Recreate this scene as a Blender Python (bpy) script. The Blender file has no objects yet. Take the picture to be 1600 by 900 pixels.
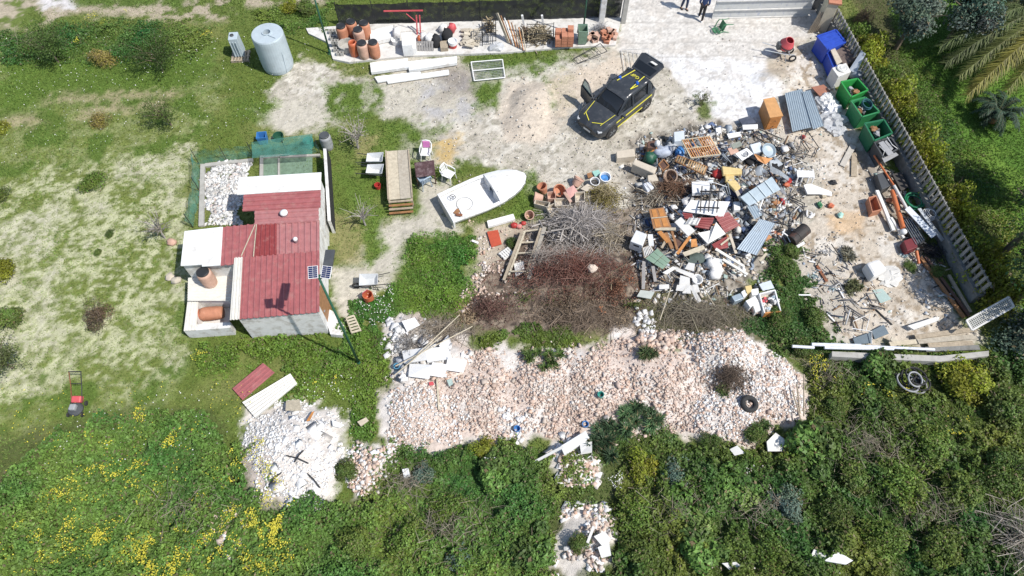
import bpy, math, random
import numpy as np
from mathutils import Vector, Matrix, Euler
random.seed(7)
RNG = np.random.default_rng(11)
SC = bpy.context.scene
COL = SC.collection
# ---------------------------------------------------------------- camera
CAM_H, DEP, FPX = 25.0, 59.5, 1067.0
cam_data = bpy.data.cameras.new("camera")
cam_data.sensor_width = 36.0
cam_data.lens = 36.0 * FPX / 1600.0
cam_data.clip_end = 2000.0
cam = bpy.data.objects.new("camera", cam_data)
COL.objects.link(cam)
cam.location = (0, 0, CAM_H)
cam.rotation_euler = (math.radians(90 - DEP), 0, 0)
SC.camera = cam
# ---------------------------------------------------------------- sky and sun
SUN_EL, SUN_AZ = 54.0, 117.0
world = bpy.data.worlds.new("World")
SC.world = world
world.use_nodes = True
wt = world.node_tree
sky = wt.nodes.new("ShaderNodeTexSky")
sky.sky_type = 'NISHITA'
sky.sun_disc = False
sky.sun_elevation = math.radians(SUN_EL)
sky.sun_rotation = math.radians(SUN_AZ)
bg = wt.nodes["Background"]
bg.inputs[1].default_value = 0.12
wt.links.new(sky.outputs[0], bg.inputs[0])
sd = bpy.data.lights.new("sun", 'SUN')
sd.energy = 4.4
sd.angle = math.radians(0.5)
sd.color = (1.0, 0.955, 0.89)
sun = bpy.data.objects.new("sun", sd)
COL.objects.link(sun)
_e, _a = math.radians(SUN_EL), math.radians(SUN_AZ)
SUNV = Vector((math.cos(_e) * math.sin(_a), math.cos(_e) * math.cos(_a), math.sin(_e)))
sun.rotation_euler = (-SUNV).to_track_quat('-Z', 'Y').to_euler()
sun.location = SUNV * 60
SC.view_settings.view_transform = 'Standard'
SC.view_settings.look = 'None'
SC.view_settings.exposure = 0.20
SC.view_settings.gamma = 1.0
SC.cycles.max_bounces = 6
SC.cycles.transparent_max_bounces = 12
# ---------------------------------------------------------------- measuring: photo pixel -> point at a real height
_d = math.radians(DEP)
_f = np.array([0, math.cos(_d), -math.sin(_d)])
_u = np.array([0, math.sin(_d), math.cos(_d)])


def P(x, y, h=0.0):
    v = _f + (x - 800) / FPX * np.array([1.0, 0, 0]) + (450 - y) / FPX * _u
    return Vector((np.array([0, 0, CAM_H]) + v * ((h - CAM_H) / v[2])).tolist())


def S(x, y):                      # photo pixels per metre (sideways) at a ground pixel
    p = P(x, y)
    return FPX / (p.y * _f[1] + CAM_H * math.sin(_d))


# ---------------------------------------------------------------- numpy noise
def _hash(ix, iy, s):
    n = (ix * 374761393 + iy * 668265263 + s * 974634777) & 0xffffffff
    n = ((n ^ (n >> 13)) * 1274126177) & 0xffffffff
    return ((n ^ (n >> 16)) & 0xffff) / 65535.0


def vnoise(x, y, s=0):
    x = np.asarray(x, float); y = np.asarray(y, float)
    ix = np.floor(x).astype(np.int64); iy = np.floor(y).astype(np.int64)
    fx = x - ix; fy = y - iy
    fx = fx * fx * (3 - 2 * fx); fy = fy * fy * (3 - 2 * fy)
    a = _hash(ix, iy, s); b = _hash(ix + 1, iy, s); c = _hash(ix, iy + 1, s); d = _hash(ix + 1, iy + 1, s)
    return (a + (b - a) * fx) * (1 - fy) + (c + (d - c) * fx) * fy


def fbm(x, y, s=0, o=4):
    v = 0; a = .5; t = 0
    for i in range(o):
        v = v + a * vnoise(x, y, s + i * 17); t += a; a *= .55; x = x * 2.03 + 5.1; y = y * 2.03 + 9.7
    return v / t


def smooth(a, b, v):
    t = np.clip((v - a) / (b - a), 0, 1)
    return t * t * (3 - 2 * t)


def sdist(poly, X, Y):            # signed distance to a world polygon, positive inside
    inside = np.zeros(X.shape, bool); best = np.full(X.shape, 1e9)
    n = len(poly)
    for i in range(n):
        x1, y1 = poly[i][0], poly[i][1]; x2, y2 = poly[(i + 1) % n][0], poly[(i + 1) % n][1]
        if y1 != y2:
            c = ((y1 > Y) != (y2 > Y)) & (X < (x2 - x1) * (Y - y1) / (y2 - y1) + x1)
            inside ^= c
        dx, dy = x2 - x1, y2 - y1
        t = np.clip(((X - x1) * dx + (Y - y1) * dy) / (dx * dx + dy * dy + 1e-12), 0, 1)
        best = np.minimum(best, (X - x1 - t * dx) ** 2 + (Y - y1 - t * dy) ** 2)
    d = np.sqrt(best)
    return np.where(inside, d, -d)


def wpoly(pts, h=0):
    return [tuple(P(x, y, h))[:2] for x, y in pts]


# ---------------------------------------------------------------- ground height (mounds of soil, sand, rubble)
MOUNDS = []
for px, py, rx, ry, h in [
        (460, 715, 2.25, 2.2, .75), (455, 780, 1.7, 1.0, .3), (585, 725, 1.1, 1.2, .3), (655, 615, 1.9, 1.9, .35),
        (690, 575, 1.7, 1.2, .45), (760, 600, 2.2, 2.0, .38), (850, 600, 2.3, 1.7, .40), (935, 600, 2.4, 1.9, .42),
        (1030, 590, 2.4, 2.0, .45), (1130, 560, 2.0, 1.8, .6), (1190, 600, 1.9, 1.8, .4), (1140, 650, 2.0, 1.5, .35),
        (828, 165, 1.1, 1.5, .42), (822, 195, 1.25, 1.2, .3), (845, 150, .8, 1.0, .28), (1215, 125, 1.5, .9, .25), (1110, 250, 3.2, 2.4, .5), (1120, 320, 3.4, 2.4, .55), (1060, 400, 2.4, 2.0, .4),
        (900, 430, 3.0, 1.8, .45), (900, 350, 2.2, 1.5, .3), (640, 520, 1.5, 1.0, .3),
        (925, 850, 1.3, 1.6, .35), (895, 720, 1.1, .9, .25)]:
    c = P(px, py)
    MOUNDS.append((c.x, c.y, rx, ry, h))


def gz(x, y):
    x = np.asarray(x, float); y = np.asarray(y, float)
    z = .07 * (fbm(x * .35, y * .35, 3, 3) - .5)
    m = np.zeros(x.shape)
    for cx, cy, rx, ry, h in MOUNDS:
        r = ((x - cx) / rx) ** 2 + ((y - cy) / ry) ** 2
        m = np.maximum(m, h * np.clip(1 - r, 0, 1) ** 1.3)
    z = z + m * (.75 + .5 * fbm(x * 1.3, y * 1.3, 8, 3))
    return z


def gh(v):
    return float(gz(np.array([v[0]]), np.array([v[1]]))[0])


def G(px, py, dh=0.0):            # the point dh above the ground that the photo shows at this pixel
    h = dh
    for _ in range(6):
        p = P(px, py, h)
        h = gh(p) + dh
    return P(px, py, h)


# ---------------------------------------------------------------- materials
MATS = {}


def M(name, col=None, var=.18, scale=6., rough=.75, metal=0., bump=0., dirt=None, dirt_amt=.0, dscale=2.5, emit=0, objvar=0., alpha=1.):
    if name in MATS:
        return MATS[name]
    m = bpy.data.materials.new(name); m.use_nodes = True
    nt = m.node_tree; N = nt.nodes; L = nt.links
    b = N["Principled BSDF"]
    b.inputs["Roughness"].default_value = rough
    b.inputs["Metallic"].default_value = metal
    tc = N.new("ShaderNodeTexCoord")
    no = N.new("ShaderNodeTexNoise"); no.inputs["Scale"].default_value = scale
    no.inputs["Detail"].default_value = 6; no.inputs["Roughness"].default_value = .65
    L.new(tc.outputs["Object"], no.inputs["Vector"])
    rp = N.new("ShaderNodeValToRGB")
    rp.color_ramp.elements[0].position = .3; rp.color_ramp.elements[1].position = .7
    c = np.array(col)
    lo = np.clip(c * (1 - var), 0, 1); hi = np.clip(c * (1 + var), 0, .95)
    rp.color_ramp.elements[0].color = (*lo, 1); rp.color_ramp.elements[1].color = (*hi, 1)
    L.new(no.outputs["Fac"], rp.inputs["Fac"])
    out = rp.outputs["Color"]
    if dirt is not None:
        n2 = N.new("ShaderNodeTexNoise"); n2.inputs["Scale"].default_value = dscale; n2.inputs["Detail"].default_value = 8
        n2.inputs["Roughness"].default_value = .7
        L.new(tc.outputs["Object"], n2.inputs["Vector"])
        r2 = N.new("ShaderNodeValToRGB")
        r2.color_ramp.elements[0].position = .62 - dirt_amt * .3; r2.color_ramp.elements[1].position = .85 - dirt_amt * .3
        L.new(n2.outputs["Fac"], r2.inputs["Fac"])
        mx = N.new("ShaderNodeMix"); mx.data_type = 'RGBA'
        L.new(r2.outputs["Color"], mx.inputs[0]); L.new(out, mx.inputs[6])
        mx.inputs[7].default_value = (*dirt, 1)
        out = mx.outputs[2]
    if objvar:
        oi = N.new("ShaderNodeObjectInfo")
        mr = N.new("ShaderNodeMapRange"); mr.inputs[3].default_value = 1 - objvar; mr.inputs[4].default_value = 1 + objvar
        L.new(oi.outputs["Random"], mr.inputs[0])
        hs = N.new("ShaderNodeHueSaturation")
        L.new(mr.outputs[0], hs.inputs["Value"]); L.new(out, hs.inputs["Color"]); out = hs.outputs[0]
    L.new(out, b.inputs["Base Color"])
    if bump:
        bp = N.new("ShaderNodeBump"); bp.inputs["Strength"].default_value = bump; bp.inputs["Distance"].default_value = .02
        L.new(no.outputs["Fac"], bp.inputs["Height"]); L.new(bp.outputs[0], b.inputs["Normal"])
    if alpha < 1:
        b.inputs["Alpha"].default_value = alpha
    MATS[name] = m
    return m


def vcol_mat(name, rough=.8, trans=0., noise=0., nscale=20., bump=0., objvar=0., spec=.3):
    m = bpy.data.materials.new(name); m.use_nodes = True
    nt = m.node_tree; N = nt.nodes; L = nt.links
    b = N["Principled BSDF"]; b.inputs["Roughness"].default_value = rough
    b.inputs["Specular IOR Level"].default_value = spec
    at = N.new("ShaderNodeVertexColor"); at.layer_name = "Col"
    out = at.outputs[0]
    if noise or bump:
        tc = N.new("ShaderNodeNewGeometry")
        no = N.new("ShaderNodeTexNoise"); no.inputs["Scale"].default_value = nscale; no.inputs["Detail"].default_value = 5
        no.inputs["Roughness"].default_value = .7
        L.new(tc.outputs["Position"], no.inputs["Vector"])
        mr = N.new("ShaderNodeMapRange"); mr.inputs[1].default_value = .25; mr.inputs[2].default_value = .75
        mr.inputs[3].default_value = 1 - noise; mr.inputs[4].default_value = 1 + noise
        L.new(no.outputs["Fac"], mr.inputs[0])
        hs = N.new("ShaderNodeHueSaturation"); L.new(mr.outputs[0], hs.inputs["Value"]); L.new(out, hs.inputs["Color"])
        out = hs.outputs[0]
        if bump:
            bp = N.new("ShaderNodeBump"); bp.inputs["Strength"].default_value = bump; bp.inputs["Distance"].default_value = .05
            L.new(no.outputs["Fac"], bp.inputs["Height"]); L.new(bp.outputs[0], b.inputs["Normal"])
    if objvar:
        oi = N.new("ShaderNodeObjectInfo")
        mr2 = N.new("ShaderNodeMapRange"); mr2.inputs[3].default_value = 1 - objvar; mr2.inputs[4].default_value = 1 + objvar
        L.new(oi.outputs["Random"], mr2.inputs[0])
        h2 = N.new("ShaderNodeHueSaturation"); L.new(mr2.outputs[0], h2.inputs["Value"]); L.new(out, h2.inputs["Color"]); out = h2.outputs[0]
    L.new(out, b.inputs["Base Color"])
    if trans:
        t = N.new("ShaderNodeBsdfTranslucent"); L.new(out, t.inputs["Color"])
        mx = N.new("ShaderNodeMixShader"); mx.inputs[0].default_value = trans
        L.new(b.outputs[0], mx.inputs[1]); L.new(t.outputs[0], mx.inputs[2])
        L.new(mx.outputs[0], N["Material Output"].inputs["Surface"])
    MATS[name] = m
    return m


# ---------------------------------------------------------------- objects
def tag(o, label=None, cat=None, group=None, kind=None):
    if label: o["label"] = label
    if cat: o["category"] = cat
    if group: o["group"] = group
    if kind: o["kind"] = kind
    return o


def thing(name, label, cat, loc, group=None, rz=0.):
    o = bpy.data.objects.new(name, None)
    o.empty_display_size = .2
    COL.objects.link(o)
    o.location = loc; o.rotation_euler = (0, 0, rz)
    return tag(o, label, cat, group)


def fast_mesh(name, V, F, C=None, mat=None, smooth_=False):
    V = np.asarray(V, np.float32); F = np.asarray(F, np.int32)
    me = bpy.data.meshes.new(name)
    k = F.shape[1]
    me.vertices.add(len(V)); me.vertices.foreach_set("co", V.ravel())
    me.loops.add(F.size); me.loops.foreach_set("vertex_index", F.ravel())
    me.polygons.add(len(F)); me.polygons.foreach_set("loop_start", np.arange(0, F.size, k, dtype=np.int32))
    if smooth_: me.polygons.foreach_set("use_smooth", np.ones(len(F), bool))
    if C is not None:
        a = me.color_attributes.new("Col", 'FLOAT_COLOR', 'POINT')
        cc = np.ones((len(V), 4), np.float32); cc[:, :3] = C
        a.data.foreach_set("color", cc.ravel())
    me.update(calc_edges=True)
    if mat: me.materials.append(mat)
    return me


def link(name, me, loc=(0, 0, 0), parent=None):
    o = bpy.data.objects.new(name, me); COL.objects.link(o); o.location = loc
    if parent: o.parent = parent
    return o


def copy_tree(o, parent=None):
    c = o.copy(); COL.objects.link(c)
    if parent: c.parent = parent
    for ch in list(o.children): copy_tree(ch, c)
    return c


class MB:
    """collects shapes in world space (or thing space) and links them as one mesh object"""
    def __init__(s): s.v = []; s.f = []

    def add(s, vs, fs):
        n = len(s.v); s.v += [Vector(v) for v in vs]; s.f += [tuple(i + n for i in f) for f in fs]; return s

    def box(s, c, size, rot=None, taper=1.):
        x, y, z = size[0] / 2, size[1] / 2, size[2] / 2
        R = rot if isinstance(rot, Matrix) else Matrix.Rotation(rot or 0, 3, 'Z')
        c = Vector(c)
        vs = [c + R @ Vector((sx * x * (taper if sz > 0 else 1), sy * y * (taper if sz > 0 else 1), sz * z)) for sz in (-1, 1) for sx, sy in ((-1, -1), (1, -1), (1, 1), (-1, 1))]
        return s.add(vs, [(3, 2, 1, 0), (4, 5, 6, 7), (0, 1, 5, 4), (1, 2, 6, 5), (2, 3, 7, 6), (3, 0, 4, 7)])

    def prism(s, pts, t, n=None):          # pts: the upper outline (3-D); extruded t along -n
        pts = [Vector(p) for p in pts]
        k = len(pts)
        if n is None:
            n = Vector((0, 0, 0))
            for i in range(k):
                a, b = pts[i], pts[(i + 1) % k]
                n += Vector(((a.y - b.y) * (a.z + b.z), (a.z - b.z) * (a.x + b.x), (a.x - b.x) * (a.y + b.y)))
            n.normalize()
            if n.z < 0: pts.reverse(); n = -n
        lo = [p - n * t for p in pts]
        return s.add(pts + lo, [tuple(range(k)), tuple(range(2 * k - 1, k - 1, -1))] + [(i, i + k, (i + 1) % k + k, (i + 1) % k) for i in range(k)])

    def bar(s, a, b, w, h=None):
        a, b = Vector(a), Vector(b); d = b - a
        h = h or w
        R = d.to_track_quat('X', 'Z').to_matrix()
        return s.box((a + b) / 2, (d.length, w, h), R)

    def tube(s, pts, r, n=6, r2=None):
        pts = [Vector(p) for p in pts]; k = len(pts)
        base = len(s.v)
        up = Vector((.31, .2, 1)).normalized()
        for i, p in enumerate(pts):
            d = (pts[min(i + 1, k - 1)] - pts[max(i - 1, 0)])
            if d.length < 1e-9: d = Vector((0, 0, 1))
            d.normalize()
            x = d.cross(up)
            if x.length < .05: x = d.cross(Vector((1, 0, 0)))
            x.normalize(); y = d.cross(x)
            rr = r if r2 is None else r + (r2 - r) * i / (k - 1)
            for j in range(n):
                a = 2 * math.pi * j / n
                s.v.append(p + (x * math.cos(a) + y * math.sin(a)) * rr)
        for i in range(k - 1):
            for j in range(n):
                s.f.append((base + i * n + j, base + i * n + (j + 1) % n, base + (i + 1) * n + (j + 1) % n, base + (i + 1) * n + j))
        s.f.append(tuple(base + j for j in range(n - 1, -1, -1))); s.f.append(tuple(base + (k - 1) * n + j for j in range(n)))
        return s

    def lathe(s, prof, c, n=18, axis=None):   # prof: list of (r, z); axis: direction of +z
        R = (Vector(axis).to_track_quat('Z', 'Y').to_matrix() if axis is not None else Matrix.Identity(3))
        c = Vector(c); base = len(s.v); k = len(prof)
        for r, z in prof:
            for j in range(n):
                a = 2 * math.pi * j / n
                s.v.append(c + R @ Vector((r * math.cos(a), r * math.sin(a), z)))
        for i in range(k - 1):
            for j in range(n):
                s.f.append((base + i * n + j, base + i * n + (j + 1) % n, base + (i + 1) * n + (j + 1) % n, base + (i + 1) * n + j))
        if prof[0][0] > 1e-4: s.f.append(tuple(base + j for j in range(n - 1, -1, -1)))
        if prof[-1][0] > 1e-4: s.f.append(tuple(base + (k - 1) * n + j for j in range(n)))
        return s

    def torus(s, c, R, r, n=20, m=8, axis=None):
        A = (Vector(axis).to_track_quat('Z', 'Y').to_matrix() if axis is not None else Matrix.Identity(3))
        c = Vector(c); base = len(s.v)
        for i in range(n):
            a = 2 * math.pi * i / n
            for j in range(m):
                b = 2 * math.pi * j / m
                q = Vector(((R + r * math.cos(b)) * math.cos(a), (R + r * math.cos(b)) * math.sin(a), r * math.sin(b)))
                s.v.append(c + A @ q)
        for i in range(n):
            for j in range(m):
                s.f.append((base + i * m + j, base + ((i + 1) % n) * m + j, base + ((i + 1) % n) * m + (j + 1) % m, base + i * m + (j + 1) % m))
        return s

    def corr(s, p00, p10, p11, p01, n=10, amp=.02, t=.004, trap=True):
        """corrugated sheet; ribs run from p00 to p01, n ribs across p00-p10"""
        p00, p10, p11, p01 = map(Vector, (p00, p10, p11, p01))
        nn = (p10 - p00).cross(p01 - p00).normalized()
        if nn.z < 0: nn = -nn
        prof = []
        for i in range(n):
            if trap: prof += [((i + .0) / n, 0), ((i + .55) / n, 0), ((i + .65) / n, 1), ((i + .9) / n, 1)]
            else: prof += [((i + q / 6) / n, .5 + .5 * math.cos(q / 6 * 2 * math.pi)) for q in range(6)]
        prof.append((1, prof[0][1]))
        base = len(s.v); k = len(prof)
        for lay in (0, 1):
            for v in (0, 1):
                for u, h in prof:
                    p = (p00.lerp(p10, u) if v == 0 else p01.lerp(p11, u))
                    s.v.append(p + nn * (h * amp - lay * t))
        o = 2 * k
        for i in range(k - 1):
            s.f.append((base + i, base + i + 1, base + k + i + 1, base + k + i))
            s.f.append((base + o + k + i, base + o + k + i + 1, base + o + i + 1, base + o + i))
            s.f.append((base + i + 1, base + i, base + o + i, base + o + i + 1))
            s.f.append((base + k + i, base + k + i + 1, base + o + k + i + 1, base + o + k + i))
        s.f.append((base, base + k, base + o + k, base + o)); s.f.append((base + k - 1, base + o + k - 1, base + o + 2 * k - 1, base + 2 * k - 1))
        return s

    def blob(s, c, r, seed=0, jit=.25, n=9, m=6, rot=0.):     # lumpy closed shape (sack, stone, bundle)
        c = Vector(c); rx, ry, rz = r if hasattr(r, '__len__') else (r, r, r)
        rnd = random.Random(seed); base = len(s.v)
        R = Matrix.Rotation(rot, 3, 'Z')
        for i in range(1, m):
            th = math.pi * i / m
            for j in range(n):
                a = 2 * math.pi * (j + .5 * (i % 2)) / n
                q = 1 + rnd.uniform(-jit, jit)
                s.v.append(c + R @ Vector((rx * math.sin(th) * math.cos(a) * q, ry * math.sin(th) * math.sin(a) * q, -rz * math.cos(th) * q)))
        s.v.append(c + Vector((0, 0, -rz * (1 - jit * .4)))); s.v.append(c + Vector((0, 0, rz * (1 - jit * .4))))
        b, t = len(s.v) - 2, len(s.v) - 1
        for i in range(m - 2):
            for j in range(n):
                s.f.append((base + i * n + j, base + i * n + (j + 1) % n, base + (i + 1) * n + (j + 1) % n, base + (i + 1) * n + j))
        for j in range(n):
            s.f.append((b, base + (j + 1) % n, base + j)); s.f.append((t, base + (m - 2) * n + j, base + (m - 2) * n + (j + 1) % n))
        return s

    def build(s, name, mat, parent=None, smooth_=False, label=None, local=False, origin=None):
        me = bpy.data.meshes.new(name)
        if parent is not None:
            o0 = Vector((0, 0, 0)) if local else root_loc(parent)
        else:
            xs = [v.x for v in s.v]; ys = [v.y for v in s.v]
            o0 = Vector(((min(xs) + max(xs)) / 2, (min(ys) + max(ys)) / 2, min(v.z for v in s.v))) if origin is None else Vector(origin)
        me.from_pydata([v - o0 for v in s.v], [], s.f)
        if smooth_:
            for p in me.polygons: p.use_smooth = True
        me.materials.append(mat)
        o = bpy.data.objects.new(name, me); COL.objects.link(o)
        if parent is not None: o.parent = parent
        else: o.location = o0
        if label: o["label"] = label
        return o

    def thing(s, name, mat, label, cat, group=None, smooth_=False):
        return tag(s.build(name, mat, None, smooth_), label, cat, group)


def root_loc(o):
    v = Vector((0, 0, 0))
    while o is not None:
        v += o.location; o = o.parent
    return v


def bevel(o, w=.02, seg=2):
    m = o.modifiers.new("bevel", 'BEVEL'); m.width = w; m.segments = seg; m.limit_method = 'ANGLE'
    return o
# ================================================================ GROUND
xs = np.concatenate([[-400, -200, -110, -70, -50, -40], np.arange(-33, 33.01, .095), [40, 50, 70, 110, 200, 400]])
ys = np.concatenate([[-300, -120, -50, -20, -10, -6], np.arange(-3.5, 37.01, .098), [42, 50, 65, 90, 150, 300, 600]])
GX, GY = np.meshgrid(xs, ys)
fade = smooth(45, 34, np.abs(GX)) * smooth(50, 38, GY) * smooth(-14, -5, GY)
GZ = gz(GX, GY) * fade + .035 * (fbm(GX * 3, GY * 3, 21, 3) - .5) * fade
W1 = (fbm(GX * .9, GY * .9, 1, 5) - .5); W2 = (fbm(GX * 3.1, GY * 3.1, 2, 4) - .5); W3 = RNG.random(GX.shape) - .5


def zone(pts, feather=.35, warp=.8, warp2=.5):
    w = wpoly(pts)
    x = np.array([p[0] for p in w]); y = np.array([p[1] for p in w])
    d = np.full(GX.shape, -9.)
    m = (GX > x.min() - 2) & (GX < x.max() + 2) & (GY > y.min() - 2) & (GY < y.max() + 2)
    d[m] = sdist(w, GX[m], GY[m])
    d = d + W1 * warp * 2 + W2 * warp2 * 2
    return smooth(-feather, feather, d)


def patchy(s, scale, lo, hi):
    return smooth(lo, hi, fbm(GX * scale, GY * scale, s, 5))


def C3(*c): return np.array(c, float)


A = np.zeros(GX.shape + (3,))
green = np.zeros(GX.shape)                                     # how much grass grows here


def lay(mask, col, g=None, keep=0.):
    global A, green
    A = A * (1 - mask[..., None]) + np.asarray(col) * mask[..., None]
    if g is not None: green = green * (1 - mask) + g * mask


one = np.ones(GX.shape)
lay(one, C3(.115, .155, .034), .8)
lay(patchy(31, .5, .45, .7), C3(.17, .19, .06), .7)
# left field: cropped lawn with bleached straw
fld = zone([(-200, 60), (300, 60), (360, 130), (300, 230), (300, 560), (250, 640), (-250, 760)], .5)
lay(fld, C3(.155, .19, .052), .8)
dry = zone([(-200, 300), (120, 265), (290, 225), (305, 330), (285, 560), (230, 600), (120, 590), (-200, 720)], 1.0, 1.4)
lay(fld * (.25 + .75 * dry) * smooth(.42, .60, fbm(GX * 1.0, GY * 1.4, 40, 4) * .38 + fbm(GX * 5, GY * 6, 44, 4) * .62), C3(.43, .44, .275), .5)
lay(fld * dry * patchy(41, .45, .50, .66) * (.25 + .75 * smooth(.44, .58, fbm(GX * 5, GY * 6, 42, 4))), C3(.45, .44, .32), .4)
lay(fld * smooth(.5, .62, fbm(GX * .9, GY * .9, 47, 4)) * smooth(.25, .6, 1 - dry), C3(.10, .155, .032), .95)
lay(zone([(0, 60), (300, 45), (340, 110), (280, 150), (0, 180)], .6), C3(.10, .16, .03), .95)
# strips of bare earth in the upper left field
for pl in ([(60, 150), (280, 140), (285, 150), (60, 165)], [(120, 170), (250, 160), (255, 170), (125, 182)], [(10, 185), (60, 178), (70, 190), (12, 198)]):
    lay(zone(pl, .4, .5) * .7, C3(.36, .30, .20), .2)
# lane at the top left
lay(zone([(-300, -60), (520, -60), (515, 15), (380, 20), (330, 40), (250, 32), (120, 25), (60, 40), (-300, 50)], .5, .7), C3(.38, .33, .25), .3)
lay(zone([(-300, -60), (520, -60), (515, 40), (-300, 50)], .4) * patchy(53, 1.1, .5, .62), C3(.12, .16, .04), .9)
lay(zone([(60, -5), (110, -5), (115, 14), (65, 14)], .3, .3) + 0 * one, C3(.55, .53, .52), 0)
lay(zone([(110, -10), (300, -10), (280, 12), (150, 14)], .5) * patchy(51, .8, .42, .56), C3(.10, .15, .035), .9)
lay(zone([(345, 10), (520, 5), (525, 50), (350, 60)], .5) * patchy(52, .8, .42, .56), C3(.12, .16, .04), .9)
# yard of pale gravel
yard = zone([(470, 88), (560, 120), (690, 105), (800, 100), (870, 85), (960, 72), (985, 0), (1300, 0), (1300, 60), (1275, 130), (1340, 230), (1410, 330), (1450, 420),
             (1520, 530), (1280, 540), (1240, 420), (1190, 390), (1000, 380), (850, 330), (820, 280), (760, 250), (700, 260), (640, 250), (640, 190), (560, 170), (470, 190), (420, 150)], .4, .7)
lay(yard, C3(.46, .425, .36), .06)
lay(yard * patchy(55, 1.2, .45, .6), C3(.55, .52, .455), .03)
lay(yard * smooth(.56, .66, fbm(GX * 5, GY * 5, 56, 4)), C3(.33, .305, .25), .06)
# gravel clearings round the bench, below the boat, in front of the shed
for pl in ([(590, 350), (650, 340), (700, 345), (740, 362), (700, 372), (650, 368), (640, 410), (610, 440), (575, 440), (560, 400)], [(520, 420), (600, 400), (610, 445), (560, 480), (540, 500), (520, 470)],
           [(590, 130), (740, 120), (740, 185), (600, 185)], [(400, 170), (520, 150), (540, 195), (430, 215)], [(560, 60), (720, 90), (700, 125), (620, 135)], [(650, 285), (700, 285), (690, 350), (655, 340)]):
    lay(zone(pl, .35, .6), C3(.47, .44, .37), .08)
lay(zone([(655, 130), (745, 120), (745, 190), (660, 185)], .5, .7) * patchy(57, 1.6, .4, .62), C3(.40, .39, .38), .0)
lay(zone([(685, 105), (735, 110), (740, 150), (690, 150)], .6, .7) * .6, C3(.17, .14, .12), .0)
lay(zone([(735, 350), (850, 345), (830, 420), (790, 470), (760, 500), (725, 470), (730, 400)], .35, .6), C3(.43, .37, .29), .1)
# grass tongues in the yard
for pl in ([(500, 125), (600, 130), (585, 195), (510, 190)], [(735, 90), (900, 78), (895, 95), (840, 118), (790, 110), (770, 165), (745, 175), (745, 130)], [(510, 200), (600, 190), (700, 195), (690, 240), (655, 245), (650, 330), (560, 330), (520, 300)],
           [(510, 320), (590, 330), (600, 400), (560, 420), (520, 400)], [(640, 375), (745, 365), (735, 460), (700, 490), (610, 500), (620, 430)], [(360, 150), (430, 160), (420, 190), (360, 190)], [(800, 280), (835, 260), (850, 340), (800, 340)],
           [(850, 120), (890, 118), (895, 160), (860, 175)]):
    lay(zone(pl, .35, .7) * (.45 + .55 * patchy(61, 1.5, .35, .55)), C3(.115, .175, .035), 1.)
lay(zone([(680, 215), (712, 210), (715, 255), (682, 255)], .3, .4), C3(.46, .34, .16), .1)
lay(zone([(545, 210), (590, 210), (590, 250), (545, 250)], .4, .5) * .5, C3(.34, .27, .15), .3)
lay(zone([(510, 330), (560, 340), (560, 410), (515, 410)], .4, .5) * .6, C3(.30, .25, .13), .3)
lay(zone([(860, 120), (900, 110), (960, 85), (985, 100), (905, 160), (870, 190)], .3, .4) * .8, C3(.53, .45, .36), .0)
lay(zone([(795, 130), (850, 130), (870, 200), (850, 225), (790, 222), (780, 180)], .25, .25, .2), C3(.52, .455, .375), .0)
# concrete apron and slab strip
apron = zone([(968, -20), (1300, -20), (1295, 45), (1275, 55), (1240, 62), (1200, 90), (1205, 120), (1232, 140), (1215, 155), (1190, 165), (1190, 185), (1150, 205), (1112, 188), (1108, 165), (1070, 150), (1050, 110), (1020, 95), (968, 78)], .12, .22, .2)
lay(apron, C3(.60, .575, .535), 0)
lay(apron * zone([(1030, 90), (1200, 95), (1215, 150), (1190, 170), (1180, 195), (1110, 185), (1070, 140)], .4, .4), C3(.70, .70, .70), 0)
lay(apron * smooth(.54, .64, fbm(GX * 1.6, GY * 1.6, 66, 5)) * .5, C3(.47, .43, .38), 0)
lay(apron * smooth(.6, .7, fbm(GX * 7, GY * 7, 67, 3)) * .6, C3(.40, .38, .35), 0)
for yl in (36, 66, 88):                                         # pour joints
    dj = np.abs(GY - P(1100, yl).y + .3 * W1)
    lay(apron * smooth(.09, .02, dj) * .5, C3(.36, .34, .31), 0)
lay(zone([(1085, 148), (1110, 160), (1112, 185), (1095, 190)], .25, .3), C3(.14, .17, .06), .9)
lay(zone([(1195, 95), (1260, 78), (1270, 110), (1250, 128), (1195, 125)], .4, .4), C3(.43, .37, .29), 0)
# sandy soil at the right
sand = zone([(1245, 62), (1285, 100), (1335, 190), (1410, 310), (1455, 420), (1522, 520), (1480, 540), (1320, 535), (1255, 450), (1245, 370), (1290, 300), (1270, 250), (1225, 215), (1235, 130)], .3, .5)
lay(sand, C3(.52, .46, .38), 0)
lay(sand * patchy(71, .9, .45, .62), C3(.60, .56, .50), 0)
lay(sand * smooth(.55, .66, fbm(GX * 4, GY * 4, 73, 4)), C3(.33, .27, .20), 0)
lay(zone([(1300, 340), (1350, 335), (1350, 362), (1310, 365)], .3, .4) * .7, C3(.55, .38, .22), 0)
lay(zone([(1240, 400), (1330, 420), (1330, 520), (1270, 480)], .5) * .7, C3(.42, .39, .34), .05)
lay(zone([(1322, 225), (1350, 235), (1440, 390), (1425, 400), (1380, 330)], .3, .4) * .75, C3(.17, .14, .11), .05)  # dark band painted into the soil for the shade beside the fence
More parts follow.
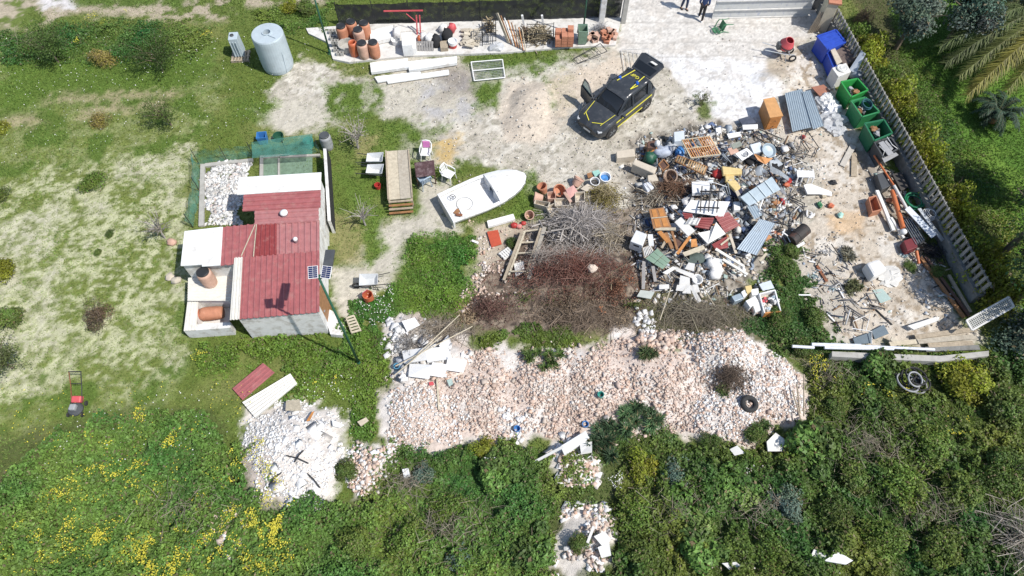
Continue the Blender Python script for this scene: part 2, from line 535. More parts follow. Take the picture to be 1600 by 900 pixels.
# dark litter soil under the junk and the brush
junk = zone([(985, 215), (1120, 185), (1250, 225), (1265, 300), (1225, 380), (1190, 430), (1110, 490), (1010, 480), (985, 400), (1000, 330), (970, 270)], .3, .5)
lay(junk, C3(.34, .305, .255), 0)
lay(junk * smooth(.5, .6, fbm(GX * 4, GY * 4, 75, 4)), C3(.12, .105, .085), 0)
brush = zone([(800, 370), (980, 330), (1010, 420), (1010, 520), (880, 520), (730, 520), (740, 470)], .4, .6)
lay(brush, C3(.17, .13, .10), .1)
lay(brush * patchy(76, 2.2, .45, .6), C3(.27, .22, .17), .1)
lay(brush * smooth(.52, .6, fbm(GX * 5, GY * 5, 77, 4)), C3(.07, .055, .045), .1)
lay(zone([(1010, 460), (1200, 470), (1300, 530), (1240, 560), (1060, 530), (1010, 510)], .4, .6), C3(.13, .125, .065), .3)
# rubble soil
RUB = [[(600, 500), (690, 490), (740, 540), (830, 545), (900, 545), (990, 525), (1060, 540), (1130, 515), (1200, 555), (1250, 590), (1255, 650), (1190, 690), (1100, 690), (1050, 680), (930, 680), (880, 690), (740, 690),
        (650, 705), (600, 680), (590, 620), (620, 580)],
       [(395, 640), (470, 625), (540, 650), (545, 740), (500, 800), (400, 800), (375, 720)], [(555, 690), (625, 710), (600, 770), (560, 775), (545, 740)], [(1195, 705), (1240, 720), (1245, 750), (1200, 745)],
       [(850, 700), (930, 680), (930, 740), (870, 760)], [(880, 790), (960, 810), (950, 880), (900, 900), (860, 895)], [(330, 810), (370, 800), (380, 860), (350, 870)]]
rub = zone(RUB[0], .3, .8, .4)
lay(rub, C3(.58, .49, .43), 0)
lay(rub * patchy(81, .8, .42, .58), C3(.64, .60, .56), 0)
for r_ in RUB[1:]:
    lay(zone(r_, .2, .35), C3(.60, .56, .52), 0)
lay(zone(RUB[1], .2, .35) * zone([(380, 700), (430, 700), (440, 800), (390, 800)], .3, .4) * .8, C3(.55, .47, .41), 0)
# wild ground at the bottom
wild = zone([(-250, 740), (150, 650), (330, 640), (370, 720), (400, 800), (560, 790), (640, 720), (740, 700), (860, 760), (940, 700), (1040, 700), (1190, 760), (1250, 640), (1250, 560), (1540, 560), (1700, 500), (1900, 1100), (-400, 1100)], .4, .5)
lay(wild * (1 - rub), C3(.085, .105, .035), .9)
lay(wild * (1 - rub) * patchy(85, .9, .55, .7) * .6, C3(.20, .17, .11), .6)
for r_ in RUB[4:]: lay(zone(r_, .2, .35), C3(.58, .54, .49), 0)
# garden behind the picket fence
gard = zone([(1325, -40), (2000, -40), (2000, 560), (1600, 520), (1562, 470)], .15, .15, .1)
lay(gard, C3(.09, .18, .03), 1.)
lay(gard * patchy(91, .6, .5, .65), C3(.13, .225, .038), 1.)
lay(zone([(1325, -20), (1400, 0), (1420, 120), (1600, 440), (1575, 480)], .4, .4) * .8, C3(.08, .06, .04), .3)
A *= (1 + .30 * W3 + .35 * W2)[..., None]
A = np.clip(A, .01, .78)

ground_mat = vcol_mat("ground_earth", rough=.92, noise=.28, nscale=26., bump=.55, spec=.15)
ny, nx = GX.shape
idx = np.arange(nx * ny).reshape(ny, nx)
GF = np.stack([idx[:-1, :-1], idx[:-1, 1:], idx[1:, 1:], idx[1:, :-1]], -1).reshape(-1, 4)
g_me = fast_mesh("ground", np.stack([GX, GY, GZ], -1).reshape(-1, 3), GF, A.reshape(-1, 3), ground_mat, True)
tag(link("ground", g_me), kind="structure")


def lookup(arr, x, y):
    i = np.clip(np.searchsorted(ys, y), 0, ny - 1); j = np.clip(np.searchsorted(xs, x), 0, nx - 1)
    return arr[i, j]


# low concrete slab the stored goods stand on
slab_m = M("pale_concrete", (.60, .59, .56), .12, 3, .85, bump=.3, dirt=(.33, .30, .26), dirt_amt=.35)
mb = MB(); mb.prism([P(x, y, .12) for x, y in ((478, 44), (535, 40), (640, 34), (800, 30), (972, 24), (962, 70), (880, 74), (790, 82), (640, 87), (545, 97), (520, 92), (512, 66), (482, 52))], .3)
tag(mb.build("pavement", slab_m), kind="structure")

# ================================================================ LEAF MESHES
leaf_mat = vcol_mat("leaf", rough=.55, trans=.28, objvar=.22, spec=.35)
grass_mat = vcol_mat("grass_blade", rough=.7, trans=.2, spec=.2)
rub_mat = vcol_mat("rubble_stone", rough=.9, noise=.12, nscale=30, bump=.25, spec=.2)


def leaves(cent, nrm, size, col, aspect=.55, fold=True):
    """one diamond-shaped leaf (two triangles as one quad) per centre, facing nrm"""
    n = len(cent)
    r = RNG.normal(size=(n, 3))
    nrm = nrm / (np.linalg.norm(nrm, axis=1, keepdims=True) + 1e-9)
    a = np.cross(nrm, r); a /= (np.linalg.norm(a, axis=1, keepdims=True) + 1e-9)
    b = np.cross(nrm, a)
    s = size[:, None]
    V = np.stack([cent - a * s * .5, cent + b * s * .5 * aspect + nrm * s * .12, cent + a * s * .5, cent - b * s * .5 * aspect + nrm * s * .12], 1).reshape(-1, 3)
    F = np.arange(n * 4).reshape(n, 4)
    return V, F, np.repeat(col, 4, axis=0)


def blades(base, hgt, width, col, lean=.35):
    n = len(base)
    an = RNG.random(n) * 2 * math.pi
    d = np.stack([np.cos(an), np.sin(an), np.zeros(n)], 1)
    ln = RNG.normal(size=(n, 3)) * lean; ln[:, 2] = 1
    ln /= np.linalg.norm(ln, axis=1, keepdims=True)
    V = np.stack([base - d * width[:, None] * .5, base + d * width[:, None] * .5, base + ln * hgt[:, None]], 1).reshape(-1, 3)
    return V, np.arange(n * 3).reshape(n, 3), np.repeat(col, 3, axis=0)


def in_frame(n, pts=None, rag=1.2):
    """random ground points, in a photo polygon or anywhere in view"""
    if pts is None:
        x = RNG.uniform(-27, 27, n); y = RNG.uniform(-3.5, 36, n)
        return x, y
    w = wpoly(pts)
    X = np.array([p[0] for p in w]); Y = np.array([p[1] for p in w])
    x = RNG.uniform(X.min(), X.max(), n); y = RNG.uniform(Y.min(), Y.max(), n)
    k = sdist(w, x, y) + (fbm(x * 1.4, y * 1.4, 5, 4) - .5) * rag > 0
    return x[k], y[k]


# grass: what nobody could count
x, y = in_frame(1000000)
gr = lookup(green, x, y); k = RNG.random(len(x)) < gr * .62
x, y, gr = x[k], y[k], gr[k]
n = len(x)
base = np.stack([x, y, lookup(GZ, x, y)], 1)
clump = fbm(x * 1.2, y * 1.2, 12, 4)
hgt = RNG.uniform(.04, .11, n) * (.5 + 1.3 * clump) * (.5 + .6 * gr)
under = lookup(A, x, y)
gc = np.array([.11, .195, .042]) * (.55 + .9 * clump[:, None]) * RNG.uniform(.6, 1.35, (n, 1)) + RNG.random((n, 1)) ** 4 * np.array([.16, .13, .05])
gc = gc * .65 + under * .45
V, F, C = blades(base, hgt, RNG.uniform(.03, .07, n), np.clip(gc, .01, .6), .7)
tag(link("grass", fast_mesh("grass", V, F, C, grass_mat)), kind="stuff", label="short green and bleached grass over the field")

# taller weeds: the lush patches
WEED = [([(640, 372), (748, 362), (738, 455), (705, 490), (600, 515), (555, 500), (560, 470), (620, 440)], 26000, .26, (.085, .165, .025), .09),
        ([(300, 530), (380, 525), (520, 530), (560, 480), (600, 500), (610, 560), (600, 700), (545, 720), (540, 640), (450, 620), (440, 570), (310, 575)], 42000, .32, (.085, .155, .025), .10),
        ([(545, 470), (610, 470), (600, 530), (560, 545)], 7000, .3, (.09, .16, .03), .1),
        ([(760, 510), (890, 505), (905, 545), (850, 585), (830, 545), (740, 545)], 12000, .35, (.075, .12, .022), .1),
        ([(1190, 385), (1240, 375), (1265, 450), (1320, 535), (1250, 560), (1180, 550), (1150, 500), (1210, 480)], 20000, .35, (.065, .115, .025), .11),
        ([(0, 45), (300, 30), (340, 60), (300, 95), (0, 110)], 26000, .3, (.075, .135, .03), .1),
        ([(390, 20), (520, 5), (520, 50), (440, 55)], 9000, .3, (.085, .15, .03), .1),
        ([(-40, 750), (150, 650), (330, 640), (400, 740), (420, 790), (560, 780), (640, 720), (740, 695), (800, 700), (870, 780), (860, 1010), (-60, 1010)], 165000, .50, (.080, .155, .032), .11),
        ([(620, 690), (860, 680), (880, 760), (860, 1000), (520, 1000), (560, 800)], 90000, .45, (.085, .137, .028), .10),
        ([(960, 680), (1190, 690), (1250, 640), (1290, 560), (1540, 560), (1640, 500), (1640, 1000), (930, 1000), (960, 790)], 190000, .55, (.080, .122, .024), .12),
        ([(1350, 60), (1420, 60), (1600, 330), (1600, 480), (1565, 470)], 14000, .22, (.075, .11, .02), .1),
        ([(560, 640), (610, 700), (700, 715), (860, 700), (940, 690), (900, 670), (740, 675), (640, 690)], 9000, .3, (.08, .13, .025), .1),
        ([(900, 640), (1060, 640), (1080, 720), (900, 730)], 9000, .4, (.07, .12, .03), .11),
        ([(590, 590), (640, 620), (640, 700), (585, 700)], 2500, .2, (.085, .14, .03), .09),
        ([(1200, 580), (1270, 590), (1260, 690), (1180, 700)], 4500, .3, (.08, .13, .03), .1),
        ([(900, 690), (930, 740), (900, 800), (860, 780), (870, 720)], 3000, .3, (.085, .137, .028), .1),
        ([(1050, 600), (1180, 640), (1180, 700), (1060, 700)], 2500, .2, (.085, .13, .03), .09),
        ([(780, 470), (730, 520), (610, 530), (690, 485)], 3000, .2, (.17, .15, .10), .1)]
Vs, Fs, Cs = [], [], []; off = 0
for pts, n, hh, col, sz in WEED:
    x, y = in_frame(int(n * 1.8), pts, 2.6); x, y = x[:n], y[:n]
    ed = smooth(-.5, .9, sdist(wpoly(pts), x, y) + (fbm(x * 2, y * 2, 6, 3) - .5) * 1.6); k = RNG.random(len(x)) < ed * .8 + .12; x, y, ed = x[k], y[k], ed[k]; n = len(x)
    rb = lookup(rub, x, y); k = (rb < .2 + .75 * RNG.random(n) ** 1.4 * (fbm(x * 1.1, y * 1.1, 66, 3) > .5)); x, y, ed = x[k], y[k], ed[k]; n = len(x)
    cl = fbm(x * .9, y * .9, 77, 4); c2 = fbm(x * 2.6, y * 2.6, 78, 3)
    top = hh * np.clip(2.6 * (cl - .33) + 1.2 * (c2 - .4), .06, 1.6)
    z = lookup(GZ, x, y) + top * (.25 + .75 * ed) * RNG.random(n) ** .45
    nr = RNG.normal(size=(n, 3)) * .55; nr[:, 2] += 1
    hue = fbm(x * .5, y * .5, 79, 3)[:, None]
    col2 = np.array(col) * 1.42 * (1 + (hue - .5) * np.array([1.9, .8, .5])) * RNG.uniform(.6, 1.45, (n, 1)) * (.75 + .6 * c2[:, None])
    dead = (RNG.random(n) < .05)[:, None]
    col2 = np.where(dead, np.array([.22, .18, .10]) * RNG.uniform(.6, 1.2, (n, 1)), col2)
    V, F, C = leaves(np.stack([x, y, z], 1), nr, RNG.uniform(.5, 1.4, n) * sz, np.clip(col2, .008, .5))
    Vs.append(V); Fs.append(F + off); Cs.append(C); off += len(V)
tag(link("weeds", fast_mesh("weeds", np.concatenate(Vs), np.concatenate(Fs), np.concatenate(Cs), leaf_mat)), kind="stuff", label="lush knee high weeds growing in patches")

# yellow and white flowers
FLOW = [([(330, 720), (420, 690), (470, 800), (480, 900), (330, 905), (220, 905), (290, 810)], 2600), ([(130, 680), (190, 660), (200, 690), (140, 700)], 260), ([(260, 670), (310, 665), (300, 710), (265, 705)], 160),
        ([(100, 730), (250, 710), (240, 800), (60, 900), (0, 900), (20, 850)], 1500), ([(150, 840), (250, 830), (240, 890), (140, 890)], 700), ([(380, 810), (500, 790), (480, 850), (390, 850)], 800), ([(215, 640), (270, 640), (265, 660), (220, 662)], 110),
        ([(1260, 560), (1310, 560), (1300, 600), (1265, 590)], 180), ([(1340, 610), (1420, 600), (1400, 640), (1345, 640)], 140), ([(1460, 650), (1510, 650), (1510, 690), (1470, 680)], 140), ([(820, 780), (850, 780), (850, 810), (825, 810)], 60),
        ([(1020, 750), (1050, 750), (1045, 775), (1022, 772)], 50), ([(120, 20), (210, 25), (200, 45), (120, 45)], 160), ([(310, 55), (345, 50), (345, 75), (315, 75)], 70), ([(125, 60), (145, 62), (140, 75), (122, 75)], 40),
        ([(300, 545), (340, 545), (330, 575), (305, 570)], 60), ([(1400, 565), (1450, 560), (1440, 590), (1400, 590)], 80), ([(490, 590), (530, 585), (525, 605), (495, 605)], 40), ([(0, 600), (400, 600), (400, 900), (0, 900)], 500)]
cs = []
for pts, n in FLOW:
    x, y = in_frame(n * 4, pts)
    dens = fbm(x * 2.2, y * 2.2, 99, 4); k = RNG.random(len(x)) < smooth(.46, .72, dens)
    x, y = x[k][:n], y[k][:n]
    cl = fbm(x * .9, y * .9, 77, 4)
    cs.append(np.stack([x, y, lookup(GZ, x, y) + .18 + .5 * np.clip(cl - .35, 0, .6) + RNG.uniform(0, .12, len(x))], 1))
c = np.concatenate(cs); n = len(c)
nr = RNG.normal(size=(n, 3)) * .3; nr[:, 2] += 1
V, F, C = leaves(c, nr, RNG.uniform(.03, .062, n), np.array([.66, .60, .07]) * RNG.uniform(.75, 1.1, (n, 1)), 1.)
cs = []
for pts, n in [([(560, 450), (620, 445), (610, 520), (560, 520)], 160), ([(940, 740), (970, 735), (970, 765), (945, 765)], 50), ([(1160, 730), (1220, 740), (1210, 770), (1165, 765)], 80), ([(0, 60), (500, 60), (480, 200), (0, 260)], 500), ([(60, 650), (400, 600), (400, 700), (60, 760)], 120), ([(440, 590), (560, 590), (550, 700), (500, 640)], 90)]:
    x, y = in_frame(n * 2, pts); x, y = x[:n], y[:n]
    cs.append(np.stack([x, y, lookup(GZ, x, y) + RNG.uniform(.1, .35, len(x))], 1))
c = np.concatenate(cs); n2 = len(c)
nr = RNG.normal(size=(n2, 3)) * .3; nr[:, 2] += 1
V2, F2, C2 = leaves(c, nr, RNG.uniform(.03, .06, n2), np.array([.75, .75, .70]) * np.ones((n2, 1)), 1.)
flower_mat = vcol_mat("petal", rough=.6, trans=.15)
tag(link("wild_flowers", fast_mesh("wild_flowers", np.concatenate([V, V2]), np.concatenate([F, F2 + len(V)]), np.concatenate([C, C2]), flower_mat)), kind="stuff", label="yellow and white wild flowers among the weeds")

# ================================================================ RUBBLE
CUBE = np.array([[-1, -1, -1], [1, -1, -1], [1, 1, -1], [-1, 1, -1], [-1, -1, 1], [1, -1, 1], [1, 1, 1], [-1, 1, 1]], float)
CUBF = np.array([[3, 2, 1, 0], [4, 5, 6, 7], [0, 1, 5, 4], [1, 2, 6, 5], [2, 3, 7, 6], [3, 0, 4, 7]])


def rotmats(n, tilt):
    ax = RNG.normal(size=(n, 3)); ax[:, 2] *= .3; ax /= np.linalg.norm(ax, axis=1, keepdims=True)
    an = RNG.normal(size=n) * tilt
    K = np.zeros((n, 3, 3)); K[:, 0, 1] = -ax[:, 2]; K[:, 0, 2] = ax[:, 1]; K[:, 1, 0] = ax[:, 2]; K[:, 1, 2] = -ax[:, 0]; K[:, 2, 0] = -ax[:, 1]; K[:, 2, 1] = ax[:, 0]
    R = np.eye(3) + np.sin(an)[:, None, None] * K + (1 - np.cos(an))[:, None, None] * (K @ K)
    z = RNG.random(n) * 2 * math.pi
    Z = np.zeros((n, 3, 3)); Z[:, 0, 0] = np.cos(z); Z[:, 0, 1] = -np.sin(z); Z[:, 1, 0] = np.sin(z); Z[:, 1, 1] = np.cos(z); Z[:, 2, 2] = 1
    return R @ Z


def chunks(x, y, half, tilt, col, jit=.35, lift=.3):
    n = len(x)
    sh = CUBE[None] * (1 + RNG.uniform(-jit, jit, (n, 8, 3))) * half[:, None, :]
    V = np.einsum('nij,nkj->nki', rotmats(n, tilt), sh)
    c = np.stack([x, y, lookup(GZ, x, y) + half.min(axis=1) * (1 + lift * RNG.uniform(-1, 2, n))], 1)
    V = V + c[:, None, :]
    F = (CUBF[None] + (np.arange(n) * 8)[:, None, None]).reshape(-1, 4)
    return V.reshape(-1, 3), F, np.repeat(col, 8, axis=0)


PINK = np.array([.93, .90, .87]) * np.array([[.62, .50, .44], [.66, .57, .51], [.58, .46, .39], [.68, .62, .57], [.70, .66, .62], [.56, .49, .43], [.62, .54, .48], [.60, .43, .34]])
WHITE = np.array([[.76, .75, .73], [.70, .68, .65], [.78, .78, .77], [.64, .60, .55], [.72, .72, .73]])
MIXED = np.array([[.72, .72, .70], [.5, .45, .38], [.42, .39, .35], [.6, .5, .4], [.75, .75, .74], [.3, .35, .42], [.45, .25, .15], [.62, .60, .55], [.22, .21, .20], [.35, .45, .42], [.7, .68, .62]])
DARKMIX = np.array([[.05, .05, .05], [.16, .15, .14], [.30, .31, .33], [.10, .085, .07], [.5, .5, .49], [.22, .14, .08], [.05, .06, .09], [.38, .34, .28], [.66, .65, .63], [.12, .12, .13]])  # dark junk colours, also painting in the shaded crevices of the heap
BAGMIX = np.array([[.7, .7, .7], [.05, .05, .055], [.45, .5, .55], [.62, .60, .55], [.1, .14, .25], [.55, .5, .42], [.30, .30, .29], [.66, .66, .66], [.40, .20, .10], [.2, .2, .2]])
batch = []


def stick(pts, n):
    x, y = in_frame(int(n * 2.2), pts); x, y = x[:n], y[:n]; n = len(x)
    half = np.stack([RNG.uniform(.12, .55, n) * RNG.random(n) ** .6, RNG.uniform(.008, .03, n), RNG.uniform(.006, .018, n)], 1)
    batch.append(chunks(x, y, half, .35, DARKMIX[RNG.integers(0, 10, n)] * RNG.uniform(.8, 1.2, (n, 1)), .05, 5.))


def rubble(pts, n, lo, hi, flat, pal, tilt=.6, jit=.35, ex=3.2):
    x, y = in_frame(int(n * 2.2), pts, 2.9); x, y = x[:n], y[:n]; n = len(x)
    k = RNG.random(n) < .35 + .65 * smooth(.36, .56, fbm(x * .9, y * .9, 124, 4)); x, y = x[k], y[k]; n = len(x)
    s = lo + (hi - lo) * RNG.random(n) ** ex
    half = s[:, None] * RNG.uniform(.55, 1.2, (n, 3)) * np.array([1, .8, flat])
    grp = (fbm(x * .8, y * .8, 123, 3) * 3).astype(int)
    ci = np.where(RNG.random(n) < .45, (grp * 2) % len(pal), RNG.integers(0, len(pal), n))
    batch.append(chunks(x, y, half, tilt, np.clip(pal[ci] * RNG.uniform(.80, 1.18, (n, 1)), .03, .8), jit))


def flush(name, label):
    global batch
    off = 0; Vs, Fs, Cs = [], [], []
    for V, F, C in batch:
        Vs.append(V); Fs.append(F + off); Cs.append(C); off += len(V)
    batch = []
    return tag(link(name, fast_mesh(name, np.concatenate(Vs), np.concatenate(Fs), np.concatenate(Cs), rub_mat)), kind="stuff", label=label)


rubble([(680, 550), (830, 545), (900, 545), (990, 525), (1060, 540), (1130, 515), (1200, 555), (1250, 590), (1250, 650), (1190, 690), (1100, 690), (1050, 680), (930, 680), (880, 690), (740, 690), (650, 705), (600, 680), (592, 620), (640, 590)], 46000, .009, .062, .5, PINK, .4, .35, 6.)
rubble([(680, 550), (830, 545), (990, 525), (1130, 515), (1250, 590), (1190, 690), (930, 680), (740, 690), (600, 660)], 600, .035, .11, .55, PINK, .4, .35, 2.5)
rubble([(1060, 540), (1130, 515), (1200, 555), (1250, 590), (1250, 650), (1190, 690), (1100, 690), (1080, 600)], 14000, .008, .055, .5, WHITE, .4, .35, 6.)
rubble([(590, 620), (640, 590), (740, 650), (740, 690), (650, 705), (600, 680)], 6000, .008, .055, .5, WHITE, .4, .35, 6.)
rubble([(990, 520), (1060, 525), (1060, 560), (1000, 560)], 140, .06, .14, .7, PINK)
flush("rubble", "pale pink broken brick and concrete rubble spread in a long bank")
rubble(RUB[1], 20000, .008, .06, .4, WHITE, .35, .35, 7.)
rubble([(400, 640), (540, 650), (545, 730), (490, 790), (440, 780), (430, 700)], 260, .06, .22, .16, WHITE, .35, .5)
rubble(RUB[2], 1700, .012, .09, .6, PINK)
rubble(RUB[2], 700, .012, .09, .6, WHITE)
flush("plaster_rubble", "heap of white broken plaster and slabs in the weeds")
rubble([(625, 550), (690, 540), (735, 555), (735, 600), (660, 605), (630, 590)], 520, .05, .28, .10, WHITE, .35, .5)
rubble([(600, 510), (670, 500), (690, 530), (640, 560), (600, 545)], 500, .02, .16, .3, WHITE, .5)
flush("broken_board", "heap of smashed white plasterboard on the rubble bank")
for r_ in RUB[4:]:
    rubble(r_, 1500, .010, .10, .5, PINK); rubble(r_, 700, .012, .18, .2, WHITE, .5)
rubble(RUB[3], 600, .01, .06, .6, PINK)
rubble([(880, 700), (930, 690), (930, 735), (880, 745)], 40, .05, .2, .15, WHITE, .5)
rubble([(780, 640), (830, 650), (830, 720), (780, 715)], 500, .01, .10, .4, WHITE, .5)
rubble([(1260, 860), (1340, 850), (1340, 900), (1260, 900)], 120, .02, .16, .3, WHITE, .5)
rubble([(1110, 840), (1180, 850), (1180, 900), (1110, 890)], 140, .02, .16, .3, PINK, .5)
rubble([(720, 420), (760, 410), (780, 470), (730, 490)], 900, .012, .08, .6, PINK)
rubble([(985, 490), (1020, 480), (1020, 530), (985, 530)], 120, .03, .13, .5, WHITE)
flush("scattered_rubble", "small spills of rubble scattered through the weeds")
# yard litter and pebbles
rubble([(985, 215), (1120, 185), (1250, 225), (1265, 300), (1225, 380), (1190, 430), (1110, 490), (1010, 480), (985, 400), (1000, 330), (970, 270)], 6500, .010, .12, .22, MIXED, .7)
rubble([(1000, 225), (1120, 195), (1240, 230), (1255, 300), (1215, 370), (1110, 420), (1000, 400), (1000, 330), (985, 270)], 1500, .05, .26, .07, DARKMIX, .8, .3)
rubble([(1000, 225), (1120, 195), (1240, 230), (1255, 300), (1215, 370), (1110, 420), (1000, 400), (1000, 330), (985, 270)], 260, .09, .2, .6, BAGMIX, 1., .75)
rubble([(1010, 230), (1230, 230), (1240, 300), (1200, 380), (1110, 450), (1010, 400)], 260, .16, .34, .05, BAGMIX, .6, .3)
stick([(1000, 225), (1120, 195), (1250, 225), (1265, 310), (1220, 380), (1120, 470), (1010, 460), (990, 400), (985, 270)], 1100)
stick([(1250, 380), (1340, 410), (1390, 500), (1290, 520)], 120)
stick([(1360, 250), (1410, 260), (1500, 480), (1460, 470)], 160)
rubble([(1245, 330), (1340, 400), (1400, 480), (1380, 535), (1290, 520), (1240, 420)], 800, .008, .07, .18, MIXED, .6)
rubble([(1180, 440), (1225, 440), (1222, 480), (1185, 490)], 250, .015, .1, .3, MIXED, .7)
rubble([(1350, 240), (1440, 390), (1510, 510), (1480, 520), (1380, 330)], 900, .01, .1, .3, MIXED, .6)
rubble([(1200, 190), (1290, 215), (1300, 300), (1240, 300)], 700, .008, .06, .4, MIXED, .6)
rubble([(735, 350), (850, 345), (830, 420), (790, 470), (730, 420)], 800, .01, .07, .5, PINK, .6)
rubble([(320, 255), (395, 250), (380, 350), (320, 350)], 1, .01, .02, .5, PINK)
flush("litter", "shattered glass wood and plastic litter strewn over the yard")
x, y = in_frame(26000, [(560, 100), (960, 75), (1290, 0), (1340, 230), (1450, 420), (1500, 530), (1290, 540), (1240, 380), (1000, 330), (830, 330), (700, 330), (560, 180)])
k = RNG.random(len(x)) > lookup(green, x, y) + .2 + .75 * lookup(apron, x, y); x, y = x[k], y[k]; n = len(x)
half = (.006 + .03 * RNG.random(n) ** 5)[:, None] * RNG.uniform(.6, 1.2, (n, 3))
pal = np.array([[.5, .47, .42], [.62, .6, .56], [.3, .28, .25], [.55, .48, .4]])
batch.append(chunks(x, y, half, .6, pal[RNG.integers(0, 4, n)] * RNG.uniform(.8, 1.2, (n, 1))))
flush("gravel", "pebbles and grit over the yard")
# ================================================================ MATERIALS FOR THINGS
red_sheet = M("red_roof_sheet", (.33, .108, .11), .18, 4, .55, dirt=(.36, .19, .17), dirt_amt=.3, dscale=3)
red_new = M("fresh_red_sheet", (.25, .05, .05), .14, 5, .5, dirt=(.34, .18, .16), dirt_amt=.25)
white_sheet = M("white_sheet", (.74, .75, .74), .07, 3, .55, dirt=(.50, .47, .42), dirt_amt=.35, dscale=2)
plaster = M("white_plaster", (.68, .68, .66), .1, 3, .85, bump=.3, dirt=(.38, .35, .30), dirt_amt=.5, dscale=2.5)
cream_sheet = M("cream_sheet", (.66, .64, .58), .08, 4, .6, dirt=(.45, .42, .36), dirt_amt=.2)
grey_conc = M("grey_concrete", (.40, .39, .36), .18, 5, .9, bump=.4, dirt=(.22, .21, .18), dirt_amt=.35)
dark_conc = M("shade_toned_concrete", (.20, .20, .19), .22, 6, .9, bump=.4, dirt=(.12, .12, .10), dirt_amt=.4)  # concrete coloured darker to carry the shade on the fence's base wall
old_wood = M("weathered_wood", (.36, .30, .22), .25, 9, .85, bump=.4, dirt=(.22, .18, .13), dirt_amt=.3)
pale_wood = M("pale_wood", (.50, .44, .33), .2, 8, .8, bump=.3, dirt=(.33, .27, .19), dirt_amt=.25)
brown_wood = M("brown_wood", (.30, .15, .065), .25, 8, .6, bump=.2, dirt=(.18, .09, .04), dirt_amt=.3)
orange_wood = M("orange_wood", (.50, .22, .065), .2, 7, .55, dirt=(.36, .15, .05), dirt_amt=.3)
dark_wood = M("dark_wood", (.12, .065, .045), .25, 8, .6, dirt=(.06, .035, .03), dirt_amt=.3)
terracotta = M("terracotta", (.46, .20, .115), .15, 5, .75, dirt=(.50, .36, .28), dirt_amt=.25)
terracotta_pale = M("faded_terracotta", (.52, .33, .25), .15, 5, .8, dirt=(.60, .50, .44), dirt_amt=.3)
orange_plastic = M("orange_red_plastic", (.48, .13, .06), .12, 4, .5)
black_plastic = M("black_plastic", (.025, .026, .028), .25, 6, .5)
dark_grey = M("dark_grey_paint", (.07, .075, .08), .15, 4, .5)
grey_paint = M("grey_paint", (.30, .31, .32), .12, 4, .6, dirt=(.2, .17, .14), dirt_amt=.25)
blue_grey = M("blue_grey_sheet", (.33, .40, .45), .10, 4, .45, metal=.2, dirt=(.24, .25, .25), dirt_amt=.2)
pale_blue = M("pale_blue_plastic", (.42, .49, .53), .08, 3, .55, dirt=(.33, .37, .38), dirt_amt=.2)
steel = M("galvanised_steel", (.42, .45, .47), .12, 5, .4, metal=.6)
dark_steel = M("dark_steel", (.05, .05, .052), .3, 8, .5, metal=.4)
rust = M("rusty_steel", (.22, .085, .04), .35, 8, .8, dirt=(.10, .05, .03), dirt_amt=.4)
white_paint = M("white_paint", (.76, .76, .75), .05, 4, .5, dirt=(.5, .47, .42), dirt_amt=.15)
off_white = M("off_white_board", (.66, .65, .62), .08, 4, .7, dirt=(.42, .39, .34), dirt_amt=.25)
beige = M("beige_stone", (.52, .46, .37), .14, 5, .85, bump=.3, dirt=(.34, .29, .22), dirt_amt=.3)
yellow_foam = M("yellow_foam", (.62, .48, .22), .14, 7, .9, bump=.3, dirt=(.40, .28, .12), dirt_amt=.25)
red_paint = M("red_paint", (.42, .04, .035), .15, 5, .5)
pink_red = M("faded_red_plastic", (.55, .09, .10), .12, 4, .5)
blue_plastic = M("blue_plastic", (.025, .07, .42), .15, 4, .45)
mid_blue = M("mid_blue_plastic", (.05, .20, .48), .15, 4, .45)
green_plastic = M("bright_green_plastic", (.03, .28, .06), .12, 4, .45)
green_dull = M("dull_green_plastic", (.05, .20, .09), .15, 4, .5)
green_dark = M("dark_green_paint", (.02, .09, .055), .15, 4, .5)
sage = M("sage_green_paint", (.20, .30, .22), .14, 5, .7, dirt=(.3, .32, .27), dirt_amt=.2)
teal = M("teal_plastic", (.04, .28, .24), .15, 4, .5)
brick_m = M("terracotta_brick", (.46, .20, .12), .2, 14, .85, bump=.3)
stone_m = M("pale_stone", (.50, .45, .36), .2, 6, .9, bump=.4)
bark = M("bark", (.16, .125, .09), .3, 10, .9, bump=.5)
grey_twig = M("grey_twig", (.36, .33, .31), .25, 8, .9)
brown_twig = M("brown_twig", (.20, .13, .09), .3, 8, .9)
clear_sheet = M("clear_plastic_sheet", (.62, .64, .66), .12, 5, .25, alpha=.62)
glass_m = M("greenish_glass", (.46, .58, .54), .06, 3, .15, alpha=.75)
dark_glass = M("dark_glass", (.015, .018, .022), .1, 3, .08)
rubber = M("black_rubber", (.03, .03, .03), .3, 12, .85)
solar = M("solar_cell", (.02, .03, .09), .15, 30, .2)
denim = M("dark_cloth", (.02, .025, .045), .2, 14, .9)
cloth_black = M("black_cloth", (.02, .02, .022), .3, 6, .9, bump=.4)
bag_white = M("white_sack", (.70, .69, .67), .1, 5, .7, bump=.5, dirt=(.45, .42, .38), dirt_amt=.25)
skin = M("skin", (.45, .27, .19), .08, 8, .55)


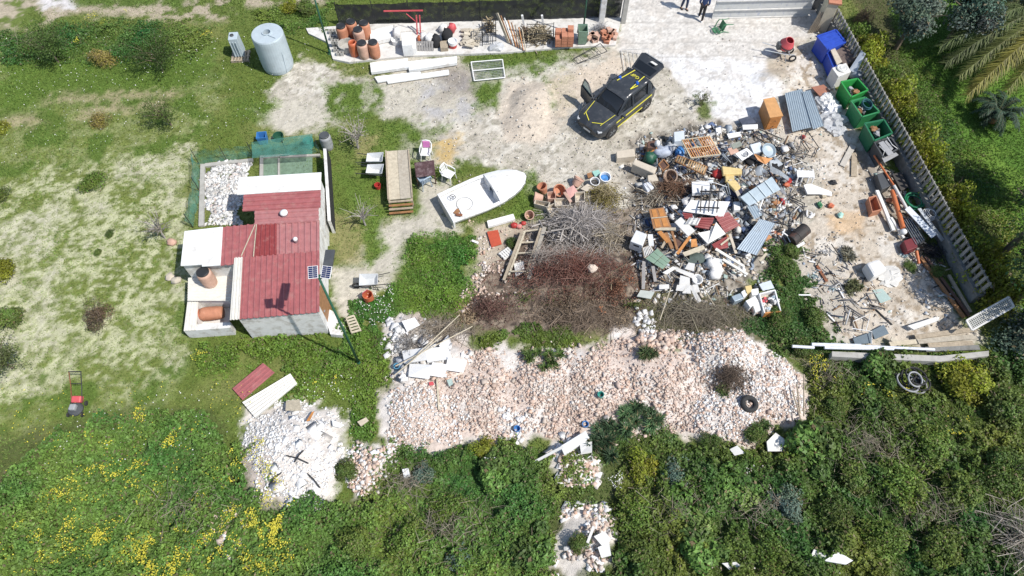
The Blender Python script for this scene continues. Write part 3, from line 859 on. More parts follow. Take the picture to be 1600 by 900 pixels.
def netmat(name, col, cells, fill):
    m = bpy.data.materials.new(name); m.use_nodes = True
    nt = m.node_tree; N = nt.nodes; L = nt.links
    b = N["Principled BSDF"]; b.inputs["Base Color"].default_value = (*col, 1); b.inputs["Roughness"].default_value = .8
    tc = N.new("ShaderNodeTexCoord"); no = N.new("ShaderNodeTexNoise"); no.inputs["Scale"].default_value = 3.; no.inputs["Detail"].default_value = 5
    L.new(tc.outputs["Object"], no.inputs["Vector"])
    mr = N.new("ShaderNodeMapRange"); mr.inputs[1].default_value = .3; mr.inputs[2].default_value = .7
    mr.inputs[3].default_value = fill - .18; mr.inputs[4].default_value = fill + .18
    L.new(no.outputs["Fac"], mr.inputs[0]); L.new(mr.outputs[0], b.inputs["Alpha"])
    MATS[name] = m
    return m


net_green = netmat("green_shade_net", (.08, .26, .21), 40, .34)
net_black = netmat("black_shade_net", (.018, .021, .022), 40, .93)

# ================================================================ SHED
shed = thing("shed", "low white shed with patched red corrugated roofs standing in the field", "shed", P(430, 470))
mb = MB()
zf = 1.86
# walls: closed boxes under each roof
def wall_block(mb, px, h, base=0.):
    top = [P(x, y, h) for x, y in px]
    lo = [Vector((p.x, p.y, base)) for p in top]
    k = len(top)
    return mb.add(top + lo, [tuple(range(k)), tuple(range(2 * k - 1, k - 1, -1))] + [(i, i + k, (i + 1) % k + k, (i + 1) % k) for i in range(k)])


wall_block(mb, [(366, 405), (497, 393), (497, 487), (371, 496)], 1.84)
wall_block(mb, [(288, 362), (348, 356), (496, 346), (497, 392), (345, 412), (284, 413)], 1.84)
wall_block(mb, [(384, 282), (499, 274), (499, 346), (402, 350)], 1.84)
wall_block(mb, [(297, 436), (362, 430), (359, 468), (296, 468)], .80)
mb.build("wall", plaster, shed)
# annexe pen: low walls round an open pit
mb = MB()
pen = [[(293, 470), (310, 471), (306, 516), (287, 517)], [(306, 507), (360, 503), (360, 512), (306, 516)]]
for q in pen: wall_block(mb, q, .64)
mb.build("pen_wall", plaster, shed)
mb = MB(); q = [(293, 470), (310, 471), (306, 516), (287, 517)]
w = [P(x, y, .68) for x, y in q]; mb.corr(w[3], w[2], w[1], w[0], 4, .02, .02)
mb.build("pen_roof", cream_sheet, shed)
mb = MB(); q = [P(x, y, .86) for x, y in ((294, 434), (364, 428), (361, 470), (293, 470))]
mb.corr(q[0], q[3], q[2], q[1], 9, .02, .02); mb.build("annexe_roof", cream_sheet, shed)


def roof(name, px, h, n, mat, amp=.05, ribs_across=True, t=.03):
    hs = h if hasattr(h, '__len__') else [h] * 4
    w = [P(x, y, z) for (x, y), z in zip(px, hs)]        # TL, TR, BR, BL
    mb = MB()
    if ribs_across: mb.corr(w[3], w[2], w[1], w[0], n, amp, t)
    else: mb.corr(w[0], w[3], w[2], w[1], n, amp, t)
    return mb.build(name, mat, shed)


roof("roof", [(377, 403), (499, 392), (499, 488), (372, 499)], (1.97, 1.97, 1.90, 1.90), 14, red_sheet)
roof("verge_panel", [(366, 403), (379, 402), (374, 499), (359, 500)], (2.02, 2.02, 1.95, 1.95), 3, cream_sheet)
roof("roof_sheet", [(347, 355), (401, 350), (399, 411), (344, 415)], (1.96, 1.96, 1.93, 1.93), 5, red_sheet)
roof("roof_sheet", [(398, 351), (432, 348), (432, 398), (394, 402)], (1.99, 1.99, 1.96, 1.96), 5, red_new).data.materials[0] = red_new
roof("roof_sheet", [(431, 348), (499, 344), (499, 395), (431, 399)], (1.965, 1.965, 1.93, 1.93), 7, M("faded_red_sheet", (.36, .15, .15), .15, 4, .6, dirt=(.42, .25, .23), dirt_amt=.3))
roof("roof_sheet", [(398, 328), (498, 322), (498, 346), (398, 352)], (2.03, 2.03, 2.0, 2.0), 3, MATS["faded_red_sheet"], ribs_across=False)
roof("roof_sheet", [(381, 303), (501, 294), (501, 324), (379, 330)], (2.07, 2.07, 2.045, 2.045), 4, red_sheet, ribs_across=False)
mb = MB(); mb.prism([P(x, y, 2.12) for x, y in ((373, 277), (502, 269), (501, 296), (370, 304))], .05); bevel(mb.build("insulated_panel", white_sheet, shed), .01)
mb = MB(); mb.prism([P(x, y, 2.0) for x, y in ((288, 361), (348, 354), (344, 414), (315, 416), (316, 413), (282, 415))], .06)
bevel(mb.build("insulated_panel", white_sheet, shed), .01)
for i, (x, y, r) in enumerate(((445, 336, .16), (463, 377, .09))):
    c = P(x, y, 2.05); mb = MB(); mb.lathe([(r * .8, 0), (r * .85, .12), (r * 1.05, .13), (r, .2), (r * .5, .24), (0, .25)], c, 12); mb.build("roof_vent", white_paint, shed, True)
# timber battens at the roof joints, door on the yard side
mb = MB(); mb.bar(P(377, 400, 2.0), P(399, 350, 2.02), .03); mb.bar(P(396, 401, 2.01), P(401, 350, 2.03), .03); mb.build("batten", pale_wood, shed)
mb = MB()
dx = P(500, 452, 1.8).x; a, b = P(500, 447, 1.75), P(500, 475, 1.75)
mb.box((P(497, 460, 1.84).x + .03, (a.y + b.y) / 2, .9), (.05, .95, 1.75)); dr = mb.build("door", brown_wood, shed)
mb = MB(); mb.box((P(497, 460, 1.84).x + .08, b.y + .12, .95), (.05, .1, .03)); mb.build("handle", steel, dr)
# white step block in front of the shed corner, concrete apron
mb = MB(); mb.prism([P(x, y, .25) for x, y in ((503, 478), (520, 486), (540, 512), (534, 524), (516, 522))], .3)
tag(mb.build("shed_plinth", plaster), "white plastered ramp beside the corner door of the shed", "ramp")
mb = MB(); mb.prism([P(x, y, .06) for x, y in ((312, 473), (361, 470), (358, 508), (308, 512))], .08); mb.build("pen_floor", off_white, shed)
# side yard of the shed: concrete floor with rubble, net round it
yb = thing("rubble_yard", "low concrete yard filled with pale rubble, fenced by green net behind the shed", "yard", P(350, 310))
mb = MB()
for q in (((313, 256), (320, 256), (318, 352), (310, 353)), ((320, 255), (395, 247), (395, 251), (320, 260)), ((406, 243), (452, 240), (452, 243), (406, 247)), ((406, 247), (411, 246), (411, 285), (405, 285)), ((434, 247), (437, 247), (437, 276), (434, 276)), ((437, 243), (500, 240), (500, 243), (437, 246))):
    mb.prism([P(x, y, .12) for x, y in q], .16)
mb.build("kerb", grey_conc, yb)
rubble([(322, 258), (392, 252), (392, 276), (372, 279), (372, 304), (378, 350), (318, 352)], 7500, .014, .10, .4, np.array([[.60, .59, .57], [.52, .50, .47], [.66, .66, .65], [.54, .46, .42], [.46, .46, .45], [.58, .56, .53]]))
o = flush("rubble_fill", "grey and pink rubble filling the yard"); o.parent = yb; o.location = -root_loc(yb); o["kind"] = "stuff"; del o["label"]
net = thing("shade_net_fence", "torn green shade net fence stretched on thin posts behind the shed", "net fence", P(310, 300))


def netwall(name, a, b, h, mat, parent, sag=.1, n=10, out=.12):
    a, b = Vector(a), Vector(b); mb = MB(); rnd = random.Random(int(a.x * 100)); m = 5
    d = (b - a).normalized(); nn = Vector((-d.y, d.x, 0))
    for i in range(n + 1):
        p = a.lerp(b, i / n)
        top = h - sag * abs(math.sin(i * math.pi * 2 / n)) - rnd.uniform(0, .05)
        for j in range(m + 1):
            q = j / m
            mb.v.append(p + nn * (rnd.uniform(-.5, .5) * out + out * math.sin(q * 3.1)) + Vector((0, 0, .02 + top * q)))
    for i in range(n):
        for j in range(m):
            k = i * (m + 1) + j; mb.f.append((k, k + m + 1, k + m + 2, k + 1))
    o = mb.build(name, mat, parent)
    return o


gp = [P(302, 356), P(313, 300), P(311, 256), P(355, 252), P(397, 246), P(450, 243), P(500, 240)]
hs = [.95, .95, .95, .9, .95, .9, .9]
for i in range(6): netwall("net_panel", gp[i], gp[i + 1], hs[i], net_green, net, .12, 8)
for i, p in enumerate(gp):
    mb = MB(); mb.tube([p, p + Vector((0, 0, 1.05))], .018); mb.build("post", dark_steel, net)
# net roof over the right half of the yard and cloth draped low in front
mb = MB(); mb.prism([P(x, y, .9) for x, y in ((393, 222), (488, 209), (488, 240), (394, 247))], .004); mb.build("net_roof", net_green, net)
mb = MB(); mb.prism([P(x, y, .05) for x, y in ((411, 247), (488, 243), (488, 276), (410, 284))], .03); mb.build("ground_sheet", M("net_on_ground", (.16, .24, .17), .25, 6, .9), net)
mb = MB()
sw = [P(505, 232, .95), P(510, 232, .95), P(517, 345, .95), P(512, 345, .95)]
mb.prism(sw, .95); w = mb.thing("boundary_wall", plaster, "thin white wall draped in black cloth along the shed yard", "wall")
mb = MB(); mb.prism([sw[1] + Vector((.004, 0, .01)), sw[1] + Vector((.03, 0, .01)), sw[2] + Vector((.03, 0, .01)), sw[2] + Vector((.004, 0, .01))], .82); mb.build("cloth", cloth_black, w)
# a loose black sheet lying at the foot of the wall
mb = MB(); mb.prism([P(x, y, .1) for x, y in ((506, 315), (513, 320), (524, 344), (516, 352), (508, 350))], .03)
tag(mb.build("tarpaulin", cloth_black), "black cloth lying at the foot of the thin white yard wall", "cloth")

# ================================================================ SOLAR LAMP
def pole(name, label, base, h, r, mat):
    t = thing(name, label, "street lamp", base)
    mb = MB(); mb.tube([base, base + Vector((0, 0, h))], r, 10, r * .75); mb.build("pole", mat, t, True)
    mb = MB(); mb.lathe([(r * 2.6, 0), (r * 2.6, .04), (r * 1.5, .06), (r * 1.5, .25), (r, .3)], base, 10); mb.build("base_plate", mat, t)
    return t


b0 = P(562, 570); lamp = pole("solar_street_lamp", "green solar street lamp with two panels leaning over the shed roof", b0, 6.7, .052, green_dark)
top = b0 + Vector((.05, 0, 6.72))
tilt = Matrix.Rotation(math.radians(20), 3, 'X')
for i, (sx, yaw) in enumerate(((-.21, 6), (.21, -8))):
    R = Matrix.Rotation(math.radians(yaw), 3, 'Z') @ tilt
    c = top + Vector((sx, .1, .12 - abs(sx) * .05))
    mb = MB(); mb.box(c, (.31, .40, .03), R); f = mb.build("panel_frame", white_paint, lamp)
    mb = MB()
    for a in range(2):
        for q in range(6): mb.box(c + R @ Vector((-.071 + a * .142, -.157 + q * .063, .019)), (.132, .054, .006), R)
    mb.build("solar_cells", solar, f)
mb = MB(); mb.bar(top + Vector((-.35, .05, .0)), top + Vector((.35, .05, .0)), .05); mb.build("bracket", green_dark, lamp)
mb = MB(); mb.box(top + Vector((.15, .7, -.12)), (.30, .75, .09)); mb.bar(top + Vector((.0, 0, -.1)), top + Vector((.12, .4, -.12)), .05); mb.build("lamp_head", dark_grey, lamp)
for i, (bx, by, lab) in enumerate(((516, 84, "thin green lamp pole on a concrete foot beside the row of terracotta barrels"), (910, 60, "thin green lamp pole rising behind the green wheelie bin"))):
    bb = P(bx, by); t = pole("lamp_pole", lab, bb, 4.6, .05, green_dark)
    mb = MB(); mb.box(bb + Vector((0, .3, 4.62)), (.2, .8, .1)); mb.build("lamp_head", dark_grey, t)

# ================================================================ BOUNDARIES AT THE TOP
nf = thing("shade_net_fence", "long black shade net fence behind the stored barrels and bricks", "net fence", P(740, 36))
fa, fb = P(531, 42), P(968, 30)
netwall("net_panel", fa, fa.lerp(fb, .5), 1.42, net_black, nf, .05, 26, .06)
netwall("net_panel", fa.lerp(fb, .5), fb, 1.42, net_black, nf, .05, 26, .06)
for i in range(9):
    p = fa.lerp(fb, i / 8) + Vector((0, .09, 0)); mb = MB(); mb.tube([p, p + Vector((0, 0, 1.5))], .025); mb.build("post", dark_steel, nf)
for x, lab, w_ in ((939, "pale square concrete post in the black net fence", .30), (973, "grey square gate post at the end of the black net fence", .26)):
    b = P(x, 33); mb = MB(); mb.box(b + Vector((0, -.12, .95)), (w_, w_, 1.9)); bevel(mb.thing("gate_post", plaster if x < 950 else grey_conc, lab, "post"), .015)
# sheeted gate on the right of the entrance, lying open
gate = thing("sheet_gate", "pale sheeted entrance gate with flaking blue paint at the top edge", "gate", P(1190, 20))
a, b = P(1112, 29), P(1262, 25)
d = (b - a).normalized(); nn = Vector((d.y, -d.x, 0))
mb = MB(); mb.prism([a, b, b + Vector((0, .0, 1.15)), a + Vector((0, 0, 1.15))], .06, n=Vector((0, 1, 0)) * -1); gp_ = mb.build("panel", M("flaking_blue_paint", (.56, .57, .56), .08, 4, .7, dirt=(.16, .22, .42), dirt_amt=.22, dscale=4.5), gate)
mb = MB(); mb.bar(a + Vector((0, -.05, .55)), b + Vector((0, -.05, .55)), .05, .06); mb.bar(a + Vector((0, -.05, .05)), b + Vector((0, -.05, .05)), .05, .06); mb.bar(a + Vector((0, -.05, 1.12)), b + Vector((0, -.05, 1.12)), .05, .06); mb.build("rail", off_white, gate)
mb = MB(); mb.box(P(1268, 20) + Vector((.6, .3, .6)), (1.6, .1, 1.2)); tag(mb.build("dark_gate", dark_grey), "dark grey metal gate leaf in shade beside the brick capped pillar", "gate")
# beige pillar with brick cap
pb = P(1284, 47)
pil = thing("gate_pillar", "cream gate pillar with a terracotta brick cap", "pillar", pb)
Rz = Matrix.Rotation(math.radians(-12), 3, 'Z')
mb = MB(); mb.box(pb + Vector((0, .3, .88)), (.55, .95, 1.76), Rz); bevel(mb.build("shaft", M("cream_render", (.56, .50, .37), .1, 4, .85, bump=.2, dirt=(.4, .36, .28), dirt_amt=.2), pil), .015)
mb = MB()
for i in range(4): mb.box(pb + Rz @ Vector((0, -.10 + i * .265, 1.80)) + Vector((0, 0, 0)), (.66, .25, .09), Rz)
mb.build("cap", brick_m, pil)
# brown slatted gate folded against the pillar
sg = thing("slatted_gate", "brown slatted wooden gate leaning in the shade beside the cream pillar", "gate", P(1272, 52))
for i in range(7):
    t = i / 6; mb = MB(); p = P(1262 + 18 * t, 52 - 2 * t)
    mb.bar(p, p + Vector((.28, .25, 1.15)), .07, .035); mb.build("slat", old_wood, sg)
mb = MB(); mb.bar(P(1262, 50) + Vector((.08, .1, .25)), P(1280, 48) + Vector((.08, .1, .25)), .05); mb.bar(P(1262, 50) + Vector((.22, .2, .9)), P(1280, 48) + Vector((.22, .2, .9)), .05); mb.build("rail", old_wood, sg)

# picket fence of precast concrete
def fx(y): return 17.39 + (30 - y) * .12
fence = thing("picket_fence", "long grey concrete picket fence on a low wall between the yard and the garden", "fence", Vector((fx(23), 23, 0)))
y0, y1 = 32.6, 14.0
mb = MB(); a, b = Vector((fx(y0), y0, .28)), Vector((fx(y1), y1, .28)); mb.bar(a, b, .30, .60); mb.build("base_wall", dark_conc, fence)
mb = MB(); mb.bar(a + Vector((0, 0, .33)), b + Vector((0, 0, .33)), .34, .06); mb.build("coping", dark_conc, fence)
mb = MB(); mb.bar(a + Vector((.07, 0, .52)), b + Vector((.07, 0, .52)), .05, .07); mb.bar(a + Vector((.07, 0, .97)), b + Vector((.07, 0, .97)), .05, .07); mb.build("rail", dark_conc, fence)
npk = 64; proto = None
for i in range(npk):
    y = y0 - .15 - (y0 - y1 - .3) * i / (npk - 1)
    p = Vector((fx(y), y, .62))
    if proto is None:
        mb = MB(); R = Matrix.Rotation(math.atan2(-.12, 1) * -1, 3, 'Z')
        mb.box(p + Vector((0, 0, .36)), (.08, .125, .72), R); mb.add([p + R @ Vector((sx * .0375, sy * .0525, .7201)) for sx, sy in ((-1, -1), (1, -1), (1, 1), (-1, 1))] + [p + R @ Vector((sx * .0375, 0, .80)) for sx in (-1, 1)], [(0, 1, 5, 4), (2, 3, 4, 5), (1, 2, 5), (3, 0, 4)])
        proto = mb.build("picket", M("picket_concrete", (.30, .295, .275), .16, 7, .9, objvar=.2, dirt=(.2, .2, .18), dirt_amt=.3), fence); yp = Vector((fx(y), y, 0))
    else:
        c = proto.copy(); COL.objects.link(c); c.parent = fence; c.location = Vector((fx(y), y, random.uniform(-.012, .012))) - yp; c.rotation_euler = (0, 0, 0)
# low wall along the lower edge of the yard
lw = thing("low_wall", "low pale concrete wall closing the lower edge of the sandy yard", "wall", P(1400, 553))
mb = MB(); mb.prism([P(x, y, .45) for x, y in ((1300, 549), (1395, 553), (1470, 556), (1545, 548), (1545, 556), (1470, 565), (1395, 562), (1300, 557))], .5); mb.build("wall", grey_conc, lw)
# ================================================================ SHRUBS AND TREES
def crown_mesh(name, seed, R, H, n, sz, col, lobes=9, dead=.04, up=.5, flat=1., var=.4):
    g = np.random.default_rng(seed)
    lc = g.normal(size=(lobes, 3)); lc /= np.linalg.norm(lc, axis=1, keepdims=True); lc[:, 2] = np.abs(lc[:, 2])
    lc = lc * np.array([R, R, H * .8]) * (g.random((lobes, 1)) * .45 + .32); lc[:, 2] += H * .12
    lr = g.uniform(.30, .55, lobes) * R
    k = g.integers(0, lobes, n)
    d = g.normal(size=(n, 3)); d /= np.linalg.norm(d, axis=1, keepdims=True); d[:, 2] = np.where(d[:, 2] < -.3, -d[:, 2], d[:, 2])
    rad = lr[k] * (1 - .55 * g.random(n) ** 2.2)
    c = lc[k] + d * rad[:, None] * np.array([1, 1, .8])
    c += (fbm(c[:, 0] * 5, c[:, 1] * 5, seed, 3)[:, None] - .5) * d * .35 * R
    c[:, 2] = np.maximum(c[:, 2], .03)
    nr = d * .7 + g.normal(size=(n, 3)) * .55; nr[:, 2] += up
    lobecol = g.uniform(1 - var * .6, 1 + var * .6, (lobes, 1)) * (1 + g.normal(size=(lobes, 3)) * .06)
    C = np.array(col) * 1.4 * lobecol[k] * g.uniform(1 - var, 1 + var, (n, 1))
    C = np.where((g.random(n) < dead)[:, None], np.array([.22, .17, .09]), C)
    V, F, CC = leaves(c, nr, g.uniform(.55, 1.4, n) * sz, np.clip(C, .006, .5))
    return fast_mesh(name, V, F, CC, leaf_mat)


def stem_mesh(seed, R, H, n=7, r=.03):
    rnd = random.Random(seed); mb = MB()
    for i in range(n):
        a = rnd.uniform(0, 6.28); q = rnd.uniform(.3, .8)
        mb.tube([(0, 0, 0), (R * q * .4 * math.cos(a), R * q * .4 * math.sin(a), H * .35), (R * q * math.cos(a), R * q * math.sin(a), H * rnd.uniform(.55, .85))], r, 5, r * .35)
    me = bpy.data.meshes.new("stem"); me.from_pydata(mb.v, [], mb.f); me.materials.append(bark); return me


KIND = {
    'broad': [dict(n=2600, sz=.17, col=(.10, .175, .042), lobes=12), dict(n=2200, sz=.19, col=(.09, .16, .038), lobes=8)],
    'fine': [dict(n=4200, sz=.085, col=(.075, .125, .025), lobes=15), dict(n=4200, sz=.09, col=(.08, .12, .026), lobes=9)],
    'olive': [dict(n=3800, sz=.095, col=(.10, .15, .028), lobes=18), dict(n=3600, sz=.10, col=(.095, .138, .026), lobes=10)],
    'grey': [dict(n=3800, sz=.10, col=(.10, .145, .10), lobes=11), dict(n=3600, sz=.10, col=(.085, .12, .09), lobes=9)],
    'lime': [dict(n=3600, sz=.10, col=(.20, .215, .022), lobes=14), dict(n=3300, sz=.11, col=(.17, .19, .022), lobes=11)],
    'gold': [dict(n=3000, sz=.085, col=(.22, .19, .05), lobes=9, dead=.2)],
    'brown': [dict(n=3200, sz=.06, col=(.11, .08, .055), lobes=9, dead=.2)],
    'thin': [dict(n=700, sz=.09, col=(.09, .15, .03), lobes=8)],
}
PROTO = {}
for kname, vs in KIND.items():
    for i, kw in enumerate(vs):
        PROTO[(kname, i)] = (crown_mesh("foliage", 100 + len(PROTO), 1., 1., **kw), stem_mesh(50 + len(PROTO), 1., 1.))
_sn = [0]


def shrub(px, py, r, kind, label, h=None, group=None, name="shrub", cat="shrub", loc=None):
    _sn[0] += 1; i = _sn[0] % len(KIND[kind])
    p = loc if loc is not None else G(px, py, 0)
    h = h or r * .95
    t = thing(name, label, cat, p + Vector((0, 0, -.04)), group, random.uniform(0, 6.28))
    t.scale = (r, r * random.uniform(.85, 1.1), h)
    f, s = PROTO[(kind, i)]
    link("foliage", f, parent=t); link("stem", s, parent=t)
    return t


for a in [
    (543, 737, .62, 'fine', "round dark green shrub at the right edge of the white plaster heap"),
    (778, 742, .85, 'broad', "broad leaved bluish green shrub below the bent white frame"),
    (755, 705, .55, 'lime', "bright green low shrub just under the pink rubble bank"),
    (832, 858, 1.0, 'broad', "large glossy green shrub left of the lower rubble spill"),
    (905, 848, .5, 'fine', "small rounded shrub touching the lower rubble spill"),
    (722, 885, .7, 'grey', "grey green shrub at the bottom edge of the picture, in the middle"),
    (660, 745, .6, 'grey', "pale grey green shrub right of the white block in the weeds"),
    (640, 840, .9, 'olive', "olive green bramble mound in the middle of the lower weeds"),
    (560, 850, .8, 'olive', "olive green bramble mound right of the yellow flowers"),
    (700, 800, .8, 'olive', "olive green bramble mound below the grey green shrub"),
    (1000, 735, .75, 'lime', "yellow green spurge bush under the reed tufts"),
    (1060, 748, .75, 'grey', "grey leaved bush right of the yellow green spurge"),
    (1075, 795, .95, 'broad', "leafy green shrub with broad leaves in the lower right weeds, above the dark hollow"),
    (1095, 855, 1.0, 'broad', "leafy green shrub beside the dark red hollow at the bottom"),
    (1150, 762, .85, 'broad', "broad leaved shrub below the small pink rubble spill"),
    (990, 805, .9, 'olive', "olive bramble mound right of the lower rubble spill"),
    (1000, 865, .9, 'olive', "olive bramble mound at the bottom edge left of the dark hollow"),
    (1110, 695, .5, 'fine', "small dark green shrub at the lower edge of the rubble bank"),
    (1178, 682, .62, 'fine', "dark grassy shrub right below the old tyre"),
    (1265, 705, 1.25, 'broad', "large bluish leaved shrub at the right end of the rubble bank"),
    (1228, 790, .85, 'grey', "silvery grey shrub among the green ones below the pink spill"),
    (1372, 580, .95, 'broad', "rounded leafy shrub just below the low concrete wall"),
    (1300, 640, .7, 'fine', "dark shrub between the rubble bank and the black pipes"),
    (1500, 600, 1.1, 'lime', "light green feathery shrub right of the black pipes"),
    (1565, 640, 1.2, 'fine', "dark green shrub at the right edge below the lattice panel"),
    (1590, 525, 1.3, 'grey', "blue grey shrub growing against the fallen lattice panel"),
    (1390, 650, .85, 'fine', "dark green shrub spotted with yellow flowers"),
    (1440, 700, 1.0, 'olive', "olive green bramble mound below the yellow flowers at the right"),
    (1330, 745, .9, 'fine', "dark green thicket right of the large bluish shrub"),
    (1400, 760, 1.1, 'olive', "olive green bramble mound in the centre of the right thicket"),
    (1490, 770, 1.1, 'olive', "olive green bramble mound left of the dead branches"),
    (1560, 740, 1.1, 'fine', "dark green thicket at the right edge above the dead branches"),
    (1300, 800, .9, 'fine', "dark green thicket above the white slabs at the bottom"),
    (1370, 845, 1.0, 'olive', "olive green bramble mound right of the white slabs at the bottom"),
    (1460, 860, 1.0, 'olive', "olive green bramble mound at the bottom edge left of the dead branches"),
    (1200, 860, .9, 'olive', "olive green bramble mound left of the white slabs at the bottom"),
    (1250, 545, .6, 'fine', "dark shrub at the left end of the white tube bundle"),
    (1215, 500, .7, 'fine', "dark green leafy shrub below the drawer full of rubbish"),
    (1270, 500, .7, 'fine', "dark green leafy shrub right of the drawer full of rubbish"),
    (1225, 420, .6, 'fine', "dark green shrub below the corrugated grey sheet"),
    (1235, 395, .5, 'fine', "small green shrub beside the rusty oil drum"),
    (165, 99, .85, 'gold', "small golden leaved bush in the upper left field"),
    (158, 193, .62, 'gold', "small reddish green bush in the field left of the bare sapling"),
    (150, 290, .68, 'olive', "low olive bush alone on the dry lawn"),
    (4, 310, .6, 'olive', "low olive bush cut by the left edge of the picture, above the lime one"),
    (160, 500, .88, 'brown', "round brown leafless bush on the dry lawn"),
    (14, 503, .85, 'fine', "dense green bush at the left edge below the lime one"),
    (2, 428, .85, 'lime', "lime green bush at the left edge of the lawn"),
    (2, 205, .5, 'lime', "lime green bush at the left edge near the upper weeds"),
    (172, 366, .25, 'fine', "small green weed clump on the dry lawn, the upper one"),
    (154, 396, .28, 'fine', "small green weed clump on the dry lawn, the lower one"),
    (1420, 418, .34, 'fine', "small leafy bush beside the white tarpaulin on the sand"),
    (1462, 428, .5, 'fine', "dark bush in the shade at the foot of the picket fence"),
    (800, 382, .36, 'fine', "small green bush beside the old plank ramp"),
    (480, 18, .8, 'fine', "dark green bush left of the black net fence"),
    (455, 15, .6, 'lime', "bright green bush above the big pale tank"),
    (1020, 140, .01, 'thin', None),
]:
    if a[4]: shrub(*a)


def tufts(px, py, r, n, h, col, label, name="grass_tuft"):
    p = G(px, py); n = int(n * 1.3); m = max(5, int(r * 12))
    ca = RNG.random(m) * 6.283; cq = RNG.random(m) ** .6 * r * .75; k = RNG.integers(0, m, n)
    ch = RNG.uniform(.5, 1.15, m)[k]
    an = RNG.random(n) * 6.283; q = RNG.random(n) * .12
    b = np.stack([cq[k] * np.cos(ca[k]) + np.cos(an) * q, cq[k] * np.sin(ca[k]) * .8 + np.sin(an) * q, np.zeros(n)], 1)
    out = np.stack([np.cos(an), np.sin(an), np.zeros(n)], 1) * RNG.uniform(.15, .6, (n, 1)) * h * .8
    hh = RNG.uniform(.45, 1.1, n) * h * ch
    w = RNG.uniform(.012, .03, n)[:, None]
    sd_ = np.stack([-np.sin(an), np.cos(an), np.zeros(n)], 1) * w
    mid = b + out * .45 + np.array([0, 0, 1]) * hh[:, None] * .75
    tip = b + out * 1.25 + np.array([0, 0, 1]) * hh[:, None] * RNG.uniform(.35, 1., (n, 1))
    V = np.stack([b - sd_, b + sd_, mid + sd_ * .8, mid - sd_ * .8, tip, tip + sd_ * .2], 1).reshape(-1, 3)
    i = (np.arange(n) * 6)[:, None]
    F = np.concatenate([i + np.array([0, 1, 2, 3]), i + np.array([3, 2, 5, 4])])
    C = np.array(col) * RNG.uniform(.6, 1.5, (n, 1)) * (1 + .3 * RNG.normal(size=(m, 1)))[k].clip(.5, 1.6)
    C = np.where((RNG.random(n) < .10)[:, None], np.array([.26, .22, .12]), C)
    o = link(name, fast_mesh(name, V, F, np.repeat(np.clip(C, .01, .5), 6, axis=0), leaf_mat), p)
    return tag(o, label, "grass tuft")


tufts(945, 690, 1.2, 1500, .55, (.065, .125, .055), "dark blue green reed patch left, at the foot of the rubble bank")
tufts(1000, 664, 1.1, 1500, .55, (.07, .13, .055), "dark blue green reed patch right, at the foot of the rubble bank")
tufts(1012, 555, .5, 380, .45, (.08, .12, .045), "small reed tuft growing inside the rubble bank")
tufts(1322, 402, .55, 520, .4, (.19, .185, .14), "grey dead grass tuft on the sandy yard")
tufts(1332, 452, .5, 320, .3, (.16, .18, .08), "half green grass tuft among the broken glass on the sand")
tufts(1185, 672, .5, 320, .4, (.08, .14, .035), "bright grass tuft beside the old tyre")
tufts(1128, 612, .4, 220, .3, (.11, .18, .045), "small grass tuft left of the old tyre")
tufts(850, 560, .9, 620, .4, (.09, .15, .035), "green grass tuft in the notch of the rubble bank")


# young trees: trunk with limbs and thin foliage
def young_tree(px, py, h, r, n, col, label, seed, name="young_tree", twigs=26, leaf=.075, barkm=None):
    p = G(px, py); rnd = random.Random(seed); mb = MB()
    t = thing(name, label, "tree", p)
    k = .045
    lean = Vector((rnd.uniform(-.2, .2), rnd.uniform(-.2, .2), 0))
    tops = p + Vector((0, 0, h * .45)) + lean * h * .3
    mb.tube([p, p + Vector((0, 0, h * .2)) + lean * .1, tops], k, 6, k * .7)
    tips = []
    for i in range(twigs):
        a = rnd.uniform(0, 6.28); q = rnd.uniform(.35, 1.) * r
        s = p.lerp(tops, rnd.uniform(.55, 1))
        e = Vector((p.x + q * math.cos(a), p.y + q * math.sin(a), p.z + h * rnd.uniform(.55, 1.)))
        m = s.lerp(e, .5) + Vector((rnd.uniform(-.1, .1), rnd.uniform(-.1, .1), .1))
        mb.tube([s, m, e], .018, 4, .005); tips += [m, e, m.lerp(e, .5), e + Vector((rnd.uniform(-.15, .15), rnd.uniform(-.15, .15), 0))]
    mb.build("trunk", barkm or bark, t)
    if n:
        c = np.array([list(tips[rnd.randrange(len(tips))]) for _ in range(n)]) + RNG.normal(size=(n, 3)) * .11 * r - np.array(list(p))
        nr = RNG.normal(size=(n, 3)); nr[:, 2] += .6
        V, F, C = leaves(c, nr, RNG.uniform(.6, 1.4, n) * leaf, np.array(col) * RNG.uniform(.6, 1.4, (n, 1)))
        link("crown", fast_mesh("crown", V, F, C, leaf_mat), parent=t)
    return t


young_tree(92, 98, 1.9, 1.35, 3600, (.075, .13, .03), "feathery young tree in the upper left corner of the field", 1)
young_tree(255, 112, 1.9, 1.45, 3600, (.075, .13, .03), "feathery young tree between the golden bush and the pale tanks", 2)
young_tree(268, 196, 1.6, 1.1, 1500, (.09, .14, .03), "thin young tree on bare earth above the green net yard", 3)
young_tree(20, 575, 1.4, 1.0, 1600, (.12, .15, .05), "sparse young tree at the left edge above the yellow flowers", 4)
young_tree(258, 372, 1.6, .8, 260, (.2, .18, .1), "nearly leafless grey tree leaning by the left side of the shed", 5, twigs=36, barkm=grey_twig)
young_tree(560, 232, 1.7, .9, 420, (.42, .38, .32), "bare sapling with pale blossom right of the shed yard", 6, twigs=34, barkm=grey_twig)
young_tree(571, 352, 1.7, .9, 60, (.2, .18, .1), "bare sapling without leaves left of the gravel clearing", 7, twigs=30, barkm=grey_twig)
young_tree(1095, 165, .7, .5, 260, (.12, .15, .05), "scrawny sprout growing at the edge of the concrete apron", 8, twigs=14)


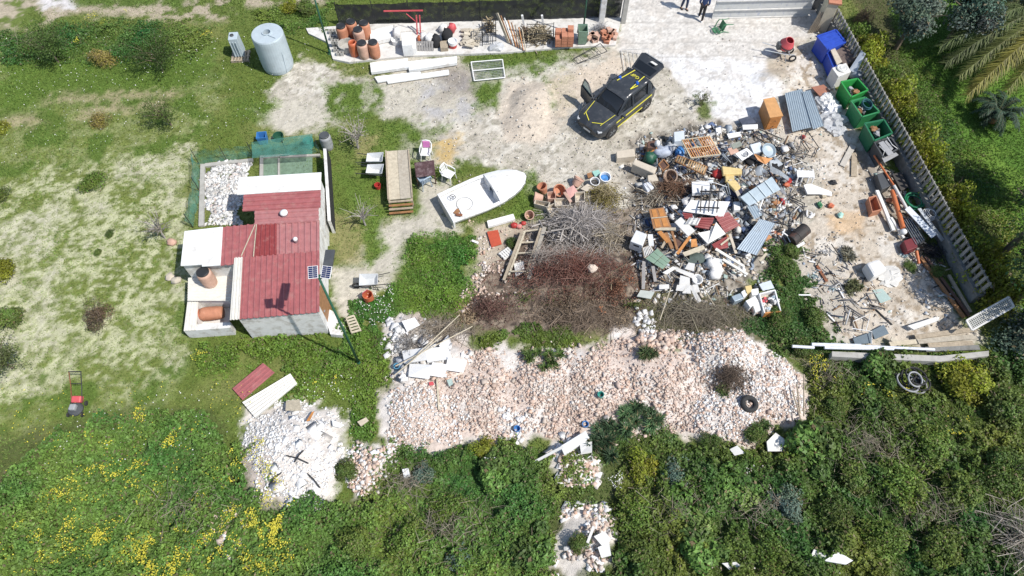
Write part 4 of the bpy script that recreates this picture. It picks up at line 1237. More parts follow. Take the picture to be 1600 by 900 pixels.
def big_tree(px, py, hc, r, h, kind, label, name="tree", n=9000, sz=.14, col=(.06, .10, .03), seed=1, lobes=16):
    c = P(px, py, hc); p = Vector((c.x, c.y, 0))
    t = thing(name, label, "tree", p)
    me = crown_mesh("crown", 400 + seed, r, h, n, sz, col, lobes, .03, .45)
    link("crown", me, (0, 0, hc - h * .35), t)
    rnd = random.Random(seed); mb = MB()
    mb.tube([p, p + Vector((.05, .05, hc * .5)), p + Vector((.1, 0, hc))], .14, 8, .09)
    for i in range(9):
        a = i * .7; mb.tube([p + Vector((.08, 0, hc * .7)), p + Vector((r * .4 * math.cos(a), r * .4 * math.sin(a), hc + h * .1)), p + Vector((r * .75 * math.cos(a), r * .75 * math.sin(a), hc + h * .35))], .05, 5, .015)
    mb.build("trunk", bark, t)
    return t


big_tree(1432, 22, 2.2, 1.7, 1.6, 0, "grey green olive tree behind the gate pillar, nearest the fence", col=(.095, .13, .10), seed=1)
big_tree(1518, 8, 2.4, 1.9, 1.8, 0, "grey green olive tree in the middle of the garden's far edge", col=(.085, .12, .09), seed=2)
big_tree(1600, -10, 2.6, 1.9, 1.8, 0, "grey green olive tree in the top right corner", col=(.08, .11, .08), seed=3)
big_tree(1640, 330, 3.2, 2.2, 2.2, 0, "dark garden tree at the right edge, above the lattice panel", col=(.035, .06, .02), seed=4)
big_tree(1650, 420, 3.0, 2.0, 2.2, 0, "dark garden tree at the right edge, lower of the two", col=(.03, .055, .02), seed=5)
big_tree(1720, 225, 4.2, 2.4, 2.4, 0, "dark garden tree beyond the right edge of the picture", col=(.04, .07, .02), seed=6)
shrub(1345, 38, .75, 'brown', "leafless brown shrub between the pillar and the olive tree", 1.1)
ordn = ["first", "second", "third", "fourth", "fifth", "sixth", "seventh", "eighth", "ninth", "tenth", "eleventh", "twelfth", "thirteenth", "fourteenth", "fifteenth", "sixteenth", "seventeenth", "eighteenth", "nineteenth", "twentieth"]
for i in range(20):
    y = 29.6 - i * .82
    shrub(0, 0, random.uniform(.85, 1.05), 'lime' if i % 4 else 'olive', "yellow green hedge shrub behind the picket fence, %s from the gate pillar" % ordn[i], random.uniform(1.5, 1.95), "hedge shrubs along the picket fence", "hedge_shrub", "hedge", Vector((fx(y) + random.uniform(.55, .85), y, 0)))
for i, (px, py, r, kd, lb) in enumerate([(1480, 95, .5, 'fine', "round green shrub on the shaded garden lawn"), (1570, 420, .9, 'olive', "lit olive shrub behind the lower end of the picket fence"), (1555, 395, .6, 'lime', "lime shrub behind the lower end of the picket fence")]):
    shrub(px, py, r, kd, lb)


# palm and cycad
def frond(mb_list, base, tip, droop, nl, ll, col, w=.036):
    base, tip = np.array(base, float), np.array(tip, float)
    mid = (base + tip) / 2 + np.array([0, 0, droop])
    t = np.linspace(0.08, 1, nl)[:, None]
    c = (1 - t) ** 2 * base + 2 * t * (1 - t) * mid + t ** 2 * tip
    tg = 2 * (1 - t) * (mid - base) + 2 * t * (tip - mid); tg /= np.linalg.norm(tg, axis=1, keepdims=True)
    side = np.cross(tg, [0, 0, 1]); side /= (np.linalg.norm(side, axis=1, keepdims=True) + 1e-9)
    Vs, Cs = [], []
    for s in (-1, 1):
        L = ll * (.30 + .70 * np.sin(np.clip(t * .93 + .04, 0, 1) * math.pi) ** .6) * RNG.uniform(.7, 1.2, t.shape)
        d = side * s * .8 + tg * .75 + np.array([0, 0, -.35]) + RNG.normal(size=c.shape) * .2
        d /= np.linalg.norm(d, axis=1, keepdims=True)
        q = np.cross(d, [0, 0, 1.]) * w * .5
        Vs.append(np.stack([c - q, c + q, c + d * L * .6 + q * .9, c + d * L * .6 - q * .9, c + d * L + np.array([0, 0, -.12]) * L], 1))
        Cs.append(np.array(col) * RNG.uniform(.5, 1.5, t.shape))
    V = np.concatenate(Vs).reshape(-1, 3); n = len(V) // 5; i = (np.arange(n) * 5)[:, None]
    F = np.concatenate([i + np.array([0, 1, 2, 3]), i + np.array([3, 2, 4, 4])])
    pts = [Vector(((1 - s) ** 2 * base + 2 * s * (1 - s) * mid + s * s * tip).tolist()) for s in np.linspace(0, 1, 9)]
    return V, np.concatenate([i + np.array([0, 1, 2, 3])]), np.concatenate([i + np.array([3, 2, 4])]), np.repeat(np.concatenate(Cs), 5, axis=0), pts


def frond_obj(root, base, tip, droop, nl, ll, col, name="frond", rr=.02):
    V, Fq, Ft, C, pts = frond(None, base, tip, droop, nl, ll, col)
    F = np.concatenate([Fq, np.stack([Ft[:, 0], Ft[:, 1], Ft[:, 2], Ft[:, 2]], 1)]) if False else Fq
    # tips as triangles go in the same mesh through tiny quads
    V2 = V.copy(); o0 = np.array(list(root_loc(root)))
    n = len(V) // 5
    tipq = np.stack([V[3::5], V[2::5], V[4::5] + (V[2::5] - V[3::5]) * .1, V[4::5]], 1).reshape(-1, 3)
    Vall = np.concatenate([V, tipq]); Fall = np.concatenate([Fq, (len(V) + np.arange(n * 4)).reshape(n, 4)])
    Call = np.concatenate([C, np.repeat(C[::5], 4, axis=0)])
    mb = MB(); mb.tube(pts, rr, 5, .006)
    k = len(Vall); rv = np.array([list(v) for v in mb.v]); rf = np.array([f for f in mb.f if len(f) == 4]) + k
    me = fast_mesh(name, np.concatenate([Vall, rv]) - o0, np.concatenate([Fall, rf]), np.concatenate([Call, np.tile([.16, .15, .06], (len(rv), 1))]), leaf_mat)
    return link(name, me, parent=root)


cc = P(1690, 5, 2.3); palm = thing("palm_tree", "tall palm tree at the right edge with long drooping fronds", "palm tree", Vector((cc.x, cc.y, 0)))
mb = MB(); mb.tube([(cc.x, cc.y, 0), (cc.x, cc.y, 1.2), (cc.x, cc.y, 2.3)], .3, 12, .26); mb.build("trunk", bark, palm)
for (tx, ty, th, colr) in [(1512, 148, 1.0, (.28, .26, .06)), (1520, 138, 1.1, (.25, .24, .06)), (1500, 118, 1.1, (.17, .19, .06)), (1478, 98, 1.0, (.13, .16, .06)), (1470, 72, 1.2, (.11, .145, .055)), (1490, 45, 1.5, (.11, .14, .05)), (1500, 20, 1.7, (.10, .135, .05)), (1575, 140, 1.3, (.2, .21, .05)), (1540, -10, 1.8, (.09, .12, .045)),
                           (1600, -70, 2.4, (.09, .13, .045)), (1690, 120, 1.4, (.08, .11, .03)), (1790, 150, 1.4, (.07, .1, .03)), (1850, 60, 1.5, (.07, .1, .03)), (1830, -60, 2, (.07, .1, .03)), (1730, -110, 2.2, (.07, .1, .03))]:
    frond_obj(palm, cc + Vector((0, 0, .1)), P(tx, ty, th), 2.2, 300, .85, colr, rr=.035)
c0 = P(1548, 190, 0); cyc = thing("cycad", "small cycad with stiff dark fronds on the garden lawn", "cycad", c0)
mb = MB(); mb.lathe([(.2, 0), (.24, .2), (.2, .45), (.08, .6)], c0, 10); mb.build("trunk", brown_wood, cyc)
for i in range(34):
    a = i * 2.4; q = .75 + .35 * random.random()
    frond_obj(cyc, c0 + Vector((0, 0, .5)), c0 + Vector((q * 1.25 * math.cos(a), q * 1.25 * math.sin(a), .35 + .35 * (i % 3))), .75, 44, .26, (.05, .09, .055), rr=.014)


# ================================================================ HEAPS OF CUT BRANCHES
def twig_arr(c, n, rx, ry, hz, ln, rad, col, flat=.25, jit=.25, rot=0.):
    an = RNG.random(n) * 6.283; q = np.minimum(np.abs(RNG.normal(size=n)) * .55 + .05 * RNG.random(n), 1.25)
    dx, dy = rx * q * np.cos(an), ry * q * np.sin(an)
    cr, sr = math.cos(rot), math.sin(rot)
    x, y = c.x + dx * cr - dy * sr, c.y + dx * sr + dy * cr
    z = gz(x, y) + RNG.random(n) * hz * np.clip(1.05 - q ** 2, .05, 1.1)
    th = RNG.random(n) * 6.283
    d = np.stack([np.cos(th), np.sin(th), RNG.normal(size=n) * flat], 1); d /= np.linalg.norm(d, axis=1, keepdims=True)
    L = ln * RNG.uniform(.35, 1.2, n)[:, None]
    p0 = np.stack([x, y, z], 1) - d * L * .5; p2 = p0 + d * L; pm = (p0 + p2) / 2 + RNG.normal(size=(n, 3)) * jit * L * .25
    p0[:, 2] = np.maximum(p0[:, 2], gz(p0[:, 0], p0[:, 1]) + .01); p2[:, 2] = np.maximum(p2[:, 2], gz(p2[:, 0], p2[:, 1]) + .01); pm[:, 2] = np.maximum(pm[:, 2], gz(pm[:, 0], pm[:, 1]) + .01)
    a = np.cross(d, [0, 0, 1.]); a /= (np.linalg.norm(a, axis=1, keepdims=True) + 1e-9); b = np.cross(d, a)
    R = rad * RNG.uniform(.4, 1.3, n)[:, None] ** 1.5
    rings = []
    for p, k in ((p0, 1.), (pm, .7), (p2, .3)):
        for j in range(3): rings.append(p + (a * math.cos(j * 2.094) + b * math.sin(j * 2.094)) * R * k)
    V = np.stack(rings, 1).reshape(-1, 3); i = (np.arange(n) * 9)[:, None]
    F = np.concatenate([i + np.array([k * 3 + j, k * 3 + (j + 1) % 3, k * 3 + 3 + (j + 1) % 3, k * 3 + 3 + j]) for k in (0, 1) for j in range(3)])
    C = np.repeat(np.array(col) * RNG.uniform(.55, 1.35, (n, 1)), 9, axis=0)
    return V, F, np.clip(C, .01, .6)


def leaf_arr(c, n, rx, ry, hz, sz, col, rot=0.):
    an = RNG.random(n) * 6.283; q = np.minimum(np.abs(RNG.normal(size=n)) * .55 + .05 * RNG.random(n), 1.25)
    dx, dy = rx * q * np.cos(an), ry * q * np.sin(an); cr, sr = math.cos(rot), math.sin(rot)
    x, y = c.x + dx * cr - dy * sr, c.y + dx * sr + dy * cr
    k = fbm(x * 1.8, y * 1.8, 5, 4) + .3 * (RNG.random(n) - .5) > .42
    x, y, q = x[k], y[k], q[k]; n = len(x)
    z = gz(x, y) + RNG.random(n) ** .6 * hz * np.clip(1.05 - q ** 2, .05, 1.1) * (.4 + 1.2 * fbm(x * 2, y * 2, 9, 3))
    nr = RNG.normal(size=(n, 3)); nr[:, 2] += .7
    return leaves(np.stack([x, y, z], 1), nr, RNG.uniform(.4, 1.3, n) * sz, np.clip(np.array(col) * RNG.uniform(.5, 1.5, (n, 1)) * (.45 + 1.1 * fbm(x * 1.3, y * 1.3, 15, 4))[:, None], .01, .6))


brush_mat = vcol_mat("dry_brush", rough=.9, spec=.15)


def stems(regions):
    Vs, Fs, Cs = [], [], []; off = 0
    for px, py, n, rx, ry in regions:
        V, F, C = twig_arr(P(px, py), n, rx, ry, .9, .7, .009, (.30, .26, .20), .5)
        Vs.append(V); Fs.append(F + off); Cs.append(C); off += len(V)
    tag(link('dry_stems', fast_mesh('dry_stems', np.concatenate(Vs), np.concatenate(Fs), np.concatenate(Cs), brush_mat)), kind='stuff', label='dry grey stems standing through the weeds')


def heap(name, label, cat, px, py, parts):
    c0 = G(px, py); Vs, Fs, Cs = [], [], []; off = 0
    for p in parts:
        c = G(p[1], p[2]); V, F, C = (twig_arr if p[0] == 't' else leaf_arr)(c, *p[3:])
        Vs.append(V); Fs.append(F + off); Cs.append(C); off += len(V)
    V = np.concatenate(Vs) - np.array(list(c0))
    return tag(link(name, fast_mesh(name, V, np.concatenate(Fs), np.concatenate(Cs), brush_mat), c0), label, cat)


stems([(700, 830, 420, 3., 1.6), (640, 760, 160, 1.5, 1.), (1350, 700, 500, 3.5, 2.), (1450, 800, 400, 3., 2.), (1050, 800, 260, 2.5, 1.8), (1180, 800, 200, 2., 1.5), (1290, 590, 160, 1.5, .8), (300, 800, 200, 3., 1.5), (60, 70, 120, 3., .8)])
heap("branch_heap", "heap of bare grey branches beside the clay pots", "branches", 905, 355, [('t', 905, 357, 1700, 1.8, 1.25, .75, 1.2, .014, (.40, .37, .35)), ('t', 890, 370, 60, 1.2, .9, .8, 1.7, .03, (.42, .39, .36)), ('t', 945, 370, 350, 1.0, .9, .5, 1.1, .014, (.38, .33, .25)), ('l', 900, 360, 900, 1.3, 1., .4, .06, (.14, .115, .10))])
heap("brushwood", "heap of dead olive yellow brushwood behind the clay pots", "brushwood", 945, 310, [('l', 940, 312, 2200, .95, .9, .6, .09, (.22, .19, .055)), ('t', 945, 312, 350, .9, .9, .6, .9, .010, (.30, .25, .14))])
heap("brushwood", "wide heap of dead dark red brushwood below the plank ramp", "brushwood", 890, 430, [('l', 890, 430, 15000, 2.9, 1.35, .85, .07, (.15, .062, .048)), ('l', 965, 450, 5200, 1.2, 1.1, .6, .07, (.17, .085, .055)), ('t', 890, 430, 1300, 2.9, 1.4, .9, .9, .008, (.26, .15, .12)), ('t', 950, 440, 14, 1.2, .9, .9, 2.2, .02, (.34, .28, .18)), ('l', 980, 445, 260, .35, .3, .6, .07, (.40, .13, .05)), ('t', 860, 410, 260, 1.6, .8, 1.0, 1.1, .010, (.38, .33, .29)), ('l', 830, 470, 700, 1.2, .6, .4, .08, (.09, .13, .03)), ('l', 990, 480, 500, .8, .5, .4, .08, (.10, .13, .035)), ('l', 900, 470, 900, 2., .8, .8, .06, (.24, .18, .12))])
heap("brushwood", "heap of dead reddish brushwood left of the dark red heap", "brushwood", 760, 485, [('l', 762, 484, 3600, 1.1, .75, .5, .07, (.12, .065, .055)), ('t', 762, 484, 300, .95, .6, .5, .8, .009, (.2, .13, .10))])
heap("brushwood", "heap of dry brown brushwood at the upper edge of the rubble bank", "brushwood", 920, 500, [('l', 905, 492, 5600, 2.2, .75, .45, .07, (.20, .15, .105)), ('t', 910, 495, 1200, 2.3, .7, .5, .9, .009, (.27, .21, .16)), ('l', 937, 494, 260, .4, .4, .6, .07, (.42, .16, .07)), ('l', 975, 500, 1200, .7, .5, .4, .06, (.24, .18, .12))])
heap("brushwood", "wide mat of dry grey brushwood below the fallen white boards", "brushwood", 1090, 495, [('t', 1090, 495, 1600, 2.6, 1.0, .45, 1.0, .008, (.27, .235, .18)), ('l', 1090, 495, 2600, 2.6, 1.0, .3, .06, (.13, .125, .075)), ('t', 1080, 490, 9, 1.5, .7, .6, 2.3, .02, (.40, .37, .26))])
heap("brushwood", "tangle of dead brown twigs and thorns on the rubble beside the tyre", "brushwood", 1138, 592, [('t', 1138, 592, 900, .85, .55, .5, .6, .007, (.15, .115, .09)), ('l', 1138, 592, 500, .8, .5, .3, .04, (.10, .08, .06))])
heap("branch_heap", "sheaf of dry canes and sticks lying across the smashed white board", "branches", 680, 520, [('t', 690, 518, 500, 1.5, .6, .4, 1.2, .007, (.33, .28, .22)), ('t', 640, 540, 200, .8, .5, .4, 1.0, .008, (.26, .24, .22)), ('l', 690, 515, 900, 1.4, .6, .2, .06, (.2, .17, .12))])
for i, (a_, b_, lb) in enumerate([((622, 582), (718, 492), "long dry cane with a pale end pointing at the green weeds"), ((618, 572), (738, 510), "long dry cane lying lower over the smashed white board"), ((612, 590), (690, 525), "short dry cane beside the two long ones")]):
    mb = MB(); mb.tube([G(*a_, .35), G((a_[0] + b_[0]) / 2, (a_[1] + b_[1]) / 2, .6), G(*b_, .55)], .025, 6, .018); mb.thing("cane", pale_wood, lb, "cane")
heap("branch_heap", "tangle of pale dead branches at the bottom right edge", "branches", 1585, 850, [('t', 1590, 850, 260, 1.4, 1.5, 1.0, 1.8, .014, (.42, .38, .33)), ('t', 1590, 850, 600, 1.4, 1.5, .8, .8, .006, (.36, .31, .26))])
heap("branch_heap", "brown tangle of twigs and firewood inside the junk heap", "branches", 1050, 298, [('t', 1045, 300, 500, 1.4, .6, .5, .9, .014, (.20, .12, .08)), ('t', 1020, 310, 260, 1.2, .8, .4, 1.2, .016, (.33, .29, .23))])
# ================================================================ STORED GOODS ALONG THE TOP
def barrel(label, base, mat, h=.95, r=.29, lid=black_plastic, tiltv=None, group=None, name="barrel", open_=False):
    t = thing(name, label, "barrel", base, group)
    ax = tiltv
    mb = MB(); k = h / .95
    prof = [(r * .86, 0), (r * .9, .03 * k), (r * .98, .2 * k), (r, .24 * k), (r * .985, .27 * k), (r * 1.03, .5 * k), (r, .72 * k), (r * 1.01, .75 * k), (r * .96, .8 * k), (r * .8, .9 * k)]
    if open_: prof += [(r * .72, .9 * k), (r * .75, .7 * k), (r * .8, .3 * k), (.001, .28 * k)]
    mb.lathe(prof, base, 20, ax); mb.build("body", mat, t, True)
    if not open_:
        mb = MB(); mb.lathe([(r * .84, .88 * k), (r * .84, .94 * k), (r * .78, .96 * k), (r * .72, .945 * k), (0.0, .945 * k)], base, 20, ax); mb.build("lid", lid, t)
    return t


for (x, y, m, l) in [(538, 63, terracotta, "terracotta barrel with black lid, back left of the cluster by the net fence"), (553, 56, terracotta, "terracotta barrel with black lid, back middle of the cluster by the net fence"), (573, 58, terracotta, "faded terracotta barrel with black lid, back right of the cluster by the net fence"),
                     (564, 68, terracotta_pale, "faded terracotta barrel half hidden in the middle of the cluster"), (570, 89, terracotta_pale, "faded terracotta barrel with black lid, front middle of the cluster"), (587, 88, terracotta, "terracotta barrel with black lid, front right of the cluster")]:
    barrel(l, P(x, y, .12), m)
barrel("slim open orange barrel without a lid, front left of the cluster", P(555, 86, .12), orange_plastic, .9, .24, open_=True)
mb = MB(); mb.lathe([(.42, 0), (.46, .3), (.46, .34), (.40, .34), (.36, .08), (0, .06)], P(543, 76, .12), 18); mb.thing("concrete_ring", grey_conc, "round grey concrete tub holding the slim orange barrel", "tub")
# barrels elsewhere
barrel("terracotta barrel with a dark lid standing on the shed's low annexe roof", P(330, 443, .86), terracotta_pale, .95, .3)
barrel("terracotta barrel lying on its side in the shed's open pen", P(348, 488, .36), terracotta, .95, .28, orange_plastic, Vector((-1, -.12, .02)))
barrel("grey barrel standing at the end of the thin white yard wall", P(513, 231, 0), grey_paint, .9, .28, dark_grey)
# cistern
tb = P(436, 103); tk = thing("cistern", "large pale blue cylindrical cistern with an open hatch", "water tank", tb)
mb = MB(); R_ = .80
mb.lathe([(R_ * .93, 0), (R_ * .96, .05), (R_, .25), (R_, 1.9), (R_ * .99, 2.02), (R_ * .95, 2.08), (R_ * .3, 2.10), (R_ * .3, 2.16), (R_ * .24, 2.16), (R_ * .24, 1.6), (0, 1.6)], tb, 40); mb.build("body", pale_blue, tk, True).data.polygons.foreach_set("use_smooth", [True] * 0) if False else mb.build("body", pale_blue, tk)
mb = MB(); mb.tube([tb + Vector((.55, -.58, .1)), tb + Vector((.62, -.54, 1.2)), tb + Vector((.5, -.4, 2.12)), tb + Vector((.1, -.2, 2.14))], .018, 6); mb.build("pipe", pale_blue, tk)
sb = P(376, 88); st = thing("water_tank", "narrow pale blue upright tank standing on a wooden pallet", "water tank", sb + Vector((0, 0, .15)))
mb = MB(); Rz = Matrix.Rotation(math.radians(6), 3, 'Z'); mb.box(sb + Vector((0, .1, .70)), (.50, .62, 1.1), Rz, .92)
for q in (-.15, 0, .15): mb.box(sb + Vector((q, -.24, .65)), (.05, .06, .95), Rz)
bevel(mb.build("body", pale_blue, st), .05, 3)
mb = MB(); mb.lathe([(.10, 0), (.10, .05), (.07, .06), (.07, .02), (0, .02)], sb + Vector((-.05, .1, 1.25)), 12); mb.build("filler_cap", dark_grey, st)


def pallet(label, c, w, d, rz, mat=old_wood, h=.14, n=6, group=None, rot=None):
    t = thing("pallet", label, "pallet", c, group)
    R = rot or Matrix.Rotation(rz, 3, 'Z')
    for i in range(n):
        mb = MB(); mb.box(c + R @ Vector((-w / 2 + w * (i + .5) / n, 0, h - .012)), (w / n * .72, d, .022), R); mb.build("slat", mat, t)
    for q in (-.42, 0, .42):
        mb = MB(); mb.box(c + R @ Vector((0, d * q, h / 2 - .012)), (w, .09, h - .026), R); mb.build("bearer", mat, t)
    return t


pallet("weathered pallet under the narrow pale blue tank", P(377, 90), .95, .8, .1)
pallet("grey weathered pallet standing against the bags by the net fence", P(664, 78, .12), 0, 0, 0) if False else pallet("grey weathered pallet propped upright below the white and dark bags", P(664, 77, .13), .95, .85, 0, M("grey_wood", (.27, .26, .25), .2, 8, .9), .12, 7, None, Matrix.Rotation(math.radians(58), 3, 'X'))
# cinder blocks
for i, (x, y, z) in enumerate([(520, 52, .12), (522, 62, .12), (525, 72, .12), (527, 80, .12), (532, 86, .12), (524, 68, .34)]):
    b = P(x, y, z); mb = MB()
    for q in (-.17, 0, .17): mb.box(b + Vector((q, 0, .1)), (.04, .2, .2))
    mb.box(b + Vector((0, .09, .1)), (.299, .02, .198)); mb.box(b + Vector((0, -.09, .1)), (.299, .02, .198))
    mb.thing("cinder_block", grey_conc, "hollow grey cinder block beside the lamp pole, %s" % ["farthest of the row", "second of the row", "third of the row", "fourth of the row", "nearest of the row", "lying on top of the row"][i], "block", "cinder blocks beside the lamp pole")


def SL(name, label, cat, pts, h, t, mat, group=None, on_ground=True):
    """a flat piece with thickness: pts are photo pixels of its upper face, h its height (one value or one per corner)"""
    hs = h if hasattr(h, '__len__') else [h] * len(pts)
    w = [G(x, y, q) if on_ground else P(x, y, q) for (x, y), q in zip(pts, hs)]
    mb = MB(); mb.prism(w, t)
    return mb.thing(name, mat, label, cat, group)


def box_px(name, label, cat, top, h, mat, base=0., group=None, bev=.015):
    """a box seen from above: top face corners in photo pixels at height h, walls straight down"""
    w = [P(x, y, h) for x, y in top]
    mb = MB(); mb.prism(w, h - base, n=Vector((0, 0, 1)))
    return bevel(mb.thing(name, mat, label, cat, group), bev)


# white slabs, boxes and bags
for i, (y0_, h_) in enumerate([(0, .24), (2, .32), (4, .40)]):
    SL("white_slab", "%s white insulation slab of the stack beside the barrels" % ["lowest", "middle", "topmost"][i], "slab", [(578, 52 - y0_), (614, 43 - y0_), (615, 62 - y0_), (579, 70 - y0_)], h_, .07, white_sheet, on_ground=False)
SL("board", "pale board lying at the foot of the net fence behind the white boxes", "board", [(616, 38), (662, 36), (662, 47), (616, 50)], .18, .05, off_white, on_ground=False)
box_px("washing_machine", "white box machine with a brown stained top beside the grey pallet", "machine", [(627, 51), (643, 50), (644, 70), (628, 71)], .85, white_paint, .12)
box_px("cabinet", "narrow white upright board beside the white box machine", "panel", [(644, 56), (649, 56), (650, 74), (645, 75)], .6, white_paint, .12)
mb = MB(); mb.blob(P(620, 52, .5), (.2, .3, .38), 3, .25); mb.thing("sack", bag_white, "bluish white sack between the slab stack and the white box machine", "sack", smooth_=True)
mb = MB(); mb.lathe([(.2, 0), (.24, .28), (.22, .28), (.18, .05), (0, .04)], P(619, 68, .12), 14); mb.thing("basin", white_paint, "round white basin in front of the bluish white sack", "basin")
# red steel trestle
tr = thing("steel_trestle", "thin red steel crane arm standing in front of the net fence", "steel frame", P(655, 54, .12))
mb = MB(); z = 1.6
mb.bar(P(604, 42, .12) + Vector((0, 0, 1.0)), P(664, 41, .12) + Vector((0, 0, 1.0)), .06); mb.build("arm", pink_red, tr)
mb = MB(); p = P(652, 54, .12); mb.bar(p, p + Vector((.05, .3, 1.0)), .06); mb.bar(p + Vector((.18, 0, 0)), p + Vector((.22, .3, 1.0)), .06); mb.build("post", pink_red, tr)
mb = MB(); mb.bar(p + Vector((.05, .2, .6)), p + Vector((-.5, .42, 1.0)), .035); mb.build("brace", pink_red, tr)
for (x, y, z, r, m, l, sd_) in [(671, 62, .45, (.26, .28, .35), bag_white, "white plastic bag standing against the grey pallet", 1), (662, 58, .4, (.2, .2, .26), bag_white, "small white bag left of the larger white bag", 2), (681, 66, .4, (.26, .3, .42), cloth_black, "black rubbish bag between the grey pallet and the wooden crate", 3),
                               (699, 55, .5, (.32, .34, .40), cloth_black, "big black rubbish bag behind the wooden crate", 4), (692, 45, .4, (.26, .22, .3), bag_white, "pale bag behind the big black rubbish bag", 5), (706, 44, .55, (.24, .2, .3), pink_red, "red and white striped bag behind the red bucket", 6), (655, 60, .35, (.14, .14, .18), orange_plastic, "small orange pot left of the white bags", 7)]:
    mb = MB(); mb.blob(P(x, y, z - .1), r, sd_, .22, 10, 7); mb.thing("bag", m, l, "bag", smooth_=True)
box_px("crate", "small grey wooden crate left of the red bucket", "crate", [(687, 64), (699, 63), (700, 74), (688, 75)], .38, old_wood, .12)
rb_ = P(708, 73, .12); rbk = thing("bucket", "red and white bucket in front of the black bag", "bucket", rb_)
mb = MB(); mb.lathe([(.2, 0), (.23, .2)], rb_, 16); mb.build("body", red_paint, rbk); mb = MB(); mb.lathe([(.23, .2), (.25, .4), (.22, .4), (.2, .3), (0, .3)], rb_, 16); mb.build("rim", white_paint, rbk)
# heaps: cut stone, firewood
for i in range(26):
    x, y = 721 + random.random() * 26, 46 + random.random() * 27
    mb = MB(); R = Euler((random.uniform(-.3, .3), random.uniform(-.3, .3), random.uniform(-.6, .6))).to_matrix()
    zz = .18 + .28 * (1 - abs(x - 734) / 14) * random.random()
    mb.box(P(x, y, zz), (random.uniform(.3, .55), random.uniform(.15, .25), .06), R); bevel(mb.thing("stone_slab", stone_m, "cream stone slab in the untidy stack between the red bucket and the dark rack", "stone slab", "cream stone slabs stacked by the net fence"), .01)
rk = thing("wire_rack", "dark wire rack on legs holding firewood in front of the net fence", "rack", P(764, 70, .12))
for lv in (.3, .7, 1.1):
    mb = MB(); q = [P(754, 72, .12), P(775, 71, .12), P(775, 58, .12), P(754, 59, .12)]; q = [v + Vector((0, 0, lv)) for v in q]
    for i in range(4): mb.bar(q[i], q[(i + 1) % 4], .03)
    for i in range(1, 7): mb.bar(q[0].lerp(q[1], i / 7), q[3].lerp(q[2], i / 7), .014)
    mb.build("shelf", dark_steel, rk)
for q in (P(754, 72, .12), P(775, 71, .12), P(775, 58, .12), P(754, 59, .12)):
    mb = MB(); mb.tube([q, q + Vector((0, 0, 1.25))], .02); mb.build("post", dark_steel, rk)
heap("firewood", "twisted firewood piled on the dark wire rack", "firewood", 765, 52, [('t', 765, 50, 90, .32, .3, .9, .6, .03, (.33, .27, .17))])
c = P(764, 48, .12)
fw = heap("firewood", "big pile of twisted grey firewood right of the leaning planks", "firewood", 840, 62, [('t', 840, 62, 420, .9, .62, .75, .85, .03, (.34, .29, .20)), ('t', 820, 58, 100, .5, .5, .6, .7, .03, (.28, .22, .16))])
for x, l in ((818, "short white post sticking out of the firewood, left"), (848, "short white post sticking out of the firewood, right")):
    mb = MB(); mb.box(P(x, 52, .12) + Vector((0, 0, .6)), (.10, .10, 1.2), Euler((.1, -.15, 0)).to_matrix()); mb.thing("post", white_paint, l, "post")
mb = MB()
ct = thing("firewood_cage", "thin metal cage frame around the twisted firewood", "cage", P(845, 74, .12))
q = [P(823, 74, .12), P(864, 73, .12), P(864, 58, .12), P(823, 59, .12)]
for lv in (.4, .85):
    mb = MB()
    for i in range(4): mb.bar(q[i] + Vector((0, 0, lv)), q[(i + 1) % 4] + Vector((0, 0, lv)), .025)
    mb.build("hoop", dark_steel, ct)
for v in q: mb = MB(); mb.tube([v, v + Vector((0, 0, .95))], .016); mb.build("post", dark_steel, ct)
# leaning planks
cols = [pale_wood, brown_wood, white_sheet, orange_wood, brown_wood, old_wood, orange_wood, pale_wood]
labs = ["pale plank, leftmost of the leaning planks", "brown plank, second of the leaning planks", "white painted plank among the leaning brown planks", "reddish plank in the middle of the leaning planks", "dark brown plank right of the middle of the leaning planks", "grey plank behind the leaning brown planks", "orange plank near the right of the leaning planks", "thin pale lath, rightmost of the leaning planks"]
for i in range(8):
    b = P(795 + i * 3.8, 68 + i * 1.9, .12); tp = b + Vector((-.62 + i * .06, .75, 1.30 - .07 * i))
    d = (tp - b).normalized(); R = Matrix((d, d.cross(Vector((0, 0, 1))).normalized(), d.cross(d.cross(Vector((0, 0, 1)))).normalized())).transposed()
    mb = MB(); mb.box((b + tp) / 2 + Vector((0, 0, .03)), ((tp - b).length, .22 if i == 0 else .10, .035), d.to_track_quat('X', 'Y').to_matrix()); mb.thing("plank", cols[i], labs[i], "plank")
mb = MB(); mb.blob(P(777, 74, .2), (.4, .3, .25), 8, .3); mb.thing("sack", clear_sheet, "translucent sack at the foot of the dark wire rack", "sack")
# bricks on the blue pallet
pallet("blue pallet carrying the stack of terracotta bricks", P(881, 66, .12), .95, .75, 0, mid_blue, .13)
bn = 0
for ix in range(3):
    for iy in range(2):
        hgt_ = 4 if not (ix == 0 and iy == 0) else 3
        for iz in range(hgt_ + (1 if (ix == 2 and iy == 1) else 0)):
            bn += 1; mb = MB(); b = P(881, 66, .26) + Vector((-.33 + ix * .325, -.22 + iy * .36, .085 + iz * .17))
            mb.box(b, (.305, .34, .155), random.uniform(-.04, .04)); mb.box(b + Vector((0, -.171, .0)), (.27, .004, .12))
            bevel(mb.thing("brick_pack", brick_m, "terracotta hollow brick in the stack on the blue pallet", "brick", "hollow bricks stacked on the blue pallet"), .008)
